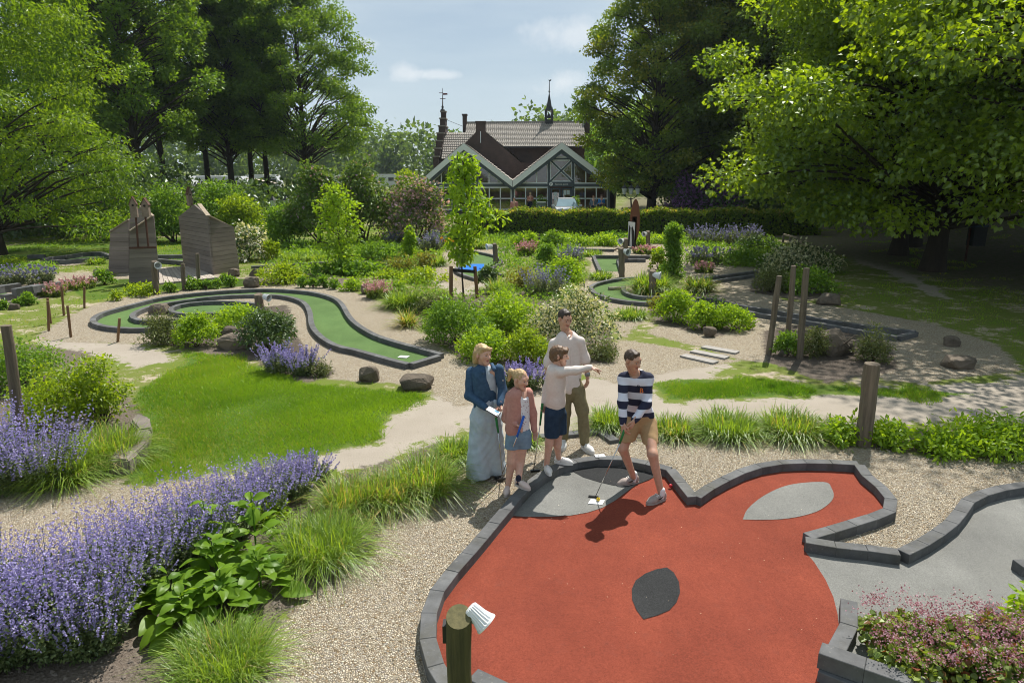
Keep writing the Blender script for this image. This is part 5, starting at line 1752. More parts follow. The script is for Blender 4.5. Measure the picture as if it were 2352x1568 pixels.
for P_, h_, lab in (([(248, 1088), (300, 1090), (345, 1045), (350, 1010), (322, 1012), (285, 1042)], .17, 'broad grey stone slab at the lawn corner'), ([(322, 1008), (352, 1004), (346, 975), (318, 968), (300, 985)], .13, 'smaller stone slab at the lawn edge'),
                    ([(90, 1004), (200, 1010), (210, 992), (95, 984)], .2, 'stone slab behind the catmint')):
    bm = bmesh.new()
    w_ = [G(u, v) for u, v in P_]
    c_ = np.mean(w_, 0)
    vs = [bm.verts.new(p + (0, 0, -.03)) for p in w_]
    f_ = bm.faces.new(vs)
    ex = bmesh.ops.extrude_face_region(bm, geom=[f_])
    for v in ex['geom']:
        if isinstance(v, bmesh.types.BMVert):
            v.co.z += h_ + .03 + _rng.uniform(-.015, .015)
            v.co.x += (c_[0] - v.co.x) * .06
            v.co.y += (c_[1] - v.co.y) * .06
    bmesh.ops.recalc_face_normals(bm, faces=bm.faces)
    bmesh.ops.bevel(bm, geom=list(bm.edges), offset=.02, segments=2, affect='EDGES')
    bmesh.ops.triangulate(bm, faces=bm.faces)
    bmesh.ops.subdivide_edges(bm, edges=[e for e in bm.edges if e.calc_length() > .15], cuts=2)
    for v in bm.verts:
        v.co += Vector(_rng.normal(size=3) * .005)
    me = bpy.data.meshes.new('stone_slab')
    bm.to_mesh(me)
    bm.free()
    tag(link('stone_slab', me, MAT['slab']), lab, 'rock', 'rocks in the garden')
for i, q in enumerate([((1568, 818), (1644, 835)), ((1590, 808), (1670, 824)), ((1615, 798), (1694, 812))]):
    a, b = G(*q[0]), G(*q[1])
    o = MB().beam(a + (0, 0, .015), b + (0, 0, .015), .2, .04).build('stepping_slab', mat('pale_slab', (.34, .32, .3), (.25, .235, .22), .9, 9, .4, .004))
    tag(o, ['near', 'middle', 'far'][i] + ' one of three pale stepping slabs in the turf', 'slab', 'stepping slabs')
ed = empty('stone_edging', G(1390, 990), 'low dark stone edging behind the man', 'edging')
kerb(ed, [(1240, 1000), (1308, 994), (1392, 985)], smooth=False, h=.05, w=.13, L=.5)
kerb(ed, [(1384, 990), (1412, 1010)], smooth=False, h=.05, w=.14, L=.5)

# ================================================================== WOODEN TOWERS
def clip_strip(P, z0, z1):
    for s, zz in ((1, z0), (-1, z1)):
        out = []
        for i in range(len(P)):
            a, b = P[i], P[(i + 1) % len(P)]
            ia, ib = s * (a[1] - zz) >= 0, s * (b[1] - zz) >= 0
            if ia: out.append(a)
            if ia != ib:
                t = (zz - a[1]) / (b[1] - a[1])
                out.append((a[0] + t * (b[0] - a[0]), zz))
        P = out
        if len(P) < 3: return []
    return P


def plank_wall(root, corners, ph=.155, th=.06, m='plank', name='plank'):
    """wall of separate boards; corners are points of the place in one upright plane"""
    C3 = np.array(corners, float)
    o = C3[0].copy()
    e = C3[1] - C3[0]
    e[2] = 0
    e /= np.linalg.norm(e)
    nrm = np.cross(e, (0, 0, 1))
    poly = [((c - o) @ e, c[2]) for c in C3]
    depth = [((c - o) @ nrm) for c in C3]
    zt = max(p[1] for p in poly)
    k = 0
    while k * ph < zt:
        S = clip_strip(poly, k * ph + .004, min((k + 1) * ph - .004, zt))
        k += 1
        if len(S) < 3: continue
        P = np.array([o + e * s + np.array([0, 0, z - o[2]]) for s, z in S])
        off = nrm * _rng.uniform(-.001, .001)
        MB().prism(P + off, nrm * -th).build(name, MAT[m], root)


def at_depth(c, Y): return J(*c4(*c), Y)


gB = G(*c4(1470, 624))
YB = gB[1]
towB = empty('plank_tower', gB, 'right weathered plank tower with a pointed top and slot windows', 'plank tower', 'plank towers')
YBl, YBr = G(*c4(1262, 566))[1], G(*c4(1650, 592))[1]
plank_wall(towB, [at_depth((1264, 566), YBl), at_depth((1470, 622), YB), at_depth((1432, 218), YB), at_depth((1372, 138), YB + (YBl - YB) * .45), at_depth((1246, 222), YBl)])
plank_wall(towB, [gB, at_depth((1650, 592), YBr), at_depth((1586, 290), YBr), at_depth((1434, 220), YB)])
tpB = [at_depth((1372, 136), YB + (YBl - YB) * .45), at_depth((1434, 216), YB), at_depth((1588, 290), YBr)]
MB().beam(tpB[0], tpB[1], .14, .03).beam(tpB[1] + (.02, 0, .0), tpB[2], .1, .03).build('coping', MAT['plank_top'], towB)
for q in ((1385, 455, 1448, 482), (1395, 575, 1462, 583)):
    ya, yb = YBl + (YB - YBl) * (q[0] - 1264) / 206, YBl + (YB - YBl) * (q[2] - 1264) / 206
    a, b_ = at_depth(q[:2], ya - .012), at_depth(q[2:], yb - .012)
    MB().beam(a, b_, .012, .07).build('slot_window', mat('pale_slot', (.42, .36, .28), None, .8), towB)
plank_wall(towB, [at_depth((1312, 572), YBl - .12), at_depth((1340, 580), YBl - .16), at_depth((1338, 350), YBl - .16), at_depth((1310, 345), YBl - .12)], name='door_board', th=.03)
gA = G(*c4(888, 680))
YA = gA[1]
towA = empty('plank_tower', gA, 'left weathered plank tower with slanted tops carrying two bird boxes', 'plank tower', 'plank towers')
YA2, YA3 = G(*c4(1100, 667))[1], G(*c4(745, 612))[1]
plank_wall(towA, [gA, at_depth((1100, 667), YA2), at_depth((1085, 480), YA2), at_depth((1057, 218), YA2), at_depth((1040, 222), YA2), at_depth((892, 322), YA)])
plank_wall(towA, [at_depth((745, 612), YA3), at_depth((886, 606), YA3 + .05), at_depth((884, 244), YA3 + .05), at_depth((757, 326), YA3)])
Yb = YA3 + .5
plank_wall(towA, [at_depth((880, 600), Yb), at_depth((1088, 600), Yb), at_depth((1056, 220), Yb), at_depth((968, 150), Yb), at_depth((885, 245), Yb)])
for p, q in (((757, 324), (886, 242)), ):
    MB().beam(at_depth(p, YA3 + .03), at_depth(q, YA3 + .08), .12, .03).build('coping', MAT['plank_top'], towA)
MB().beam(at_depth((892, 320), YA - .0), at_depth((1042, 220), YA2), .1, .03).build('coping', MAT['plank_top'], towA)
MB().beam(at_depth((966, 148), Yb), at_depth((1056, 218), Yb), .14, .035).build('coping', MAT['plank_top'], towA)


def bird_box(c, w, h, lab, side=0.0):
    rt = empty('bird_box', c, lab, 'bird box', 'bird boxes')
    x, y, z = c
    ca, sa = math.cos(side), math.sin(side)
    ax, ay = np.array([ca, sa, 0]), np.array([-sa, ca, 0])
    prof = [(-w / 2, -h * .5), (w / 2, -h * .5), (w / 2, h * .22), (0, h * .5), (-w / 2, h * .22)]
    MB().prism([np.array(c) + ax * a - ay * w * .35 + np.array([0, 0, b]) for a, b in prof], ay * w * .7).build('box', mat('bird_box_wood', (.25, .19, .15), (.16, .12, .095), .85, 8, .3, .003), rt)
    for s in (-1, 1):
        MB().prism([np.array(c) - ay * w * .42 + ax * (s * w * .62) + (0, 0, h * .14), np.array(c) - ay * w * .42 + (0, 0, h * .54), np.array(c) - ay * w * .42 + (0, 0, h * .5), np.array(c) - ay * w * .42 + ax * (s * w * .6) + (0, 0, h * .1)], ay * w * .84).build('roof_board', MAT['rust'], rt)
    mb = MB()
    lathe_along(mb, np.array(c) - ay * (w * .36) + (0, 0, h * .1), -ay, [(w * .17, 0), (w * .17, .012)], 10)
    mb.build('entrance_hole', mat('dark_hole', (.012, .01, .008), None, .9), rt)
    return rt


Yp = YA - .06
fr = empty('steel_pole_frame', at_depth((980, 437), Yp), 'rusty steel frame carrying two bird boxes on the left tower', 'steel frame')
MB().beam(at_depth((890, 438), Yp), at_depth((1075, 434), Yp), .03, .06).build('crossbar', MAT['rust'], fr)
for (a, b_) in (((935, 215), (952, 435)), ((1000, 210), (1022, 432))):
    MB().beam(at_depth(b_, Yp - .01), at_depth(a, Yp - .01), .05, .03, (0, 1, 0)).build('pole', MAT['rust'], fr)
bird_box(at_depth((920, 158), Yp), .19, .62, 'wooden bird box with a dark hole, left one on the left tower', .25)
bird_box(at_depth((1003, 160), Yp), .21, .56, 'wooden bird box with a bright hole, right one on the left tower', .1)
Yq = YBl - .1
fr = empty('steel_pole_frame', at_depth((1335, 340), Yq), 'rusty steel twin pole on the right tower', 'steel frame')
for (a, b_) in (((1308, 130), (1322, 340)), ((1322, 130), (1342, 338))):
    MB().beam(at_depth(b_, Yq), at_depth(a, Yq), .025, .025, (0, 1, 0)).build('pole', MAT['rust'], fr)
MB().beam(at_depth((1308, 343), Yq), at_depth((1358, 340), Yq), .03, .05).build('crossbar', MAT['rust'], fr)
bird_box(at_depth((1303, 85), Yq), .16, .66, 'narrow wooden bird box high above the right tower', 1.1)
# deck between the towers
dk = empty('wooden_deck', G(*c4(1250, 620)), 'pale wooden deck between the two plank towers', 'deck')
d0, d1, d2, d3 = G(*c4(1095, 680), .05), G(*c4(1500, 640), .05), G(*c4(1330, 562), .05), G(*c4(1085, 572), .05)
for i in range(12):
    s0, s1_ = i / 12 + .004, (i + 1) / 12 - .004
    P = [d0 + (d1 - d0) * s0, d0 + (d1 - d0) * s1_, d3 + (d2 - d3) * s1_, d3 + (d2 - d3) * s0]
    MB().prism(P, (0, 0, -.05)).build('deck_board', mat('deck_board', (.4, .35, .3), (.3, .26, .22), .85, 5, .3, .003, rnd=.15), dk)
# sleeper edge left of the towers
tag(MB().beam(G(*c4(645, 612), .1), G(*c4(745, 606), .1), .2, .22).build('wooden_sleeper', MAT['plank']), 'short wooden sleeper left of the left tower', 'sleeper')
# paddle sculpture
g = G(*c5(2010, 432))
sc_ = empty('paddle_sculpture', g, 'rust-red paddle board and white figure board standing by the green lane', 'sculpture')
c0 = J(*c5(2022, 250), g[1])
pts = [(c0[0] + .235 * math.sin(a) * (1 - .12 * math.cos(a)), g[1], c0[2] + .98 * math.cos(a)) for a in np.linspace(0, 2 * math.pi, 28, endpoint=False)]
MB().prism(pts, (0, .06, 0)).build('paddle', mat('rust_red_board', (.17, .065, .032), (.13, .05, .026), .6, 4), sc_)
MB().beam((c0[0], g[1] + .05, 0), (c0[0] - .02, g[1] + .05, 1.4), .2, .1, (0, 1, 0)).build('support', MAT['bark'], sc_)
a_ = J(*c5(1996, 345), g[1] - .15)
MB().prism([J(*c5(x_, y_), g[1] - .15) for x_, y_ in ((1974, 425), (2016, 432), (2024, 262), (1978, 256))], (0, .05, 0)).build('figure_board', MAT['white'], sc_)
MB().prism([J(*c5(x_, y_), g[1] - .165) for x_, y_ in ((1972, 425), (1984, 428), (1992, 300), (1984, 280), (1980, 310))], (0, .012, 0)).prism([J(*c5(x_, y_), g[1] - .165) for x_, y_ in ((2002, 430), (2018, 432), (2018, 330), (2006, 290), (1998, 300))], (0, .012, 0)).build('black_stripe', mat('black_board', (.02, .02, .022), None, .5), sc_)
MB().tube(spline([G(*c5(1880, 452), .02), G(*c5(1930, 430), .25), G(*c5(1975, 400), .5)], 5), .03, 7).build('hose', MAT['rust'], sc_)
# handrail and bin in the shade
a, b = G(*c6(690, 400)), G(*c6(785, 410))
hr = empty('handrail', a, 'weathered wooden handrail before the dark shrubs', 'handrail')
hz = J(*c6(690, 345), a[1])[2]
MB().beam(a + (0, 0, hz), b + (0, 0, hz * .75), .1, .08).build('rail', MAT['plank_top'], hr)
for s in (0, .5, .98):
    p = a + (b - a) * s
    MB().beam(p, p + (0, 0, hz * (1 - .25 * s) - .05), .09, .09, (0, 1, 0)).build('rail_post', MAT['plank'], hr)
g = G(*c6(1945, 530))
bn = empty('litter_bin', g, 'dark litter bin on a pole beside the shaded footpath', 'litter bin')
MB().tube([g, g + (0, 0, 1.3)], .04, 8).build('pole', MAT['rust'], bn)
MB().box(g[0] + .05, g[0] + .55, g[1] - .2, g[1] + .2, .62, 1.35).build('bin_body', mat('bin_dark', (.015, .02, .022), None, .5), bn)
MB().box(g[0] + .03, g[0] + .57, g[1] - .22, g[1] + .22, 1.353, 1.42).build('bin_lid', mat('bin_blue', (.02, .05, .09), None, .5), bn)
# ================================================================== GLASS PAVILION
YP = 57.5
dkf = mat('slate_blue_timber', (.075, .095, .115), (.06, .078, .097), .55, 3)
wht = mat('pale_grey_trim', (.78, .8, .82), (.72, .75, .78), .5, 2)
brick = mat('dark_brick', (.1, .07, .06), (.06, .046, .042), .9, 1.6, .4, .01)
brick_red = mat('red_brick', (.5, .2, .12), (.36, .15, .1), .9, 1.8, .4, .01)
tilem = mat('mottled_roof_tile', (.42, .38, .325), (.2, .19, .185), .8, 5.5, .4, .01, detail=3)
tiled = mat('dark_roof_tile', (.38, .345, .3), (.2, .185, .17), .8, 4, .4, .01, detail=3)
lead = mat('dark_slate', (.04, .045, .05), (.03, .033, .037), .6, 3)


def glass_material():
    m = bpy.data.materials.new('window_glass')
    m.use_nodes = True
    t = m.node_tree
    t.nodes.clear()
    tr = NN(t, 'ShaderNodeBsdfTransparent')
    tr.inputs[0].default_value = (.8, .84, .82, 1)
    gl = NN(t, 'ShaderNodeBsdfGlossy')
    gl.inputs['Roughness'].default_value = .03
    fr = NN(t, 'ShaderNodeFresnel')
    fr.inputs['IOR'].default_value = 1.5
    mx = NN(t, 'ShaderNodeMixShader')
    t.links.new(mathn(t, 'ADD', fr.outputs[0], .14), mx.inputs[0])
    t.links.new(tr.outputs[0], mx.inputs[1])
    t.links.new(gl.outputs[0], mx.inputs[2])
    o = NN(t, 'ShaderNodeOutputMaterial')
    t.links.new(mx.outputs[0], o.inputs[0])
    return m


glass = glass_material()


def E3(x, y, Y=YP): return J(*cE(x, y), Y)


pav = empty('glass_pavilion', (0.3, YP, 0), 'glass pavilion with twin white-edged gables and slate-blue timber', 'pavilion')


def bar(name, pts, w, m, parent, y=0.0, dep=.14):
    mb = MB()
    for a, b in zip(pts[:-1], pts[1:]):
        p, q = E3(*a, YP) + (0, y, 0), E3(*b, YP) + (0, y, 0)
        mb.beam(p, q, dep, w) if abs(q[2] - p[2]) < abs(q[0] - p[0]) * 50 else mb.beam(p, q, w, dep, (0, 1, 0))
    return mb.build(name, m, parent)


zt = .002
GROUND_E = 1452
for i, x in enumerate((172, 370, 605, 962, 1322, 1563, 1918)):
    top = {172: 1165, 370: 925, 605: 905, 962: 1150, 1322: 915, 1563: 905, 1918: 1165}[x]
    bar('timber_post', [(x, GROUND_E), (x, top)], .2, dkf, pav, -.003 * i, .22)
bar('sill_beam', [(90, 1168), (1985, 1168)], .24, dkf, pav, -.03, .2)
bar('base_wall', [(165, 1432), (1335, 1432)], .32, dkf, pav, .02, .2)
bar('base_wall', [(1548, 1432), (1925, 1432)], .32, dkf, pav, .02, .2)
for ap, l, r_ in (((477, 778), (72, 1128), (958, 1148)), ((1447, 772), (962, 1150), (1992, 1190))):
    for e in (l, r_):
        p, q = E3(*ap), E3(*e)
        MB().prism([p + (0, -.62, .22), q + (0, -.62, .22), q + (0, -.62, -.30), p + (0, -.62, -.30)] if e[0] > ap[0] else [q + (0, -.62, .22), p + (0, -.62, .22), p + (0, -.62, -.30), q + (0, -.62, -.30)], (0, .08, 0)).build('bargeboard', wht, pav)
        MB().prism([p + (0, -.5, -.28), q + (0, -.5, -.28), q + (0, -.5, -.58), p + (0, -.5, -.62)] if e[0] > ap[0] else [q + (0, -.5, -.28), p + (0, -.5, -.28), p + (0, -.5, -.62), q + (0, -.5, -.58)], (0, .45, 0)).build('rafter', dkf, pav)
bar('tie_beam', [(372, 915), (602, 915)], .14, dkf, pav, -.02, .2)
bar('tie_beam', [(1330, 905), (1560, 905)], .14, dkf, pav, -.02, .2)


def window(poly, splits_v=(), splits_h=(), fw=.1):
    """white framed window with separate panes; poly in facade coordinates"""
    P = [E3(*p) for p in poly]
    c = np.mean(P, 0)
    wdw = empty('window', np.array(c) - np.array(pav.location), None, None, None, None, pav)
    mb = MB()
    for a, b in zip(P, P[1:] + P[:1]):
        mb.beam(a + (0, -.06, 0), b + (0, -.06, 0), .1, fw) if abs(b[0] - a[0]) > .02 else mb.beam(a + (0, -.06, 0), b + (0, -.06, 0), fw, .1, (0, 1, 0))

    def ext(x):
        ys = []
        for a, b in zip(poly, poly[1:] + poly[:1]):
            if (a[0] - x) * (b[0] - x) < 0:
                ys.append(a[1] + (x - a[0]) / (b[0] - a[0]) * (b[1] - a[1]))
        return (min(ys), max(ys))
    for x in splits_v:
        y0, y1 = ext(x)
        mb.beam(E3(x, y0) + (0, -.05, 0), E3(x, y1) + (0, -.05, 0), fw * .8, .09, (0, 1, 0))
    for y in splits_h:
        xs = [p[0] for p in poly]
        mb.beam(E3(min(xs), y) + (0, -.055, 0), E3(max(xs), y) + (0, -.055, 0), .08, fw * .8)
    mb.build('frame', wht, wdw)
    # panes between the bars
    xs = sorted([min(p[0] for p in poly)] + list(splits_v) + [max(p[0] for p in poly)])
    ysp = sorted([min(p[1] for p in poly)] + list(splits_h) + [max(p[1] for p in poly)])
    for xa, xb in zip(xs[:-1], xs[1:]):
        S = clip_x(poly, xa, xb)
        for ya, yb in zip(ysp[:-1], ysp[1:]):
            T = clip_strip(S, ya, yb)
            if len(T) >= 3:
                pp = np.array([E3(*p) for p in T])
                tl = _rng.normal() * .006
                pp[:, 1] += (pp[:, 0] - pp[:, 0].mean()) * tl
                obj('pane', pp, np.arange(len(pp))[None, :], glass, wdw)


def clip_x(P, x0, x1):
    Q = clip_strip([(p[1], p[0]) for p in P], x0, x1)
    return [(q[1], q[0]) for q in Q]


window([(140, 1150), (358, 1150), (358, 945)], (250,))
window([(612, 950), (612, 1150), (915, 1150), (833, 1128)], (725, 833))
window([(384, 940), (384, 1150), (594, 1150), (594, 940)])
window([(1005, 1146), (1312, 1146), (1312, 925)], (1090, 1200))
window([(1574, 928), (1574, 1148), (1872, 1148)], (1690, 1797))
window([(1336, 918), (1336, 1128), (1552, 1128), (1552, 918)])
window([(487, 838), (422, 893), (560, 893)])
window([(1447, 832), (1378, 890), (1520, 890)])
window([(182, 1190), (182, 1410), (360, 1410), (360, 1190)], (255,), (1300,))
window([(380, 1190), (380, 1410), (596, 1410), (596, 1190)], (487,), (1300,))
window([(618, 1190), (618, 1410), (946, 1410), (946, 1190)], (728, 838), (1300,))
window([(980, 1190), (980, 1410), (1310, 1410), (1310, 1190)], (1090, 1200), (1300,))
window([(1576, 1190), (1576, 1410), (1906, 1410), (1906, 1190)], (1684, 1795), (1300,))
for a, b in (((384, 1150), (594, 940)), ((384, 940), (594, 1150)), ((1336, 1128), (1552, 918)), ((1336, 918), (1552, 1128))):
    bar('cross_brace', [a, b], .24, wht, pav, -.1 - .02 * (a[1] < 1000), .03)
    bar('cross_brace', [a, b], .13, dkf, pav, -.135 - .02 * (a[1] < 1000), .04)
for x0, x1 in ((1338, 1440), (1450, 1550)):
    dr = MB()
    for a, b, w_ in (((x0 + 8, 1440), (x0 + 8, 1196), 0), ((x1 - 8, 1440), (x1 - 8, 1196), 0)):
        dr.beam(E3(*a) + (0, -.05, 0), E3(*b) + (0, -.05, 0), .13, .08, (0, 1, 0))
    dr.beam(E3(x0 + 14, 1203) + (0, -.05, 0), E3(x1 - 14, 1203) + (0, -.05, 0), .08, .13).beam(E3(x0 + 14, 1428) + (0, -.05, 0), E3(x1 - 14, 1428) + (0, -.05, 0), .08, .2)
    d = dr.build('door', dkf, pav)
    obj('pane', [E3(x0 + 8, 1440), E3(x1 - 8, 1440), E3(x1 - 8, 1196), E3(x0 + 8, 1196)], np.array([[0, 1, 2, 3]]), glass, d)
    MB().beam(E3(x1 - 22 if x0 < 1400 else x0 + 22, 1340) + (0, -.12, 0), E3(x1 - 22 if x0 < 1400 else x0 + 22, 1290) + (0, -.12, 0), .03, .03, (0, 1, 0)).build('handle', MAT['metal'], d)
for q in ((1370, 1236, 1402, 1275), (1374, 1285, 1398, 1325), (1468, 1218, 1496, 1265), (1500, 1218, 1530, 1262), (1496, 1290, 1530, 1318)):
    MB().prism([E3(q[0], q[3]) + (0, -.06, 0), E3(q[2], q[3]) + (0, -.06, 0), E3(q[2], q[1]) + (0, -.06, 0), E3(q[0], q[1]) + (0, -.06, 0)], (0, .008, 0)).build('notice', mat('pale_notice', (.5, .6, .64), (.62, .66, .66), .6, 9), pav)
# sign over the door
sgn = MB().prism([E3(1318, 1182) + (0, -.2, 0), E3(1562, 1182) + (0, -.2, 0), E3(1562, 1134) + (0, -.2, 0), E3(1318, 1134) + (0, -.2, 0)], (0, .06, 0)).build('sign_board', dkf, pav)
tm = textmesh('Service point', .2, .003)
wp = mat('white_lettering', (.8, .82, .84), (.78, .8, .82), .5)
o = link('lettering', tm, wp, sgn)
o.location = Vector(E3(1447, 1158) + (0, -.215, 0)) - Vector(pav.location) - Vector((0, 0, 0))
o.rotation_euler = (math.pi / 2, 0, 0)
mb = MB()
lathe_along(mb, E3(1342, 1156) + (0, -.21, 0), (0, -1, 0), [(.15, 0), (.15, .01)], 18)
mb.build('round_logo', wp, sgn)
c = E3(1342, 1156) + (0, -.225, 0)
MB().obox(c + (-.035, 0, 0), (.012, 0, 0), (0, .003, 0), (0, 0, .075)).obox(c + (.03, 0, .02), (.012, 0, 0), (0, .003, 0), (0, 0, .05)).obox(c + (0, -.004, -.01), (.07, 0, 0), (0, .003, 0), (0, 0, .012)).build('logo_mark', dkf, sgn)


def tile_slope(name, a, b, c, d, rows, m, parent, waves=0, th=.1):
    """roof slope a-b ridge, d-c eave, laid in overlapping courses; each course lifts at its lower edge"""
    a, b, c, d = map(np.asarray, (a, b, c, d))
    n = unit(np.cross(c - a, b - a))
    if n[2] < 0: n = -n
    k = max(2, waves * 4)
    V, F, o = [], [], 0
    s = np.linspace(0, 1, k + 1)
    wv = .035 * (np.sin(s * waves * 2 * math.pi) if waves else s * 0)
    for r in range(rows):
        t0, t1 = r / rows, (r + 1) / rows + .01
        l0, r0, l1, r1 = a + (d - a) * t0, b + (c - b) * t0, a + (d - a) * t1, b + (c - b) * t1
        top = l0 + (r0 - l0) * s[:, None] + n * (.02 + wv * .5)[:, None]
        low = l1 + (r1 - l1) * s[:, None] + n * (.085 + wv)[:, None]
        edge = l1 + (r1 - l1) * s[:, None] + n * 0.0
        V += [top, low, edge]
        i = np.arange(k)
        F += [np.stack([o + i, o + i + 1, o + k + 1 + i + 1, o + k + 1 + i], 1), np.stack([o + k + 1 + i, o + k + 2 + i, o + 2 * k + 3 + i, o + 2 * k + 2 + i], 1)]
        o += 3 * (k + 1)
    ob = obj(name, np.concatenate(V), np.concatenate(F), m, parent)
    return ob


for ap, l, r_ in (((477, 752), (72, 1104), (958, 1126)), ((1447, 746), (962, 1128), (1992, 1168))):
    bk_ = np.array([0, 7.2, 0])
    p, q1, q2 = E3(*ap) + (0, -.6, 0), E3(*l) + (0, -.6, 0), E3(*r_) + (0, -.6, 0)
    rs = tile_slope('roof_tiles', p, p + bk_, q1 + bk_, q1, 11, tiled, pav)
    rs['kind'] = 'stuff'
    rs = tile_slope('roof_tiles', p + bk_, p, q2, q2 + bk_, 11, tiled, pav)
    rs['kind'] = 'stuff'
    MB().prism([q1 + (0, .2, -.12), p + (0, .2, -.12), q2 + (0, .2, -.12)], (0, 6.9, 0)).build('ceiling', mat('pale_ceiling', (.35, .3, .25), None, .9), pav) if False else None
# inside: floor, back walls of red brick and reflected-tree green, a reception desk
MB().box(-7, 8.4, YP + .3, YP + 7, .0, .06).build('floor', mat('inside_floor', (.3, .26, .22), None, .6), pav)
MB().prism([(-7, YP + 6.6, .06), (.0, YP + 6.6, .06), (.0, YP + 6.6, 2.2), (-3.95, YP + 6.6, 5.2), (-7, YP + 6.6, 2.3)], (0, .2, 0)).build('back_wall', mat('tree_reflection_green', (.13, .15, .1), None, .8), pav)  # dark green wall colour stands in for trees reflected in the panes
MB().prism([(.05, YP + 5.2, .06), (8.3, YP + 5.2, .06), (8.3, YP + 5.2, 2.1), (4.1, YP + 5.2, 5.2), (.05, YP + 5.2, 2.2)], (0, .2, 0)).build('back_wall', brick_red, pav)
MB().box(-7.25, -7.1, YP + .2, YP + 6.9, 0, 2.3).build('side_wall', brick, pav)
MB().box(8.45, 8.6, YP + .2, YP + 6.9, 0, 2.3).build('side_wall', brick, pav)
MB().box(1.0, 3.2, YP + 3, YP + 3.7, .065, 1.1).build('desk', mat('desk_wood', (.25, .15, .08), None, .6), pav)

# ================================================================== OLD BRICK HOUSE BEHIND
hs = empty('brick_house', (2, 70, 0), 'old dark brick house with mottled tile roof, stepped gable and bell turret', 'house')


def H3(x, y, Y): return J(*cE(x, y), Y)


rA, rB, eB, eA = H3(500, 548, 73), H3(1668, 540, 73), H3(1696, 785, 68.5), H3(1000, 785, 68.5)
eA = np.array([rA[0] - .0, eA[1], eA[2]])
rs = tile_slope('roof_tiles', rA, rB, eB, eA, 19, tilem, hs, 58)
rs['kind'] = 'stuff'
MB().box(rA[0], eB[0] - .1, 69, 77, 0, eB[2] - .03).build('wall', brick, hs)
MB().prism([(rA[0], 69, eB[2]), (rA[0], 73, rA[2] - .06), (rA[0], 77, eB[2])], (.25, 0, 0)).prism([(eB[0] - .3, 69, eB[2]), (eB[0] - .3, 73, rA[2] - .06), (eB[0] - .3, 77, eB[2])], (.25, 0, 0)).build('gable_wall', brick, hs)
rs = tile_slope('roof_tiles', rB, rA, np.array([eA[0], 77.5, eA[2]]), np.array([eB[0], 77.5, eB[2]]), 14, tilem, hs)
rs['kind'] = 'stuff'
MB().beam(rA + (0, 0, .06), rB + (0, 0, .06), .3, .14).build('ridge', tiled, hs)
MB().beam(eA + (0, -.1, -.02), eB + (0, -.1, -.02), .14, .14).build('gutter', lead, hs)
p, q = H3(462, 475, 73), H3(503, 475, 73)
MB().box(p[0], q[0], 72.6, 73.4, rA[2] - 1.0, p[2]).box(p[0] - .06, q[0] + .06, 72.54, 73.46, p[2] + .002, p[2] + .15).build('chimney', brick, hs)
p, q = H3(1680, 462, 73), H3(1702, 462, 73)
MB().box(p[0], q[0] + .3, 72.6, 73.4, rA[2] - 1.0, p[2]).build('chimney', brick, hs)
# wing with the broad chimney gable
YW = 65.2
wing = [(300, 1440), (1042, 1440), (1042, 938), (690, 640), (592, 640), (300, 935)]
MB().prism([H3(*p, YW) for p in wing], (0, .35, 0)).build('wing_gable', brick, hs)
MB().prism([H3(*p, YW - .05) for p in ((592, 660), (690, 660), (690, 545), (592, 545))], (0, .8, 0)).prism([H3(*p, YW - .1) for p in ((586, 545), (696, 545), (696, 528), (586, 528))], (0, .9, 0)).build('chimney', brick, hs)
a, d = H3(655, 612, YW + .2), H3(1050, 940, YW - .1)
rs = tile_slope('roof_tiles', a + (0, 4.5, 0), a, d, d + (0, 4.5, 0), 12, tiled, hs)
rs['kind'] = 'stuff'
d2_ = H3(300, 935, YW + .2)
rs = tile_slope('roof_tiles', a, a + (0, 4.5, 0), d2_ + (0, 4.5, 0), d2_, 12, tiled, hs)
rs['kind'] = 'stuff'
MB().beam(H3(640, 630, YW - .1), H3(640, 745, YW - .1), .07, .05, (0, 1, 0)).build('wall_anchor', wht, hs)
MB().box(H3(1042, 938, YW)[0], H3(1200, 938, YW)[0], YW, YW + 3.6, 0, H3(1042, 938, YW)[2] - .05).build('wall', brick, hs)
# left range: wavy tiles and the stepped gable seen on edge
lr0, lr1, lr2, lr3 = H3(284, 645, 70), H3(592, 645, 70), H3(592, 905, 67), H3(250, 905, 67)
rs = tile_slope('roof_tiles', lr0, lr1, lr2, lr3, 11, tiled, hs, 17)
rs['kind'] = 'stuff'
MB().box(lr3[0] + .1, lr1[0], 67.3, 73, 0, lr3[2] - .03).build('wall', brick, hs)
zst = [(196, 250, 960, 880), (203, 262, 880, 800), (212, 272, 800, 725), (218, 282, 725, 648), (228, 296, 648, 575), (236, 292, 575, 497), (241, 290, 497, 425)]
xg = H3(262, 700, 69)[0]
for i, (x0, x1, y0, y1) in enumerate(zst):
    z1, z0 = H3(x0, y1, 69.5)[2], H3(x0, y0, 69.5)[2] if i else 0
    half = 3.2 - i * .48
    w0, w1 = H3(x0, y1, 69.5)[0], H3(x1, y1, 69.5)[0]
    mb = MB().box(w0, w1, 70 - half, 70 + half, z0, z1 - .12)
    mb.build('stepped_gable', brick, hs)
    MB().box(w0 - .07, w1 + .07, 70 - half - .07, 70 + half + .07, z1 - .118, z1).build('gable_cap', mat('stone_cap', (.28, .25, .22), None, .9), hs)
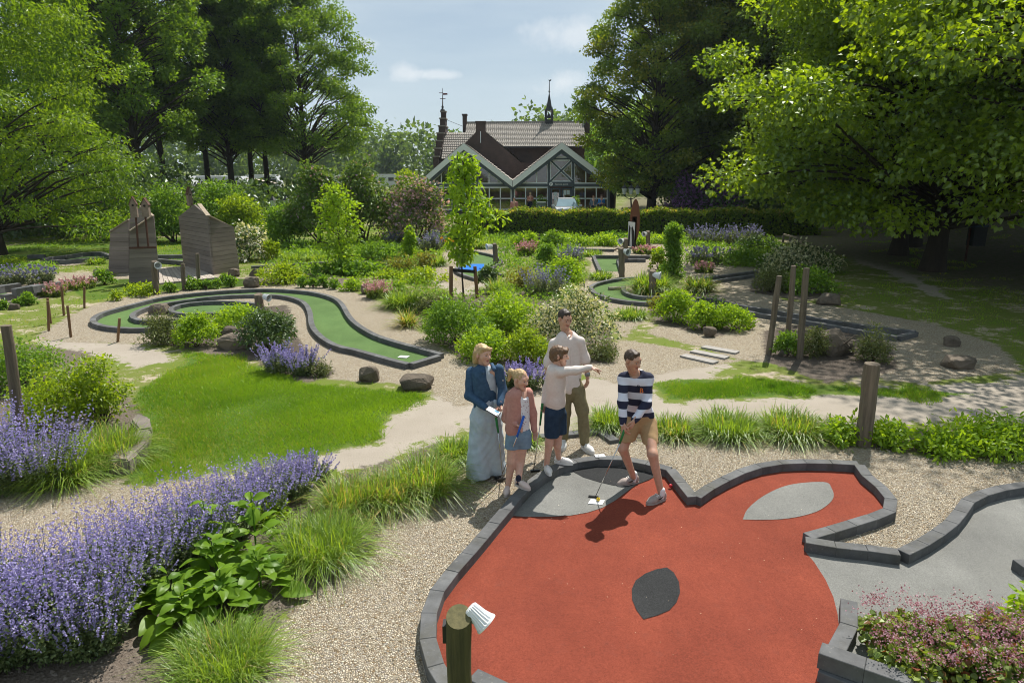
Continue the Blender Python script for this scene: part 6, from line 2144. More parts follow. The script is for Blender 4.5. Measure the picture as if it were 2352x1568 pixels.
# weathervane
vt, vbm = H3(262, 200, 70), H3(262, 425, 70)
wv_ = empty('weathervane', vbm, 'tall iron weathervane with a small flag on the stepped gable', 'weathervane')
MB().tube([vbm, vt], [.07, .02], 6).tube([H3(225, 248, 70), H3(266, 248, 70)], .03, 5).tube([H3(235, 306, 70), H3(290, 306, 70)], .03, 5).build('rod', MAT['rust'], wv_)
MB().prism([H3(266, 268, 70), H3(312, 266, 70), H3(305, 258, 70), H3(314, 250, 70), H3(266, 250, 70)], (0, .03, 0)).build('flag', mat('flag_red', (.2, .04, .04), (.1, .03, .03), .6), wv_)
MB().lathe(vbm, [(.24, 0), (.2, .1), (.08, .2), (.12, .35), (.05, .5)], 8).build('finial_base', lead, wv_)
tag(MB().tube([H3(298, 515, 70), H3(460, 580, 72.5)], .02, 4).build('stay_wire', lead), 'thin stay wire from the stepped gable to the chimney', 'wire')
# bell turret
tb = H3(1322, 575, 73)
tx, ty = tb[0], 73
zz = lambda y: H3(1322, y, 73)[2]
hw = (H3(1360, 500, 73)[0] - H3(1285, 500, 73)[0]) / 2
bt = empty('bell_turret', (tx, ty, zz(575)), 'slender bell turret with pointed slate spire and weathercock', 'turret')
MB().box(tx - hw, tx + hw, ty - hw, ty + hw, zz(590), zz(515)).build('turret_base', lead, bt)
for sx in (-1, 1):
    for sy in (-1, 1):
        MB().box(tx + sx * hw * .82 - .11, tx + sx * hw * .82 + .11, ty + sy * hw * .82 - .11, ty + sy * hw * .82 + .11, zz(515), zz(428)).build('turret_post', lead, bt)
for sy in (-1, 1):
    arch = [(tx + math.cos(a) * hw * .7, ty + sy * hw * .8, zz(465) + math.sin(a) * .5) for a in np.linspace(0, math.pi, 9)]
    MB().tube(arch, .07, 5).build('arch', wht, bt)
MB().lathe((tx, ty, zz(500)), [(.26, 0), (.2, .12), (.15, .35), (.05, .45)], 10).build('bell', lead, bt)
V = [(tx - hw * 1.15, ty - hw * 1.15, zz(425)), (tx + hw * 1.15, ty - hw * 1.15, zz(425)), (tx + hw * 1.15, ty + hw * 1.15, zz(425)), (tx - hw * 1.15, ty + hw * 1.15, zz(425))]
k_ = .62
V += [(tx + (v[0] - tx) * k_, ty + (v[1] - ty) * k_, zz(395)) for v in V] + [(tx, ty, zz(232))]
obj('spire', V, [np.array([[3, 2, 1, 0], [0, 1, 5, 4], [1, 2, 6, 5], [2, 3, 7, 6], [3, 0, 4, 7]]), np.array([[4, 5, 8], [5, 6, 8], [6, 7, 8], [7, 4, 8]])], lead, bt)
MB().tube([(tx, ty, zz(250)), (tx, ty, zz(125))], [.06, .03], 6).lathe((tx, ty, zz(240)), [(.03, 0), (.12, .08), (.03, .16)], 8).build('finial', lead, bt)
ck = [(1318, 112), (1322, 118), (1328, 119), (1336, 117), (1342, 110), (1347, 114), (1345, 124), (1336, 131), (1328, 131), (1322, 126), (1320, 120)]
MB().prism([H3(*p, 73) for p in ck], (0, .05, 0)).build('weathercock', lead, bt)

# ================================================================== BY THE HOUSE
yc = 49.0
cx = J(1305, 480, yc)[0]
car = empty('parked_car', (cx, yc, 0), 'silver estate car parked facing the hedge before the pavilion door', 'car')
paint = mat('silver_paint', (.5, .52, .54), (.46, .48, .5), .25, 2, spec=.6)
cs = [(-.9, .18), (.9, .18), (.92, .55), (.86, .92), (-.86, .92), (-.92, .55)]
P0 = np.array([(cx + a, yc, b) for a, b in cs])
rings = []
for y_, sx, zt_ in ((0, .9, .82), (.25, .98, .9), (.95, 1, 1.0), (3.9, 1, 1.0), (4.3, .95, .95)):
    rings.append([(cx + a * sx, yc + y_, .18 + (b - .18) * zt_ * (1.0)) for a, b in cs])
V = np.array(rings).reshape(-1, 3)
F = [[k * 6 + i, k * 6 + (i + 1) % 6, (k + 1) * 6 + (i + 1) % 6, (k + 1) * 6 + i] for k in range(4) for i in range(6)]
obj('body', V, [np.array(F), np.array([[5, 4, 3, 2, 1, 0], [24, 25, 26, 27, 28, 29]])], paint, car)
V = [(cx + sx * w_, yc + y_, z_) for y_, w_, z_ in ((.95, .84, .93), (1.75, .62, 1.46), (3.5, .64, 1.46), (4.2, .8, .95)) for sx in (-1, 1)]
obj('cabin', V, np.array([[2, 3, 5, 4], [0, 2, 4, 6], [1, 7, 5, 3], [6, 4, 5, 7]]), paint, car)
ws = [(cx - .8, yc + .93, .945), (cx + .8, yc + .93, .945), (cx + .6, yc + 1.73, 1.445), (cx - .6, yc + 1.73, 1.445)]
obj('windscreen', ws, np.array([[0, 1, 2, 3]]), mat('car_glass', (.16, .24, .28), (.2, .3, .34), .08, 1.2, spec=.8), car)
for sx in (-1, 1):
    MB().tube([(cx + sx * .6, yc + 1.9, 1.5), (cx + sx * .62, yc + 3.4, 1.5)], .025, 6).build('roof_rail', lead, car)
    MB().obox((cx + sx * 1.0, yc + 1.2, 1.0), (.1, 0, 0), (0, .06, 0), (0, 0, .07)).build('mirror', paint, car)
    MB().obox((cx + sx * .66, yc - .005, .62), (.18, 0, 0), (0, .02, 0), (0, 0, .07)).build('headlight', MAT['white'], car)
    for y_ in (.8, 3.5):
        mb = MB()
        lathe_along(mb, (cx + sx * .74, yc + y_, .31), (sx, 0, 0), [(.31, 0), (.31, .2)], 14)
        mb.build('wheel', mat('tyre', (.02, .02, .02), None, .9), car)


def lantern_post(px, vt, base_v, heads, label):
    b = G(px, base_v)
    t = J(px, vt, b[1])
    rt = empty('lantern_post', b, label, 'lantern', 'lantern posts')
    iron = mat('black_iron', (.018, .02, .02), None, .5)
    mb = MB().tube([b, (b + t) / 2, t - (0, 0, .75)], [.08, .05, .045], 8)
    for dx in heads:
        c = t + (dx, 0, -.55)
        if dx: mb.tube(spline([t + (0, 0, -.85), t + (dx * .6, 0, -.75), c + (0, 0, -.02)], 4), .025, 5)
    mb.build('pole', iron, rt)
    for dx in heads:
        c = t + (dx, 0, -.55)
        MB().lathe(c, [(.08, 0), (.17, .36), (.17, .37)], 6).build('lantern_glass', mat('frosted_lantern', (.68, .7, .68), None, .4), rt)
        MB().lathe(c + (0, 0, .372), [(.2, 0), (.1, .12), (.03, .2), (.02, .28)], 6).build('lantern_cap', iron, rt)


lantern_post(1450, 426, 520, (-.42, 0, .42), 'black lamp post with three lanterns behind the hedge')
lantern_post(641, 452, 545, (-.35, .35), 'black lamp post with two lanterns before the dark oaks')
for (u0, u1, vt_, vb_, Y, lab) in ((1235, 1253, 467, 497, 44, 'green-grey utility cabinet behind the hedge'), (1683, 1698, 455, 490, 48, 'pale metal cabinet beside the rhododendron')):
    a, b = J(u0, vt_, Y), J(u1, vt_, Y)
    o = empty('utility_cabinet', ((a[0] + b[0]) / 2, Y, 0), lab, 'cabinet')
    cm = mat('cabinet_paint', (.16, .2, .19), (.12, .15, .145), .6, 3)
    z0 = float(relief(a[0], Y))
    MB().box(a[0], b[0], Y, Y + .5, z0, a[2]).build('cabinet_body', cm, o)
    MB().box(a[0] - .04, b[0] + .04, Y - .04, Y + .54, a[2] + .002, a[2] + .06).build('cabinet_top', cm, o)
    MB().box((a[0] + b[0]) / 2 - .01, (a[0] + b[0]) / 2 + .01, Y - .012, Y - .001, z0 + .1, a[2] - .1).build('door_gap', MAT['rust'], o)
for u_, lab in ((1244, 'potted round shrub behind the utility cabinet'), (1320, 'potted round shrub right of the pavilion door')):
    c = J(u_, 465, 55)
    o = empty('potted_shrub', (c[0], 55, 0), lab, 'planter')
    MB().lathe((c[0], 55, 0), [(.3, 0), (.38, .6), (.34, .6)], 12).build('pot', lead, o)
    rng = np.random.default_rng(int(u_))
    C, Rd = dome(rng, c[0], 55, .55, .55, 1.3, 18)
    C[:, 2] += .35
    foliage('foliage', o, LM['mid'], C, Rd, 420, .13, .55, seed=int(u_))
# parked campers beyond the oaks
crm = mat('camper_white', (.5, .51, .52), (.44, .45, .47), .4, 1)
for i, (u, v, Y, w, lab) in enumerate([(505, 412, 88, 6.2, 'white camper with a pale awning beneath the oaks'), (470, 418, 96, 5.6, 'white camper left of the awning camper'), (385, 428, 84, 6, 'white camper glimpsed behind the left tower'),
                                    (600, 405, 112, 5.5, 'distant white camper by the lantern'), (760, 402, 130, 6, 'distant white camper right of the oak row'), (905, 398, 130, 7, 'long white camper roof left of the house'),
                                    (110, 445, 72, 6, 'white camper glimpsed at the left edge')]):
    c = J(u, v, Y)
    x, z1 = c[0], 2.7
    o = empty('camper', (x, Y, 0), lab, 'camper', 'parked campers')
    V = [(x - w / 2, Y, .45), (x + w / 2, Y, .45), (x + w / 2, Y, 1.5), (x + w / 2 - .5, Y, z1), (x - w / 2 + .2, Y, z1), (x - w / 2, Y, 2.2)]
    MB().prism(V, (0, 2.2, 0)).build('body', crm, o)
    for k in range(3):
        MB().box(x - w / 2 + .7 + k * 1.7, x - w / 2 + 1.7 + k * 1.7, Y - .03, Y - .005, 1.5, 2.1).build('window', lead, o)
    for k in (-1, 1):
        mb = MB()
        lathe_along(mb, (x + k * w * .3, Y - .02, .36), (0, 1, 0), [(.36, 0), (.36, .25)], 12)
        mb.build('wheel', mat('tyre', (.02, .02, .02), None, .9), o)
    if i == 0:
        MB().prism([(x + w / 2 + .1, Y, 2.5), (x + w / 2 + 3.4, Y, 1.9), (x + w / 2 + 3.4, Y, 1.8), (x + w / 2 + .1, Y, 2.4)], (0, 2, 0)).build('awning', mat('awning_tan', (.5, .42, .34), None, .8), o)
# ================================================================== PEOPLE
def rc(a, b, ra, rb=None, flat=None):
    return ('c', np.asarray(a, float), np.asarray(b, float), ra, ra if rb is None else rb, flat)


def ell(c, r, ax=None):
    return ('e', np.asarray(c, float), np.asarray(r, float), ax)


def prim_d(p, P):
    if p[0] == 'e':
        q = P - p[1]
        if p[3] is not None:
            q = q @ p[3].T
        k0 = np.linalg.norm(q / p[2], axis=-1)
        k1 = np.linalg.norm(q / p[2] ** 2, axis=-1) + 1e-9
        return k0 * (k0 - 1) / k1
    _, a, b, ra, rb, flat = p
    e = b - a
    t = np.clip(((P - a) @ e) / (e @ e + 1e-12), 0, 1)
    q = P - a - t[..., None] * e
    if flat is not None:
        ax, f = flat
        ax = np.asarray(ax, float) / np.linalg.norm(ax)
        q = q + (1 / f - 1) * (q @ ax)[..., None] * ax
    return np.linalg.norm(q, axis=-1) - (ra + (rb - ra) * t)


def smin(a, b, k):
    h = np.clip(.5 + .5 * (b - a) / k, 0, 1)
    return b * (1 - h) + a * h - k * h * (1 - h)


def surface(prims, h=.012, k=.03, subs=(), ks=.015, zmin=None, folds=0.0, pad=.03, fold_s=38, cut=None):
    """one continuous skin over blended limbs (surface nets)"""
    lo, hi = np.full(3, 1e9), np.full(3, -1e9)
    for p in prims:
        if p[0] == 'e':
            r = p[2].max()
            lo, hi = np.minimum(lo, p[1] - r), np.maximum(hi, p[1] + r)
        else:
            r = max(p[3], p[4])
            lo = np.minimum(lo, np.minimum(p[1], p[2]) - r)
            hi = np.maximum(hi, np.maximum(p[1], p[2]) + r)
    lo, hi = lo - pad, hi + pad
    n = np.ceil((hi - lo) / h).astype(int) + 1
    gx_, gy_, gz_ = (lo[i] + h * np.arange(n[i]) for i in range(3))
    P = np.stack(np.meshgrid(gx_, gy_, gz_, indexing='ij'), -1)
    d = None
    for p in prims:
        q = prim_d(p, P)
        d = q if d is None else smin(d, q, k)
    for s in subs:
        d = -smin(-d, prim_d(s, P), ks)
    if folds:
        d = d + folds * (np.sin(P[..., 0] * fold_s + 3 * np.sin(P[..., 2] * 9)) * np.sin(P[..., 2] * fold_s * .6 + 2 * np.sin(P[..., 0] * 14)) + .6 * np.sin(P[..., 1] * fold_s * 1.3 + P[..., 2] * 21))
    if cut is not None:
        d = np.maximum(d, cut(P))
    if zmin is not None:
        d = np.maximum(d, zmin - P[..., 2])
    s = d < 0
    corners = [(i, j, l) for i in (0, 1) for j in (0, 1) for l in (0, 1)]
    m = tuple(x - 1 for x in n)
    cs_ = [s[i:i + m[0], j:j + m[1], l:l + m[2]] for i, j, l in corners]
    cnt = sum(c.astype(np.int8) for c in cs_)
    mask = (cnt > 0) & (cnt < 8)
    idx = np.full(mask.shape, -1, np.int64)
    idx[mask] = np.arange(mask.sum())
    I = np.argwhere(mask)
    acc, num = np.zeros((len(I), 3)), np.zeros(len(I))
    for a in range(8):
        for b in range(a + 1, 8):
            ca, cb = np.array(corners[a]), np.array(corners[b])
            if np.abs(ca - cb).sum() != 1: continue
            ia, ib = I + ca, I + cb
            da, db = d[ia[:, 0], ia[:, 1], ia[:, 2]], d[ib[:, 0], ib[:, 1], ib[:, 2]]
            x = (da < 0) != (db < 0)
            t = np.where(x, da / (da - db + 1e-12), 0)
            acc += np.where(x[:, None], ia + t[:, None] * (ib - ia), 0)
            num += x
    V = lo + h * acc / num[:, None]
    F = []
    for ax in range(3):
        b, c = (ax + 1) % 3, (ax + 2) % 3
        sl0, sl1 = [slice(None)] * 3, [slice(None)] * 3
        sl0[ax], sl1[ax] = slice(0, n[ax] - 1), slice(1, n[ax])
        E = np.argwhere(s[tuple(sl0)] != s[tuple(sl1)])
        E = E[(E[:, b] > 0) & (E[:, c] > 0) & (E[:, b] < n[b] - 1) & (E[:, c] < n[c] - 1)]
        if not len(E): continue
        q = []
        for db_, dc_ in ((-1, -1), (0, -1), (0, 0), (-1, 0)):
            K = E.copy()
            K[:, b] += db_
            K[:, c] += dc_
            q.append(idx[K[:, 0], K[:, 1], K[:, 2]])
        q = np.stack(q, 1)
        inside = s[E[:, 0], E[:, 1], E[:, 2]]
        q[~inside] = q[~inside][:, ::-1]
        F.append(q)
    F = np.concatenate(F)
    return V, F[(F >= 0).all(1)]


def jacket(sl1, sl2, torso, h, k, subs, folds):
    return cat_mesh([surface(torso, h, k, subs=subs, folds=folds), surface(sl1, h, k, folds=folds), surface(sl2, h, k, folds=folds)])


def cat_mesh(L):
    V, F, o = [], [], 0
    for v, f in L:
        V.append(v)
        F.append(f + o)
        o += len(v)
    return np.concatenate(V), np.concatenate(F)


def frame(f, up=(0, 0, 1)):
    f = np.asarray(f, float)
    f = f / np.linalg.norm(f)
    r = np.cross(f, up)
    r /= np.linalg.norm(r)
    return r, f, np.cross(r, f)


SKIN = {}


def skin(name, c):
    if name not in SKIN:
        m, t, b = nt(name)
        col = mixn(t, remap(t, noise(t, 30, 3), .3, .7), c, tuple(x * .85 for x in c))
        t.links.new(col, b.inputs['Base Color'])
        b.inputs['Roughness'].default_value = .55
        b.inputs['Subsurface Weight'].default_value = .12
        b.inputs['Subsurface Radius'].default_value = (.02, .008, .004)
        SKIN[name] = m
    return SKIN[name]


def head(c, f, s, root, hairm, style, neck_to, lipc=(.42, .14, .12), tilt=0.0, skinm=None, eyec=(.03, .025, .02)):
    """skin surface of head and neck in place; eyes, brows, lips and hair become parts of root"""
    r, f, u = frame(f)
    if tilt:
        r, u = r * math.cos(tilt) + u * math.sin(tilt), u * math.cos(tilt) - r * math.sin(tilt)
    c = np.asarray(c, float)
    L = lambda x, y, z: c + s * (r * x + f * y + u * z)
    A = np.stack([r, f, u])
    pr = [ell(L(0, -.012, .032), s * np.array([.074, .094, .088]), A), rc(L(0, .03, -.03), L(0, .062, -.088), s * .05, s * .03), rc(L(.03, .035, -.025), L(.012, .06, -.085), s * .038, s * .024), rc(L(-.03, .035, -.025), L(-.012, .06, -.085), s * .038, s * .024),
          rc(L(-.032, .055, -.005), L(.032, .055, -.005), s * .033), rc(L(-.035, .07, .035), L(.035, .07, .035), s * .018)]
    V1, F1 = surface(pr + [rc(L(0, .088, .018), L(0, .108, -.018), s * .009, s * .0135), rc(L(-.012, .094, -.02), L(.012, .094, -.02), s * .009)], .0065, .018,
                     subs=[ell(L(.031, .098, .012), s * np.array([.016, .014, .011]), A), ell(L(-.031, .098, .012), s * np.array([.016, .014, .011]), A)], ks=.012)
    ears = [surface([ell(L(q * .077, -.008, .0), s * np.array([.011, .022, .032]), A)], .006) for q in (-1, 1)]
    nk = surface([rc(L(0, -.022, -.055), neck_to, s * .05, s * .06)], .008)
    for q in (-1, 1):
        e = surface([ell(L(q * .031, .0795, .012), s * np.array([.0125, .011, .008]), A)], .0045)
        ob = obj('eye', *e, mat('eye_white', (.45, .42, .4), None, .3), root, True)
        obj('iris', *surface([ell(L(q * .031 + .002, .0885, .012), s * np.array([.0066, .004, .0066]), A)], .003), mat('iris_dark', eyec, None, .2), ob, True)
        obj('eyebrow', *surface([rc(L(q * .015, .0925, .036), L(q * .047, .081, .035), s * .0038, s * .0026)], .003), hairm, root, True)
    obj('lips', *surface([rc(L(-.018, .0835, -.055), L(.018, .0835, -.055), s * .0052), ell(L(0, .087, -.0555), s * np.array([.013, .006, .0075]), A)], .0035, .008), mat('lips', lipc, None, .5), root, True)
    # hair: a shell over the skull, open at the face
    hp = [ell(L(0, -.017, .0345), s * np.array([.0775, .0955, .0895]), A)]
    sub = [ell(L(0, .12, -.03), s * np.array([.082, .078, .1]), A)]
    if style == 'short':
        hp += [rc(L(-.025, .04, .102), L(.03, .045, .1), s * .013)]
        sub += [ell(L(0, .0, -.11), s * np.array([.12, .13, .09]), A), ell(L(.085, .02, -.02), s * np.array([.03, .045, .05]), A), ell(L(-.085, .02, -.02), s * np.array([.03, .045, .05]), A)]
    elif style == 'fringe':
        hp += [rc(L(-.045, .068, .075), L(.045, .072, .072), s * .03), rc(L(-.07, .02, .0), L(-.07, -.03, -.03), s * .03), rc(L(.07, .02, .0), L(.07, -.03, -.03), s * .03), ell(L(0, -.06, -.0), s * np.array([.075, .06, .09]), A)]
        sub = [ell(L(0, .125, -.055), s * np.array([.085, .072, .098]), A), ell(L(.09, .01, -.015), s * np.array([.022, .024, .03]), A), ell(L(-.09, .01, -.015), s * np.array([.022, .024, .03]), A)]
    elif style == 'bob':
        hp += [rc(L(-.075, -.02, .02), L(-.075, -.04, -.085), s * .036, s * .032), rc(L(.06, -.04, .02), L(.05, -.06, -.085), s * .04, s * .034), rc(L(0, -.075, .02), L(-.01, -.085, -.095), s * .045, s * .04), rc(L(.04, .055, .085), L(-.06, .06, .06), s * .026)]
    elif style == 'ponytail':
        hp += [rc(L(0, -.1, .045), L(0, -.15, .03), s * .025, s * .035), rc(L(0, -.15, .03), L(0, -.165, -.09), s * .036, s * .018)]
        sub += [ell(L(.085, .03, -.03), s * np.array([.03, .05, .05]), A), ell(L(-.085, .03, -.03), s * np.array([.03, .05, .05]), A), ell(L(0, .0, -.13), s * np.array([.12, .14, .09]), A)]
    obj('hair', *surface(hp, .0065, .025, subs=sub, ks=.012, folds=.0022, fold_s=150), hairm, root, True)
    return [(V1, F1), ears[0], ears[1], nk]


def hand(w, d, n, curl=.5, s=1.0, thumb=1, point=False):
    """palm with five separate bent fingers; d along the fingers, n out of the palm"""
    w, d, n = np.asarray(w, float), unit(np.asarray(d, float)), np.asarray(n, float)
    n = unit(n - d * (n @ d))
    x = np.cross(d, n) * thumb
    pr = [rc(w - d * .03 * s, w + d * .02 * s, .026 * s, .03 * s, (n, .62)), rc(w + d * .02 * s + x * .008 * s, w + d * .07 * s + x * .012 * s, .03 * s, .028 * s, (n, .5)), rc(w + d * .02 * s - x * .01 * s, w + d * .068 * s - x * .014 * s, .028 * s, .026 * s, (n, .5))]
    V = [surface(pr, .007, .012)]
    for i, (off, ln) in enumerate(((.029, .074), (.0095, .083), (-.0095, .077), (-.028, .06))):
        p = w + d * (.078 - .004 * abs(i - 1)) * s + x * off * s
        c = 0.12 if (point and i == 0) else curl
        fp = []
        dd = d.copy()
        rad = .0092 * s
        for j, fr in enumerate((.45, .32, .26)):
            dd = unit(dd * math.cos(c) + n * math.sin(c))
            n2 = unit(n - dd * (n @ dd))
            q = p + dd * ln * fr * s
            fp.append(rc(p, q, rad, rad * .92))
            p, rad = q, rad * .92
            c = c * 1.05
        V.append(surface(fp, .0055, .006, pad=.012))
    a = w + d * .022 * s + x * .026 * s
    b = a + d * .03 * s + x * .024 * s + n * .012 * s
    e = b + d * .032 * s + n * .014 * s - x * .004 * s
    V.append(surface([rc(w + d * .015 * s + x * .012 * s, a, .015 * s, .014 * s), rc(a, b, .0125 * s, .011 * s), rc(b, e, .0105 * s, .009 * s)], .0058, .008, pad=.012))
    return V


def shoe(root, foot, toe, m, solem, L=.27, sockm=None, lace=None, top=.085):
    """low shoe standing on the ground at foot (its middle)"""
    t = np.array([toe[0], toe[1], 0.0])
    t /= np.linalg.norm(t)
    x = np.array([t[1], -t[0], 0])
    foot = np.asarray(foot, float)
    heel, mid, ball_, tip = foot - t * L * .36, foot - t * L * .05, foot + t * L * .2, foot + t * L * .38
    w = L * .17
    out = []
    for a in np.linspace(0, 2 * math.pi, 22, endpoint=False):
        q = math.cos(a)
        hw_ = w * (1.0 if q > 0 else .84) * (1 - .1 * max(0, q))
        out.append(foot + t * (L * .5 * q) + x * hw_ * math.copysign(abs(math.sin(a)) ** .75, math.sin(a)) + (0, 0, .001))
    s = MB().prism(out, (0, 0, L * .1)).build('shoe', solem, root)
    z = L * .1
    up = surface([rc(heel + (0, 0, z + .03), heel + (0, 0, z + .05), L * .135, L * .12, (t, .95)), rc(mid + (0, 0, z + .025), ball_ + (0, 0, z + .012), L * .15, L * .15), rc(ball_ + (0, 0, z + .01), tip + (0, 0, z + .002), L * .148, L * .11)], .008, .03, zmin=foot[2] + z - .002)
    u_ = obj('upper', *up, m, s, True)
    ank = heel + t * L * .1 + (0, 0, z + L * .16)
    if lace is not None:
        mb = MB()
        for i in range(4):
            p = mid + t * (L * (.02 + .07 * i)) + (0, 0, z + L * (.225 - .028 * i))
            mb.obox(p, x * L * .1, t * L * .014, (0, 0, .006))
        mb.build('laces', lace, s)
    if sockm is not None:
        obj('sock', *surface([rc(ank - (0, 0, .02), ank + (0, 0, L * .2), L * .125, L * .135)], .009), sockm, root, True)
    return ank


def cloth(name, c1, c2=None, sc=60):
    return mat(name, c1, c2 or tuple(x * .8 for x in c1), .9, sc, .3, .003, spec=.15)


def CB(x, y, dy=0.0): return J(1050.6 + .25 * x, 768.3 + .25 * y, YB_[0] + dy)
def CC(x, y, dy=0.0): return J(1223 + .27 * x, 768.3 + .27 * y, YB_[0] + dy)
def CD(x, y, dy=0.0): return J(1019.2 + .32 * x, 674.2 + .32 * y, YB_[0] + dy)


def fpB(x, y, z=0.0): return G(1050.6 + .25 * x, 768.3 + .25 * y, z)
def fpC(x, y, z=0.0): return G(1223 + .27 * x, 768.3 + .27 * y, z)
def fpD(x, y, z=0.0): return G(1019.2 + .32 * x, 674.2 + .32 * y, z)


YB_ = [7.3]
sk_f, sk_t = skin('fair_skin', (.62, .36, .27)), skin('tanned_skin', (.52, .29, .2))
blond, ltbrown, dkbrown = (mat('blond_hair', (.52, .37, .19), (.36, .24, .115), .5, 60, .5, .004, spec=.4), mat('light_brown_hair', (.16, .085, .04), (.09, .05, .025), .5, 60, .5, .004, spec=.4), mat('dark_hair', (.05, .034, .024), (.026, .018, .013), .5, 60, .5, .004, spec=.4))
white_sh = mat('white_leather', (.72, .71, .69), (.64, .63, .61), .5, 8)


def putter(grip_top, grip_end, headp, gripm, label, hd=(1, 0, 0)):
    rt = empty('golf_putter', headp, label, 'putter', 'golf putters')
    a, b, h_ = (np.asarray(x, float) for x in (grip_top, grip_end, headp))
    MB().tube([b, h_], [.0058, .0048], 8).build('shaft', mat('chrome_shaft', (.6, .6, .6), None, .22, metal=1.0), rt, True)
    MB().tube([a, a + (b - a) * .5, b], [.0145, .0135, .011], 9).build('grip', gripm, rt, True)
    hd = unit(np.asarray(hd, float))
    MB().obox(h_ + hd * .02 + (0, 0, -.002), hd * .055, np.array([-hd[1], hd[0], 0]) * .012, (0, 0, .013)).build('club_head', mat('dark_club', (.05, .05, .05), None, .35, metal=.7), rt)


grip_g, grip_b = mat('green_grip', (.02, .2, .05), None, .6), mat('blue_grip', (.02, .12, .55), None, .6)
# ------------------------------------------------ woman in denim jacket
YB_[0] = float(fpB(155, 1345)[1]) + .06
wf = np.array([.55, -.83, 0.0])
pw = empty('person', fpB(240, 1310), 'blond person in blue denim jacket and wide pale-blue trousers holding a score card', 'person')
hd_w = head(CB(232, 182), (.72, -.66, -.06), 1.0, pw, blond, 'bob', CB(262, 318, .03))
sh1, sh2 = CB(128, 345, .03), CB(378, 318, -.02)
el1, wr1 = CB(112, 560, -.04), CB(262, 672, -.22)
el2, wr2 = CB(414, 515, -.03), CB(388, 640, -.2)
chest, waist, hips = CB(252, 400), CB(264, 610), CB(262, 730)
body = hd_w + [surface([rc(chest, waist, .12, .11, (wf, .7)), rc(CB(262, 318, .02), chest, .07, .1), rc(chest, sh1, .045, .04), rc(chest, sh2, .045, .04), rc(sh1, el1, .045, .038), rc(el1, wr1, .036, .027), rc(sh2, el2, .045, .038), rc(el2, wr2, .036, .026)], .015, .03)]
body += hand(wr1 + (.01, -.01, -.0), (.9, -.25, -.2), (.1, -.1, 1), .35, .95, 1) + hand(wr2 + (0, -.005, -.005), (-.1, -.35, -.9), (-.6, -.6, .2), .45, .95, -1)
obj('body', *cat_mesh(body), sk_f, pw, True)
denim = mat('blue_denim', (.055, .105, .18), (.03, .065, .12), .9, 26, .4, .003, spec=.15)
fc = unit(wf)
obj('denim_jacket', *jacket([rc(sh1, el1, .064, .056), rc(el1, wr1, .055, .038)], [rc(sh2, el2, .06, .052), rc(el2, wr2, .051, .037)], [rc(CB(250, 375), CB(262, 640), .152, .148, (wf, .74)), rc(CB(255, 345), sh1, .07, .058), rc(CB(255, 345), sh2, .07, .056)], .013, .03,
                             subs=[rc(CB(285, 300) + fc * .1, CB(305, 560) + fc * .15, .085, .06), rc(CB(305, 560) + fc * .15, CB(318, 720) + fc * .16, .06, .075), rc(CB(262, 300, .02), CB(262, 250, .02), .075)], folds=.0035), denim, pw, True)
obj('collar', *surface([rc(CB(205, 320, .05), CB(235, 345, -.12), .02, .024), rc(CB(318, 275, .04), CB(340, 320, -.1), .02, .024), rc(CB(205, 320, .05), CB(318, 275, .06), .02)], .008, .015), denim, pw, True)
MB().obox(CB(180, 440) + fc * .118, np.array([.83, .55, 0]) * .038, fc * .004, (0, 0, .028)).build('pocket_flap', denim, pw)
for q in ((178, 442, .126), (372, 400, .105), (250, 470, .128)):
    c_ = CB(q[0], q[1]) + fc * q[2]
    MB().lathe(c_, [(.006, -.006), (.008, 0), (.006, .006)], 8).build('button', MAT['metal'], pw)
pale = mat('pale_blue_cloth', (.45, .52, .58), (.36, .43, .49), .9, 14, .4, .006, spec=.12)
obj('blouse', *surface([rc(CB(262, 390), CB(268, 650), .143, .138, (wf, .7)), rc(CB(262, 600), CB(262, 690), .135, .14, (wf, .75))], .01, .03, folds=.003, fold_s=70, subs=[rc(CB(285, 325) + fc * .1, CB(290, 370) + fc * .12, .05, .02)]), pale, pw, True)
obj('belt_knot', *surface([rc(CB(300, 590) + fc * .11, CB(312, 600) + fc * .12, .025), rc(CB(296, 600) + fc * .12, CB(290, 690) + fc * .13, .018, .022), rc(CB(315, 600) + fc * .12, CB(330, 680) + fc * .13, .016, .02)], .007, .012), pale, pw, True)
wfl, wfr = fpB(155, 1345), fpB(400, 1275)
zh = CB(190, 1312)[2]


def pleats(P): return np.full(P.shape[:-1], -1.0)


obj('wide_trousers', *surface([rc(CB(264, 640), CB(262, 760), .148, .17, (wf, .8)), rc(CB(215, 770), CB(190, 1330, .02), .12, .148), rc(CB(315, 770), CB(360, 1290, .12), .12, .115)], .0135, .06, zmin=max(.03, zh), folds=.006, fold_s=52), pale, pw, True)
shoe(pw, wfl + (0, .06, 0), (-.1, -1), white_sh, white_sh, .25)
shoe(pw, wfr + (0, .1, 0), (.9, -.45), mat('tan_leather', (.3, .17, .1), None, .6), white_sh, .25)
cd = empty('score_card', CB(330, 705, -.33), 'white score card on a small dark board in the hands of the denim jacket wearer', 'score card')
q4 = [CB(258, 690, -.37), CB(290, 656, -.29), CB(402, 714, -.29), CB(370, 756, -.37)]
MB().prism(q4, (0, 0, -.006)).build('board', mat('dark_board', (.03, .03, .035), None, .5), cd)
c0_ = np.mean(q4, 0)
MB().prism([c0_ + (q - c0_) * .93 + (0, 0, .0015) for q in q4], (0, 0, .002)).build('paper', mat('paper_white', (.72, .74, .76), (.66, .69, .73), .7, 30), cd)
MB().prism([c0_ + (q - c0_) * np.array([.9, .9, .9]) * .35 + (q4[2] - c0_) * .45 + (0, 0, .0045) for q in q4], (0, 0, .001)).build('blue_print', mat('print_blue', (.15, .4, .6), None, .7), cd)
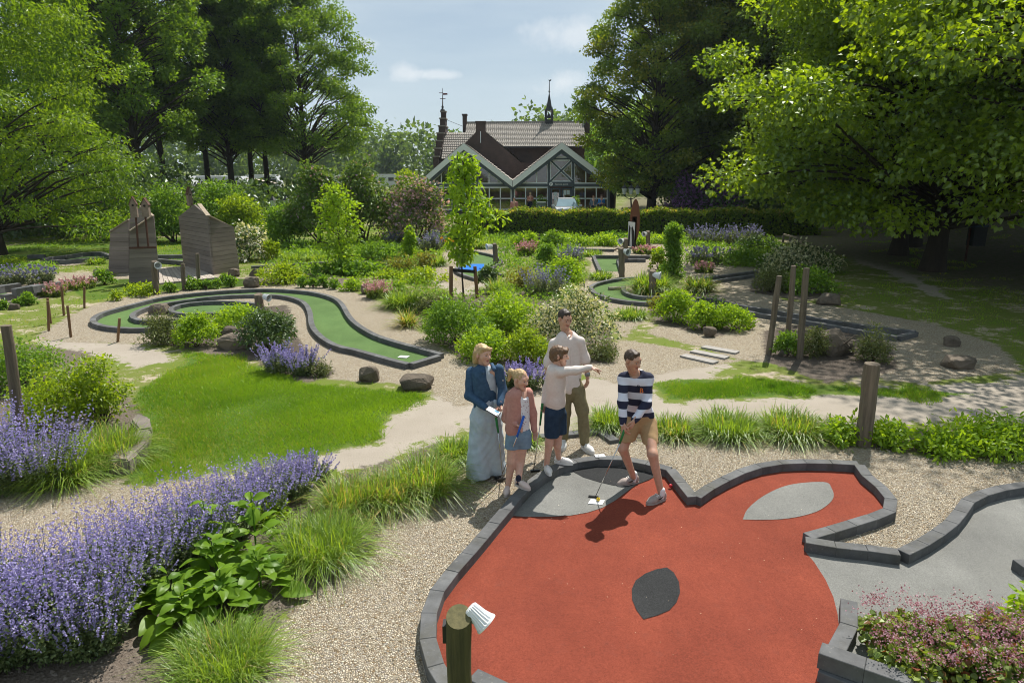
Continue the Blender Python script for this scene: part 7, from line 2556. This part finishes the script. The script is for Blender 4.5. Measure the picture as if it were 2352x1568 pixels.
tag(MB().tube([CB(372, 690, -.34), CB(392, 655, -.3)], .004, 6).build('pencil', mat('pencil_dark', (.02, .02, .02), None, .5)), 'dark pencil above the score card', 'pencil')
putter(CB(352, 740, -.24), CB(376, 900, -.22), fpB(418, 1345) + (0, 0, .03), grip_g, 'putter with a green grip hanging beside the wide pale-blue trousers', (-.9, -.3, 0))

# ------------------------------------------------ girl in pink hoodie
YB_[0] = float(fpB(500, 1430)[1])
gf = np.array([.5, -.85, 0.0])
pg = empty('person', fpB(520, 1425), 'child with a blond ponytail in a pink hoodie and denim shorts', 'person')
hd_g = head(CB(578, 410), (.74, -.62, -.22), .93, pg, blond, 'ponytail', CB(592, 520, .03))
s1, s2 = CB(486, 560), CB(652, 538, .03)
e1, w1 = CB(446, 770, .03), CB(536, 820, -.1)
e2, w2 = CB(690, 720, .06), CB(706, 870, .04)
fl1, fl2 = fpB(457, 1455), fpB(598, 1405, .105)
a1 = shoe(pg, fl1, (-.12, -1), mat('pale_pink_leather', (.62, .5, .45), (.55, .44, .4), .5, 8), mat('pale_sole', (.6, .52, .47), None, .7), .225, mat('navy_sock', (.03, .03, .05), None, .9), white_sh)
a2 = shoe(pg, fl2, (.75, -.66), mat('pale_pink_leather', (.62, .5, .45)), mat('pale_sole', (.6, .52, .47)), .225, mat('navy_sock', (.03, .03, .05)), white_sh)
legs = [rc(CB(515, 950), CB(497, 1165, -.02), .07, .05), rc(CB(497, 1165, -.02), a1, .049, .032), rc(CB(605, 940), CB(575, 1165, .03), .07, .05), rc(CB(575, 1165, .03), a2, .049, .032)]
body = hd_g + [surface([rc(CB(565, 580), CB(560, 880), .095, .09, (gf, .75)), rc(CB(592, 515, .03), CB(570, 580), .05, .08), rc(CB(570, 580), s1, .05, .035), rc(CB(570, 580), s2, .05, .035), rc(s1, e1, .036, .03), rc(e1, w1, .029, .022), rc(s2, e2, .036, .03), rc(e2, w2, .029, .022), rc(CB(558, 860), CB(515, 960), .09, .07), rc(CB(558, 860), CB(605, 950), .09, .07)] + legs, .015, .028)]
body += hand(w1, (.85, -.4, -.3), (.2, -.3, -.9), .75, .82, 1) + hand(w2, (.15, -.1, -1), (-.5, -.8, 0), .3, .82, -1)
obj('body', *cat_mesh(body), sk_f, pg, True)
pinkc = mat('dusty_pink_fleece', (.48, .25, .21), (.4, .2, .17), .95, 30, .3, .003, spec=.1)
gfu = unit(gf)
obj('hoodie', *jacket([rc(s1, e1, .053, .05), rc(e1, w1, .049, .037)], [rc(s2, e2, .052, .048), rc(e2, w2, .046, .036)], [rc(CB(562, 575), CB(545, 850), .128, .135, (gf, .78)), rc(CB(570, 560), s1, .056, .048), rc(CB(570, 560), s2, .056, .048), rc(CB(510, 540, .09), CB(650, 515, .11), .045, .04)], .0125, .028,
                       subs=[rc(CB(600, 520) + gfu * .09, CB(600, 700) + gfu * .135, .062, .08), rc(CB(600, 700) + gfu * .135, CB(610, 950) + gfu * .15, .08, .1), rc(CB(592, 520, .02), CB(592, 440, .0), .062)], folds=.003), pinkc, pg, True)
m, t, b = nt('dotted_tee')
vo = NN(t, 'ShaderNodeTexVoronoi', feature='F1')
vo.inputs['Scale'].default_value = 30
t.links.new(NN(t, 'ShaderNodeNewGeometry').outputs['Position'], vo.inputs['Vector'])
t.links.new(mixn(t, remap(t, vo.outputs['Distance'], .2, .26), (.35, .22, .26), (.68, .68, .72)), b.inputs['Base Color'])
b.inputs['Roughness'].default_value = .9
obj('tee_shirt', *surface([rc(CB(568, 585), CB(570, 850), .117, .118, (gf, .8))], .009, .02, folds=.002, subs=[rc(CB(592, 505, .02), CB(600, 540) + gfu * .1, .062, .05)]), m, pg, True)
ltd = mat('light_denim', (.2, .29, .38), (.14, .21, .29), .9, 24, .4, .003, spec=.15)
obj('denim_shorts', *surface([rc(CB(560, 850), CB(560, 930), .12, .125, (gf, .82)), rc(CB(515, 930), CB(503, 1090, -.01), .088, .086), rc(CB(610, 920), CB(612, 1080, .02), .086, .084)], .0095, .03, zmin=None, folds=.002, cut=lambda P: (CB(503, 1035)[2] - P[..., 2])), ltd, pg, True)
gp = CB(572, 838, -.15)
putter(CB(612, 745, -.11), CB(547, 940, -.19), fpB(400, 1335) + (0, 0, .03), grip_b, 'putter with a bright blue grip held by the child in pink', (-1, .1, 0))

# ------------------------------------------------ boy pointing
YB_[0] = float(fpC(200, 1150, .105)[1])
pb = empty('person', fpC(190, 1120, .105), 'child in a cream sweater and dark denim shorts pointing to the right', 'person')
bf = np.array([1.0, -.12, 0.0])
hd_b = head(CC(228, 178), (.98, -.16, -.1), .95, pb, ltbrown, 'fringe', CC(218, 285, .02))
s1, s2 = CC(228, 318, -.1), CC(165, 318, .1)
e1, w1 = CC(365, 306, -.14), CC(492, 280, -.15)
e2, w2 = CC(118, 470, .12), CC(98, 590, .04)
fl1, fl2 = fpC(130, 1168, .105), fpC(265, 1098, .105)
blk = mat('black_leather', (.02, .02, .022), None, .5)
a1 = shoe(pb, fl1, (.22, -1), white_sh, white_sh, .235, MAT['white'], blk)
a2 = shoe(pb, fl2, (.95, -.3), white_sh, white_sh, .235, MAT['white'], blk)
body = hd_b + [surface([rc(CC(200, 340), CC(195, 590), .1, .095, (bf, .8)), rc(CC(218, 285, .02), CC(200, 350), .05, .08), rc(CC(200, 345), s1, .05, .035), rc(CC(200, 345), s2, .05, .035), rc(s1, e1, .036, .03), rc(e1, w1, .029, .022), rc(s2, e2, .036, .03), rc(e2, w2, .029, .022),
                        rc(CC(190, 600), CC(165, 720, -.05), .09, .075), rc(CC(190, 600), CC(228, 700, .06), .09, .075), rc(CC(165, 720, -.05), CC(143, 920, -.07), .07, .047), rc(CC(143, 920, -.07), a1, .047, .032), rc(CC(228, 700, .06), CC(210, 930, .04), .07, .047), rc(CC(210, 930, .04), a2, .047, .032)], .015, .028)]
body += hand(w1, (.97, -.05, -.18), (.15, -.1, -1), .55, .85, -1, True) + hand(w2, (.0, -.3, -1), (.4, -.9, 0), .7, .85, 1)
obj('body', *cat_mesh(body), sk_f, pb, True)
cream = mat('cream_knit', (.68, .61, .57), (.61, .54, .5), .95, 40, .3, .003, spec=.1)
obj('sweater', *surface([rc(CC(200, 335), CC(196, 560), .128, .128, (bf, .88)), rc(CC(196, 560), CC(195, 598), .122, .12, (bf, .88)), rc(CC(205, 315), s1, .06, .056), rc(CC(205, 315), s2, .06, .056), rc(s1, e1, .057, .047), rc(e1, w1, .046, .035), rc(s2, e2, .055, .047), rc(e2, w2, .046, .036)], .0125, .03, folds=.003,
                        subs=[rc(CC(222, 285, .02), CC(230, 235, .02), .056)]), cream, pb, True)
dkd = mat('dark_denim', (.03, .055, .095), (.018, .035, .065), .9, 24, .4, .003, spec=.15)
obj('denim_shorts', *surface([rc(CC(195, 600), CC(192, 650), .122, .125, (bf, .9)), rc(CC(168, 680, -.05), CC(162, 910, -.05), .092, .086), rc(CC(225, 670, .06), CC(234, 880, .06), .09, .084)], .0095, .028, folds=.002, cut=lambda P: (CC(165, 850)[2] - P[..., 2])), dkd, pb, True)
putter(CC(84, 585, .0), CC(64, 770, -.02), fpC(8, 1190) + (0, 0, .05), grip_g, 'putter with a green grip held low by the pointing child', (1, .2, 0))

# ------------------------------------------------ man
YB_[0] = float(fpD(960, 1110)[1])
pm = empty('person', fpD(950, 1110), 'tall dark-haired person in a cream shirt and olive trousers standing behind the others', 'person')
mf = np.array([.3, -.95, 0.0])
hd_m = head(CD(868, 182), (.48, -.82, -.28), 1.0, pm, dkbrown, 'short', CD(884, 292, .03))
s1, s2 = CD(788, 358, .02), CD(978, 342, .0)
e1, w1 = CD(748, 500, .05), CD(752, 640, .0)
e2, w2 = CD(1016, 470, .02), CD(1031, 592, .0)
fl1, fl2 = fpD(857, 1100), fpD(1032, 1130)
a1 = shoe(pm, fl1, (-.1, -1), white_sh, white_sh, .29, None, white_sh)
a2 = shoe(pm, fl2, (.45, -.9), white_sh, white_sh, .29, None, white_sh)
body = hd_m + [surface([rc(CD(885, 360), CD(900, 610), .12, .105, (mf, .7)), rc(CD(884, 290, .03), CD(885, 360), .07, .1), rc(CD(885, 350), s1, .07, .05), rc(CD(885, 350), s2, .07, .05), rc(s1, e1, .05, .042), rc(e1, w1, .042, .03), rc(s2, e2, .05, .042), rc(e2, w2, .042, .03),
                        rc(CD(905, 640), CD(955, 690), .1, .085), rc(CD(905, 640), CD(880, 700), .1, .085), rc(CD(955, 680), CD(995, 840), .08, .055), rc(CD(995, 840), a2, .055, .035), rc(CD(880, 690), CD(866, 850, .05), .08, .055), rc(CD(866, 850, .05), a1, .055, .035)], .016, .03)]
body += hand(w2, (.05, -.1, -1), (-.9, -.3, 0), .4, 1.03, -1) + hand(w1, (.05, -.1, -1), (.9, -.3, 0), .4, 1.03, 1)
obj('body', *cat_mesh(body), sk_t, pm, True)
shirtm = mat('cream_linen', (.68, .6, .565), (.61, .54, .5), .9, 30, .35, .003, spec=.12)
mfu = unit(mf)
obj('shirt', *surface([rc(CD(885, 350), CD(898, 590), .162, .155, (mf, .7)), rc(CD(898, 590), CD(902, 655), .155, .165, (mf, .78)), rc(CD(870, 318, .01), s1, .06, .056), rc(CD(898, 312, .01), s2, .06, .056), rc(s1, e1, .056, .05), rc(s2, e2, .056, .05), rc(CD(1012, 455, .02), CD(1018, 478, .02), .058), rc(CD(748, 480, .05), CD(748, 505, .05), .058)], .0135, .03, folds=.0042, fold_s=30,
                      subs=[rc(CD(884, 270, .02), CD(888, 300) + mfu * .12, .06, .03)]), shirtm, pm, True)
obj('collar', *surface([rc(CD(848, 292, .06), CD(876, 312, -.07), .016, .014), rc(CD(916, 284, .05), CD(896, 312, -.08), .016, .014), rc(CD(848, 292, .06), CD(916, 284, .06), .016)], .007, .012), shirtm, pm, True)
MB().beam(CD(889, 360) + mfu * .1155, CD(900, 600) + mfu * .113, .024, .004, mfu).build('placket', shirtm, pm)
olive = mat('olive_cotton', (.23, .2, .115), (.17, .148, .085), .9, 26, .4, .003, spec=.12)
obj('trousers', *surface([rc(CD(902, 610), CD(905, 660), .152, .155, (mf, .8)), rc(CD(955, 690), CD(996, 840, -.02), .102, .078), rc(CD(996, 840, -.02), a2 + (0, 0, .035), .078, .068), rc(CD(878, 700), CD(866, 850, .05), .102, .078), rc(CD(866, 850, .05), a1 + (0, 0, .035), .078, .068)], .014, .03, folds=.0045, fold_s=34), olive, pm, True)
obj('wristwatch', *surface([rc(w2 + (.0, 0, .02), w2 + (0, 0, .03), .036)], .007), mat('steel_watch', (.3, .3, .3), None, .3, metal=.8), pm, True)

# ------------------------------------------------ teenager putting
YB_[0] = float(fpC(930, 1325)[1])
pt = empty('person', fpC(930, 1330), 'dark-haired person in a navy and white striped sweater and tan shorts bending to putt', 'person')
tf = np.array([-.05, -1.0, 0.0])
hd_t = head(CC(850, 220, -.1), (.62, -.74, -.24), .96, pt, mat('brown_hair', (.085, .052, .033), (.045, .028, .019), .5, 60, .5, .004, spec=.4), 'short', CC(868, 330, -.03))
s1, s2 = CC(772, 372, -.03), CC(982, 372, .02)
e1, w1 = CC(766, 570, -.16), CC(768, 752, -.26)
e2, w2 = CC(968, 590, -.12), CC(868, 728, -.26)
fl1, fl2 = fpC(812, 1278), fpC(1052, 1428)
trn = mat('taupe_trainer', (.36, .3, .27), (.28, .23, .21), .7, 20, .3, .003)
a1 = shoe(pt, fl1, (-.95, -.3), trn, mat('trainer_sole', (.4, .35, .32), None, .7), .28, MAT['white'], white_sh)
a2 = shoe(pt, fl2, (-.85, -.52), trn, mat('trainer_sole', (.4, .35, .32)), .28, MAT['white'], white_sh)
for fl, td in ((fl1, (-.95, -.3)), (fl2, (-.85, -.52))):
    t3 = unit(np.array([td[0], td[1], 0]))
    x3 = np.array([t3[1], -t3[0], 0])
    for s in (-1, 1):
        p = fl + x3 * s * .045 + (0, 0, .062)
        MB().prism([p + t3 * .02 + (0, 0, .0), p - t3 * .01 + (0, 0, -.008), p - t3 * .06 + (0, 0, .018), p - t3 * .015 + (0, 0, .006)], x3 * s * .006).build('swoosh_mark', mat('black_mark', (.012, .012, .013), None, .6), pt)
hipc = CC(915, 705, .12)
kn1, kn2 = CC(768, 965, (fl1[1] - YB_[0]) * .6 - .08), CC(1022, 1020, (fl2[1] - YB_[0]) * .6 - .04)
body = hd_t + [surface([rc(CC(875, 400, -.01), CC(905, 640, .09), .12, .115, (tf, .72)), rc(CC(868, 330, -.02), CC(875, 400, -.01), .06, .09), rc(CC(875, 395, -.01), s1, .06, .045), rc(CC(875, 395, -.01), s2, .06, .045), rc(s1, e1, .046, .038), rc(e1, w1, .036, .027), rc(s2, e2, .046, .038), rc(e2, w2, .036, .027),
                        rc(hipc, CC(850, 750, .08), .11, .085), rc(hipc, CC(985, 760, .08), .11, .085), rc(CC(850, 750, .08), kn1, .082, .053), rc(kn1, a1 + (0, 0, .0), .055, .034), rc(CC(985, 760, .08), kn2, .082, .053), rc(kn2, a2, .055, .034)], .015, .03)]
gpt = CC(798, 818, -.3)
body += hand(w1 + (0, -.01, 0), (.15, -.3, -.95), (.8, .5, -.05), .62, .98, 1) + hand(w2 + (-.005, -.01, 0), (-.45, -.35, -.8), (-.7, .6, .1), .62, .98, -1)
obj('body', *cat_mesh(body), sk_t, pt, True)
m, t, b = nt('navy_white_stripes')
sx = NN(t, 'ShaderNodeSeparateXYZ')
t.links.new(NN(t, 'ShaderNodeNewGeometry').outputs['Position'], sx.inputs[0])
zz_ = mathn(t, 'ADD', mathn(t, 'MULTIPLY', mathn(t, 'ADD', sx.outputs[2], mathn(t, 'MULTIPLY', sx.outputs[1], .12)), 1 / .162), mathn(t, 'MULTIPLY', sx.outputs[0], .35))
fr_ = mathn(t, 'FRACT', mathn(t, 'ADD', zz_, .30))
t.links.new(mixn(t, remap(t, mathn(t, 'ABSOLUTE', mathn(t, 'SUBTRACT', fr_, .5)), .24, .26), (.015, .018, .045), (.62, .63, .72)), b.inputs['Base Color'])
b.inputs['Roughness'].default_value = .92
bump(t, b, noise(t, 160, 3), .3, .002)
obj('striped_sweater', *surface([rc(CC(876, 395, -.02), CC(908, 640, .09), .142, .14, (tf, .74)), rc(CC(908, 640, .09), CC(925, 690, .1), .14, .144, (tf, .78)), rc(CC(870, 365, -.02), s1, .072, .058), rc(CC(870, 365, -.02), s2, .072, .058), rc(s1, e1, .058, .051), rc(e1, w1, .053, .04), rc(s2, e2, .064, .054), rc(e2, w2, .053, .04)], .013, .03, folds=.0035,
                                subs=[rc(CC(868, 320, -.06), CC(868, 290, -.12), .066)]), m, pt, True)
tan = mat('tan_cotton', (.42, .28, .15), (.35, .23, .12), .9, 26, .35, .003, spec=.12)
h1_, h2_ = CC(765, 912, kn1[1] - YB_[0]), CC(1005, 962, kn2[1] - YB_[0])
obj('shorts', *surface([rc(CC(915, 690, .1), CC(915, 720, .11), .146, .148, (tf, .82)), rc(CC(850, 755, .08), kn1 + (0, .0, -.06), .099, .08), rc(CC(985, 765, .08), kn2 + (0, .0, -.06), .099, .078)], .013, .03, folds=.003,
                       cut=lambda P: h1_[2] + (P[..., 0] - h1_[0]) * (h2_[2] - h1_[2]) / (h2_[0] - h1_[0]) - P[..., 2]), tan, pt, True)
for txt, px_, mm in (('B', (912, 452), mat('orange_patch', (.75, .2, .04), None, .8)), ('B', (886, 426), mat('navy_patch', (.012, .014, .03), None, .8))):
    tmm = textmesh(txt, .075, .006)
    o = link('chest_letter', tmm, mm, pt)
    p = CC(px_[0], px_[1], -.02)
    ry_ = ray(1223 + .27 * px_[0], 768.3 + .27 * px_[1])
    o.location = Vector(p + np.array([0, -.105, 0])) - Vector(pt.location)
    o.rotation_euler = (R(80), 0, 0)
hp_ = G(1223 + .27 * 535, 768.3 + .27 * 1378, .02)
putter(CC(790, 790, -.3), CC(742, 925, -.3), hp_, grip_g, 'putter with a green grip addressing the yellow ball', (-1, .15, 0))


# ------------------------------------------------ people far off by the house
def far_person(u, vtop, Y, sx, label, shirt, legs, hair, h=1.72, turn=0.0, cap=None, arm='down'):
    t_ = J(u, vtop, Y)
    x, z0 = t_[0], max(float(relief(t_[0], Y)), t_[2] - h)
    rt = empty('person', (x, Y, z0), label, 'person')
    L = lambda a, b, c: np.array([x + a, Y + b, z0 + c * h / 1.72])
    sk = skin('fair_skin', (.5, .27, .19))
    hd_ = [ell(L(0, 0, 1.62), np.array([.078, .095, .11])), rc(L(0, 0, 1.5), L(0, .01, 1.4), .05)]
    arms = []
    hands_ = []
    for s in (-1, 1):
        a, e = L(s * .18, 0, 1.38), L(s * .24, .02, 1.1)
        w_ = L(s * .2, -.1, .88) if arm == 'down' else L(s * .06, -.25, 1.15)
        arms.append((a, e, w_))
        hands_ += [rc(e, w_, .036, .028), rc(w_, w_ + (0, -.02, -.09), .03, .02)]
    leg = []
    for s in (-1, 1):
        leg += [rc(L(s * .09, 0, .88), L(s * .1, -.02, .48), .085, .06), rc(L(s * .1, -.02, .48), L(s * .1, .02, .08), .058, .04), rc(L(s * .1, .02, .05), L(s * .11, -.14, .03), .045, .035)]
    obj('body', *surface(hd_ + hands_ + leg + [rc(L(0, 0, 1.4), L(0, 0, .95), .12, .12)], .025, .03), sk, rt, True)
    obj('shirt', *surface([rc(L(0, 0, 1.3), L(0, 0, .95), .17, .16, ((0, 1, 0), .7))] + [q for a, e, _ in arms for q in (rc(L(0, 0, 1.36), a, .07, .06), rc(a, e, .062, .052))], .025, .03), shirt, rt, True)
    if legs is not None:
        lg_ = legs[1]
        obj('shorts' if lg_ < .5 else 'trousers', *surface([rc(L(0, 0, .95), L(0, 0, .88), .16)] + [rc(L(s * .09, 0, .86), L(s * .1, -.01, .86 - .75 * lg_), .1, .085) for s in (-1, 1)], .025, .03), legs[0], rt, True)
    obj('hair' if cap is None else 'cap', *surface([ell(L(0, .015, 1.665), np.array([.088, .105, .085]))], .02, cut=lambda P: (z0 + 1.62 * h / 1.72 - P[..., 2])), hair if cap is None else cap, rt, True)


navy = cloth('navy_cloth', (.02, .025, .05))
far_person(1181, 462, 46, 1, 'dark-haired person in a pink shirt walking behind the hedge', cloth('pink_shirt', (.5, .22, .22)), (navy, .9), dkbrown)
far_person(1363, 465, 49.5, 1, 'person in a flat cap and grey-blue jacket behind the hedge', cloth('grey_blue_jacket', (.16, .2, .25)), (navy, .9), dkbrown, cap=cloth('brown_cap', (.3, .16, .1)))
far_person(1382, 448, 50.5, 1, 'person in a bright blue shirt and dark shorts near the glass front', cloth('bright_blue_shirt', (.06, .25, .6)), (navy, .3), ltbrown, arm='fold')
far_person(1662, 451, 47, 1, 'person in dark blue walking in the shade by the rhododendron', navy, (navy, .9), dkbrown, arm='fold')
far_person(1218, 452, 56.2, 1, 'person in a pink top standing at the glass front', cloth('pink_top', (.45, .2, .16)), (navy, .9), blond, arm='fold')
# ================================================================== HAZE IN THE AIR
hz_m = bpy.data.materials.new('summer_haze')
hz_m.use_nodes = True
ht = hz_m.node_tree
ht.nodes.clear()
pv = ht.nodes.new('ShaderNodeVolumePrincipled')
pv.inputs['Color'].default_value = (.78, .89, 1.0, 1)
pv.inputs['Density'].default_value = .0002
pv.inputs['Anisotropy'].default_value = .2
ho = ht.nodes.new('ShaderNodeOutputMaterial')
ht.links.new(pv.outputs[0], ho.inputs['Volume'])
hz_o = MB().box(-420, 420, -70, 420, -1.2, 30).build('haze', hz_m)
tag(hz_o, 'thin summer haze in the air', None, None, 'stuff')
SC.cycles.volume_bounces = 0
SC.cycles.volume_max_steps = 64
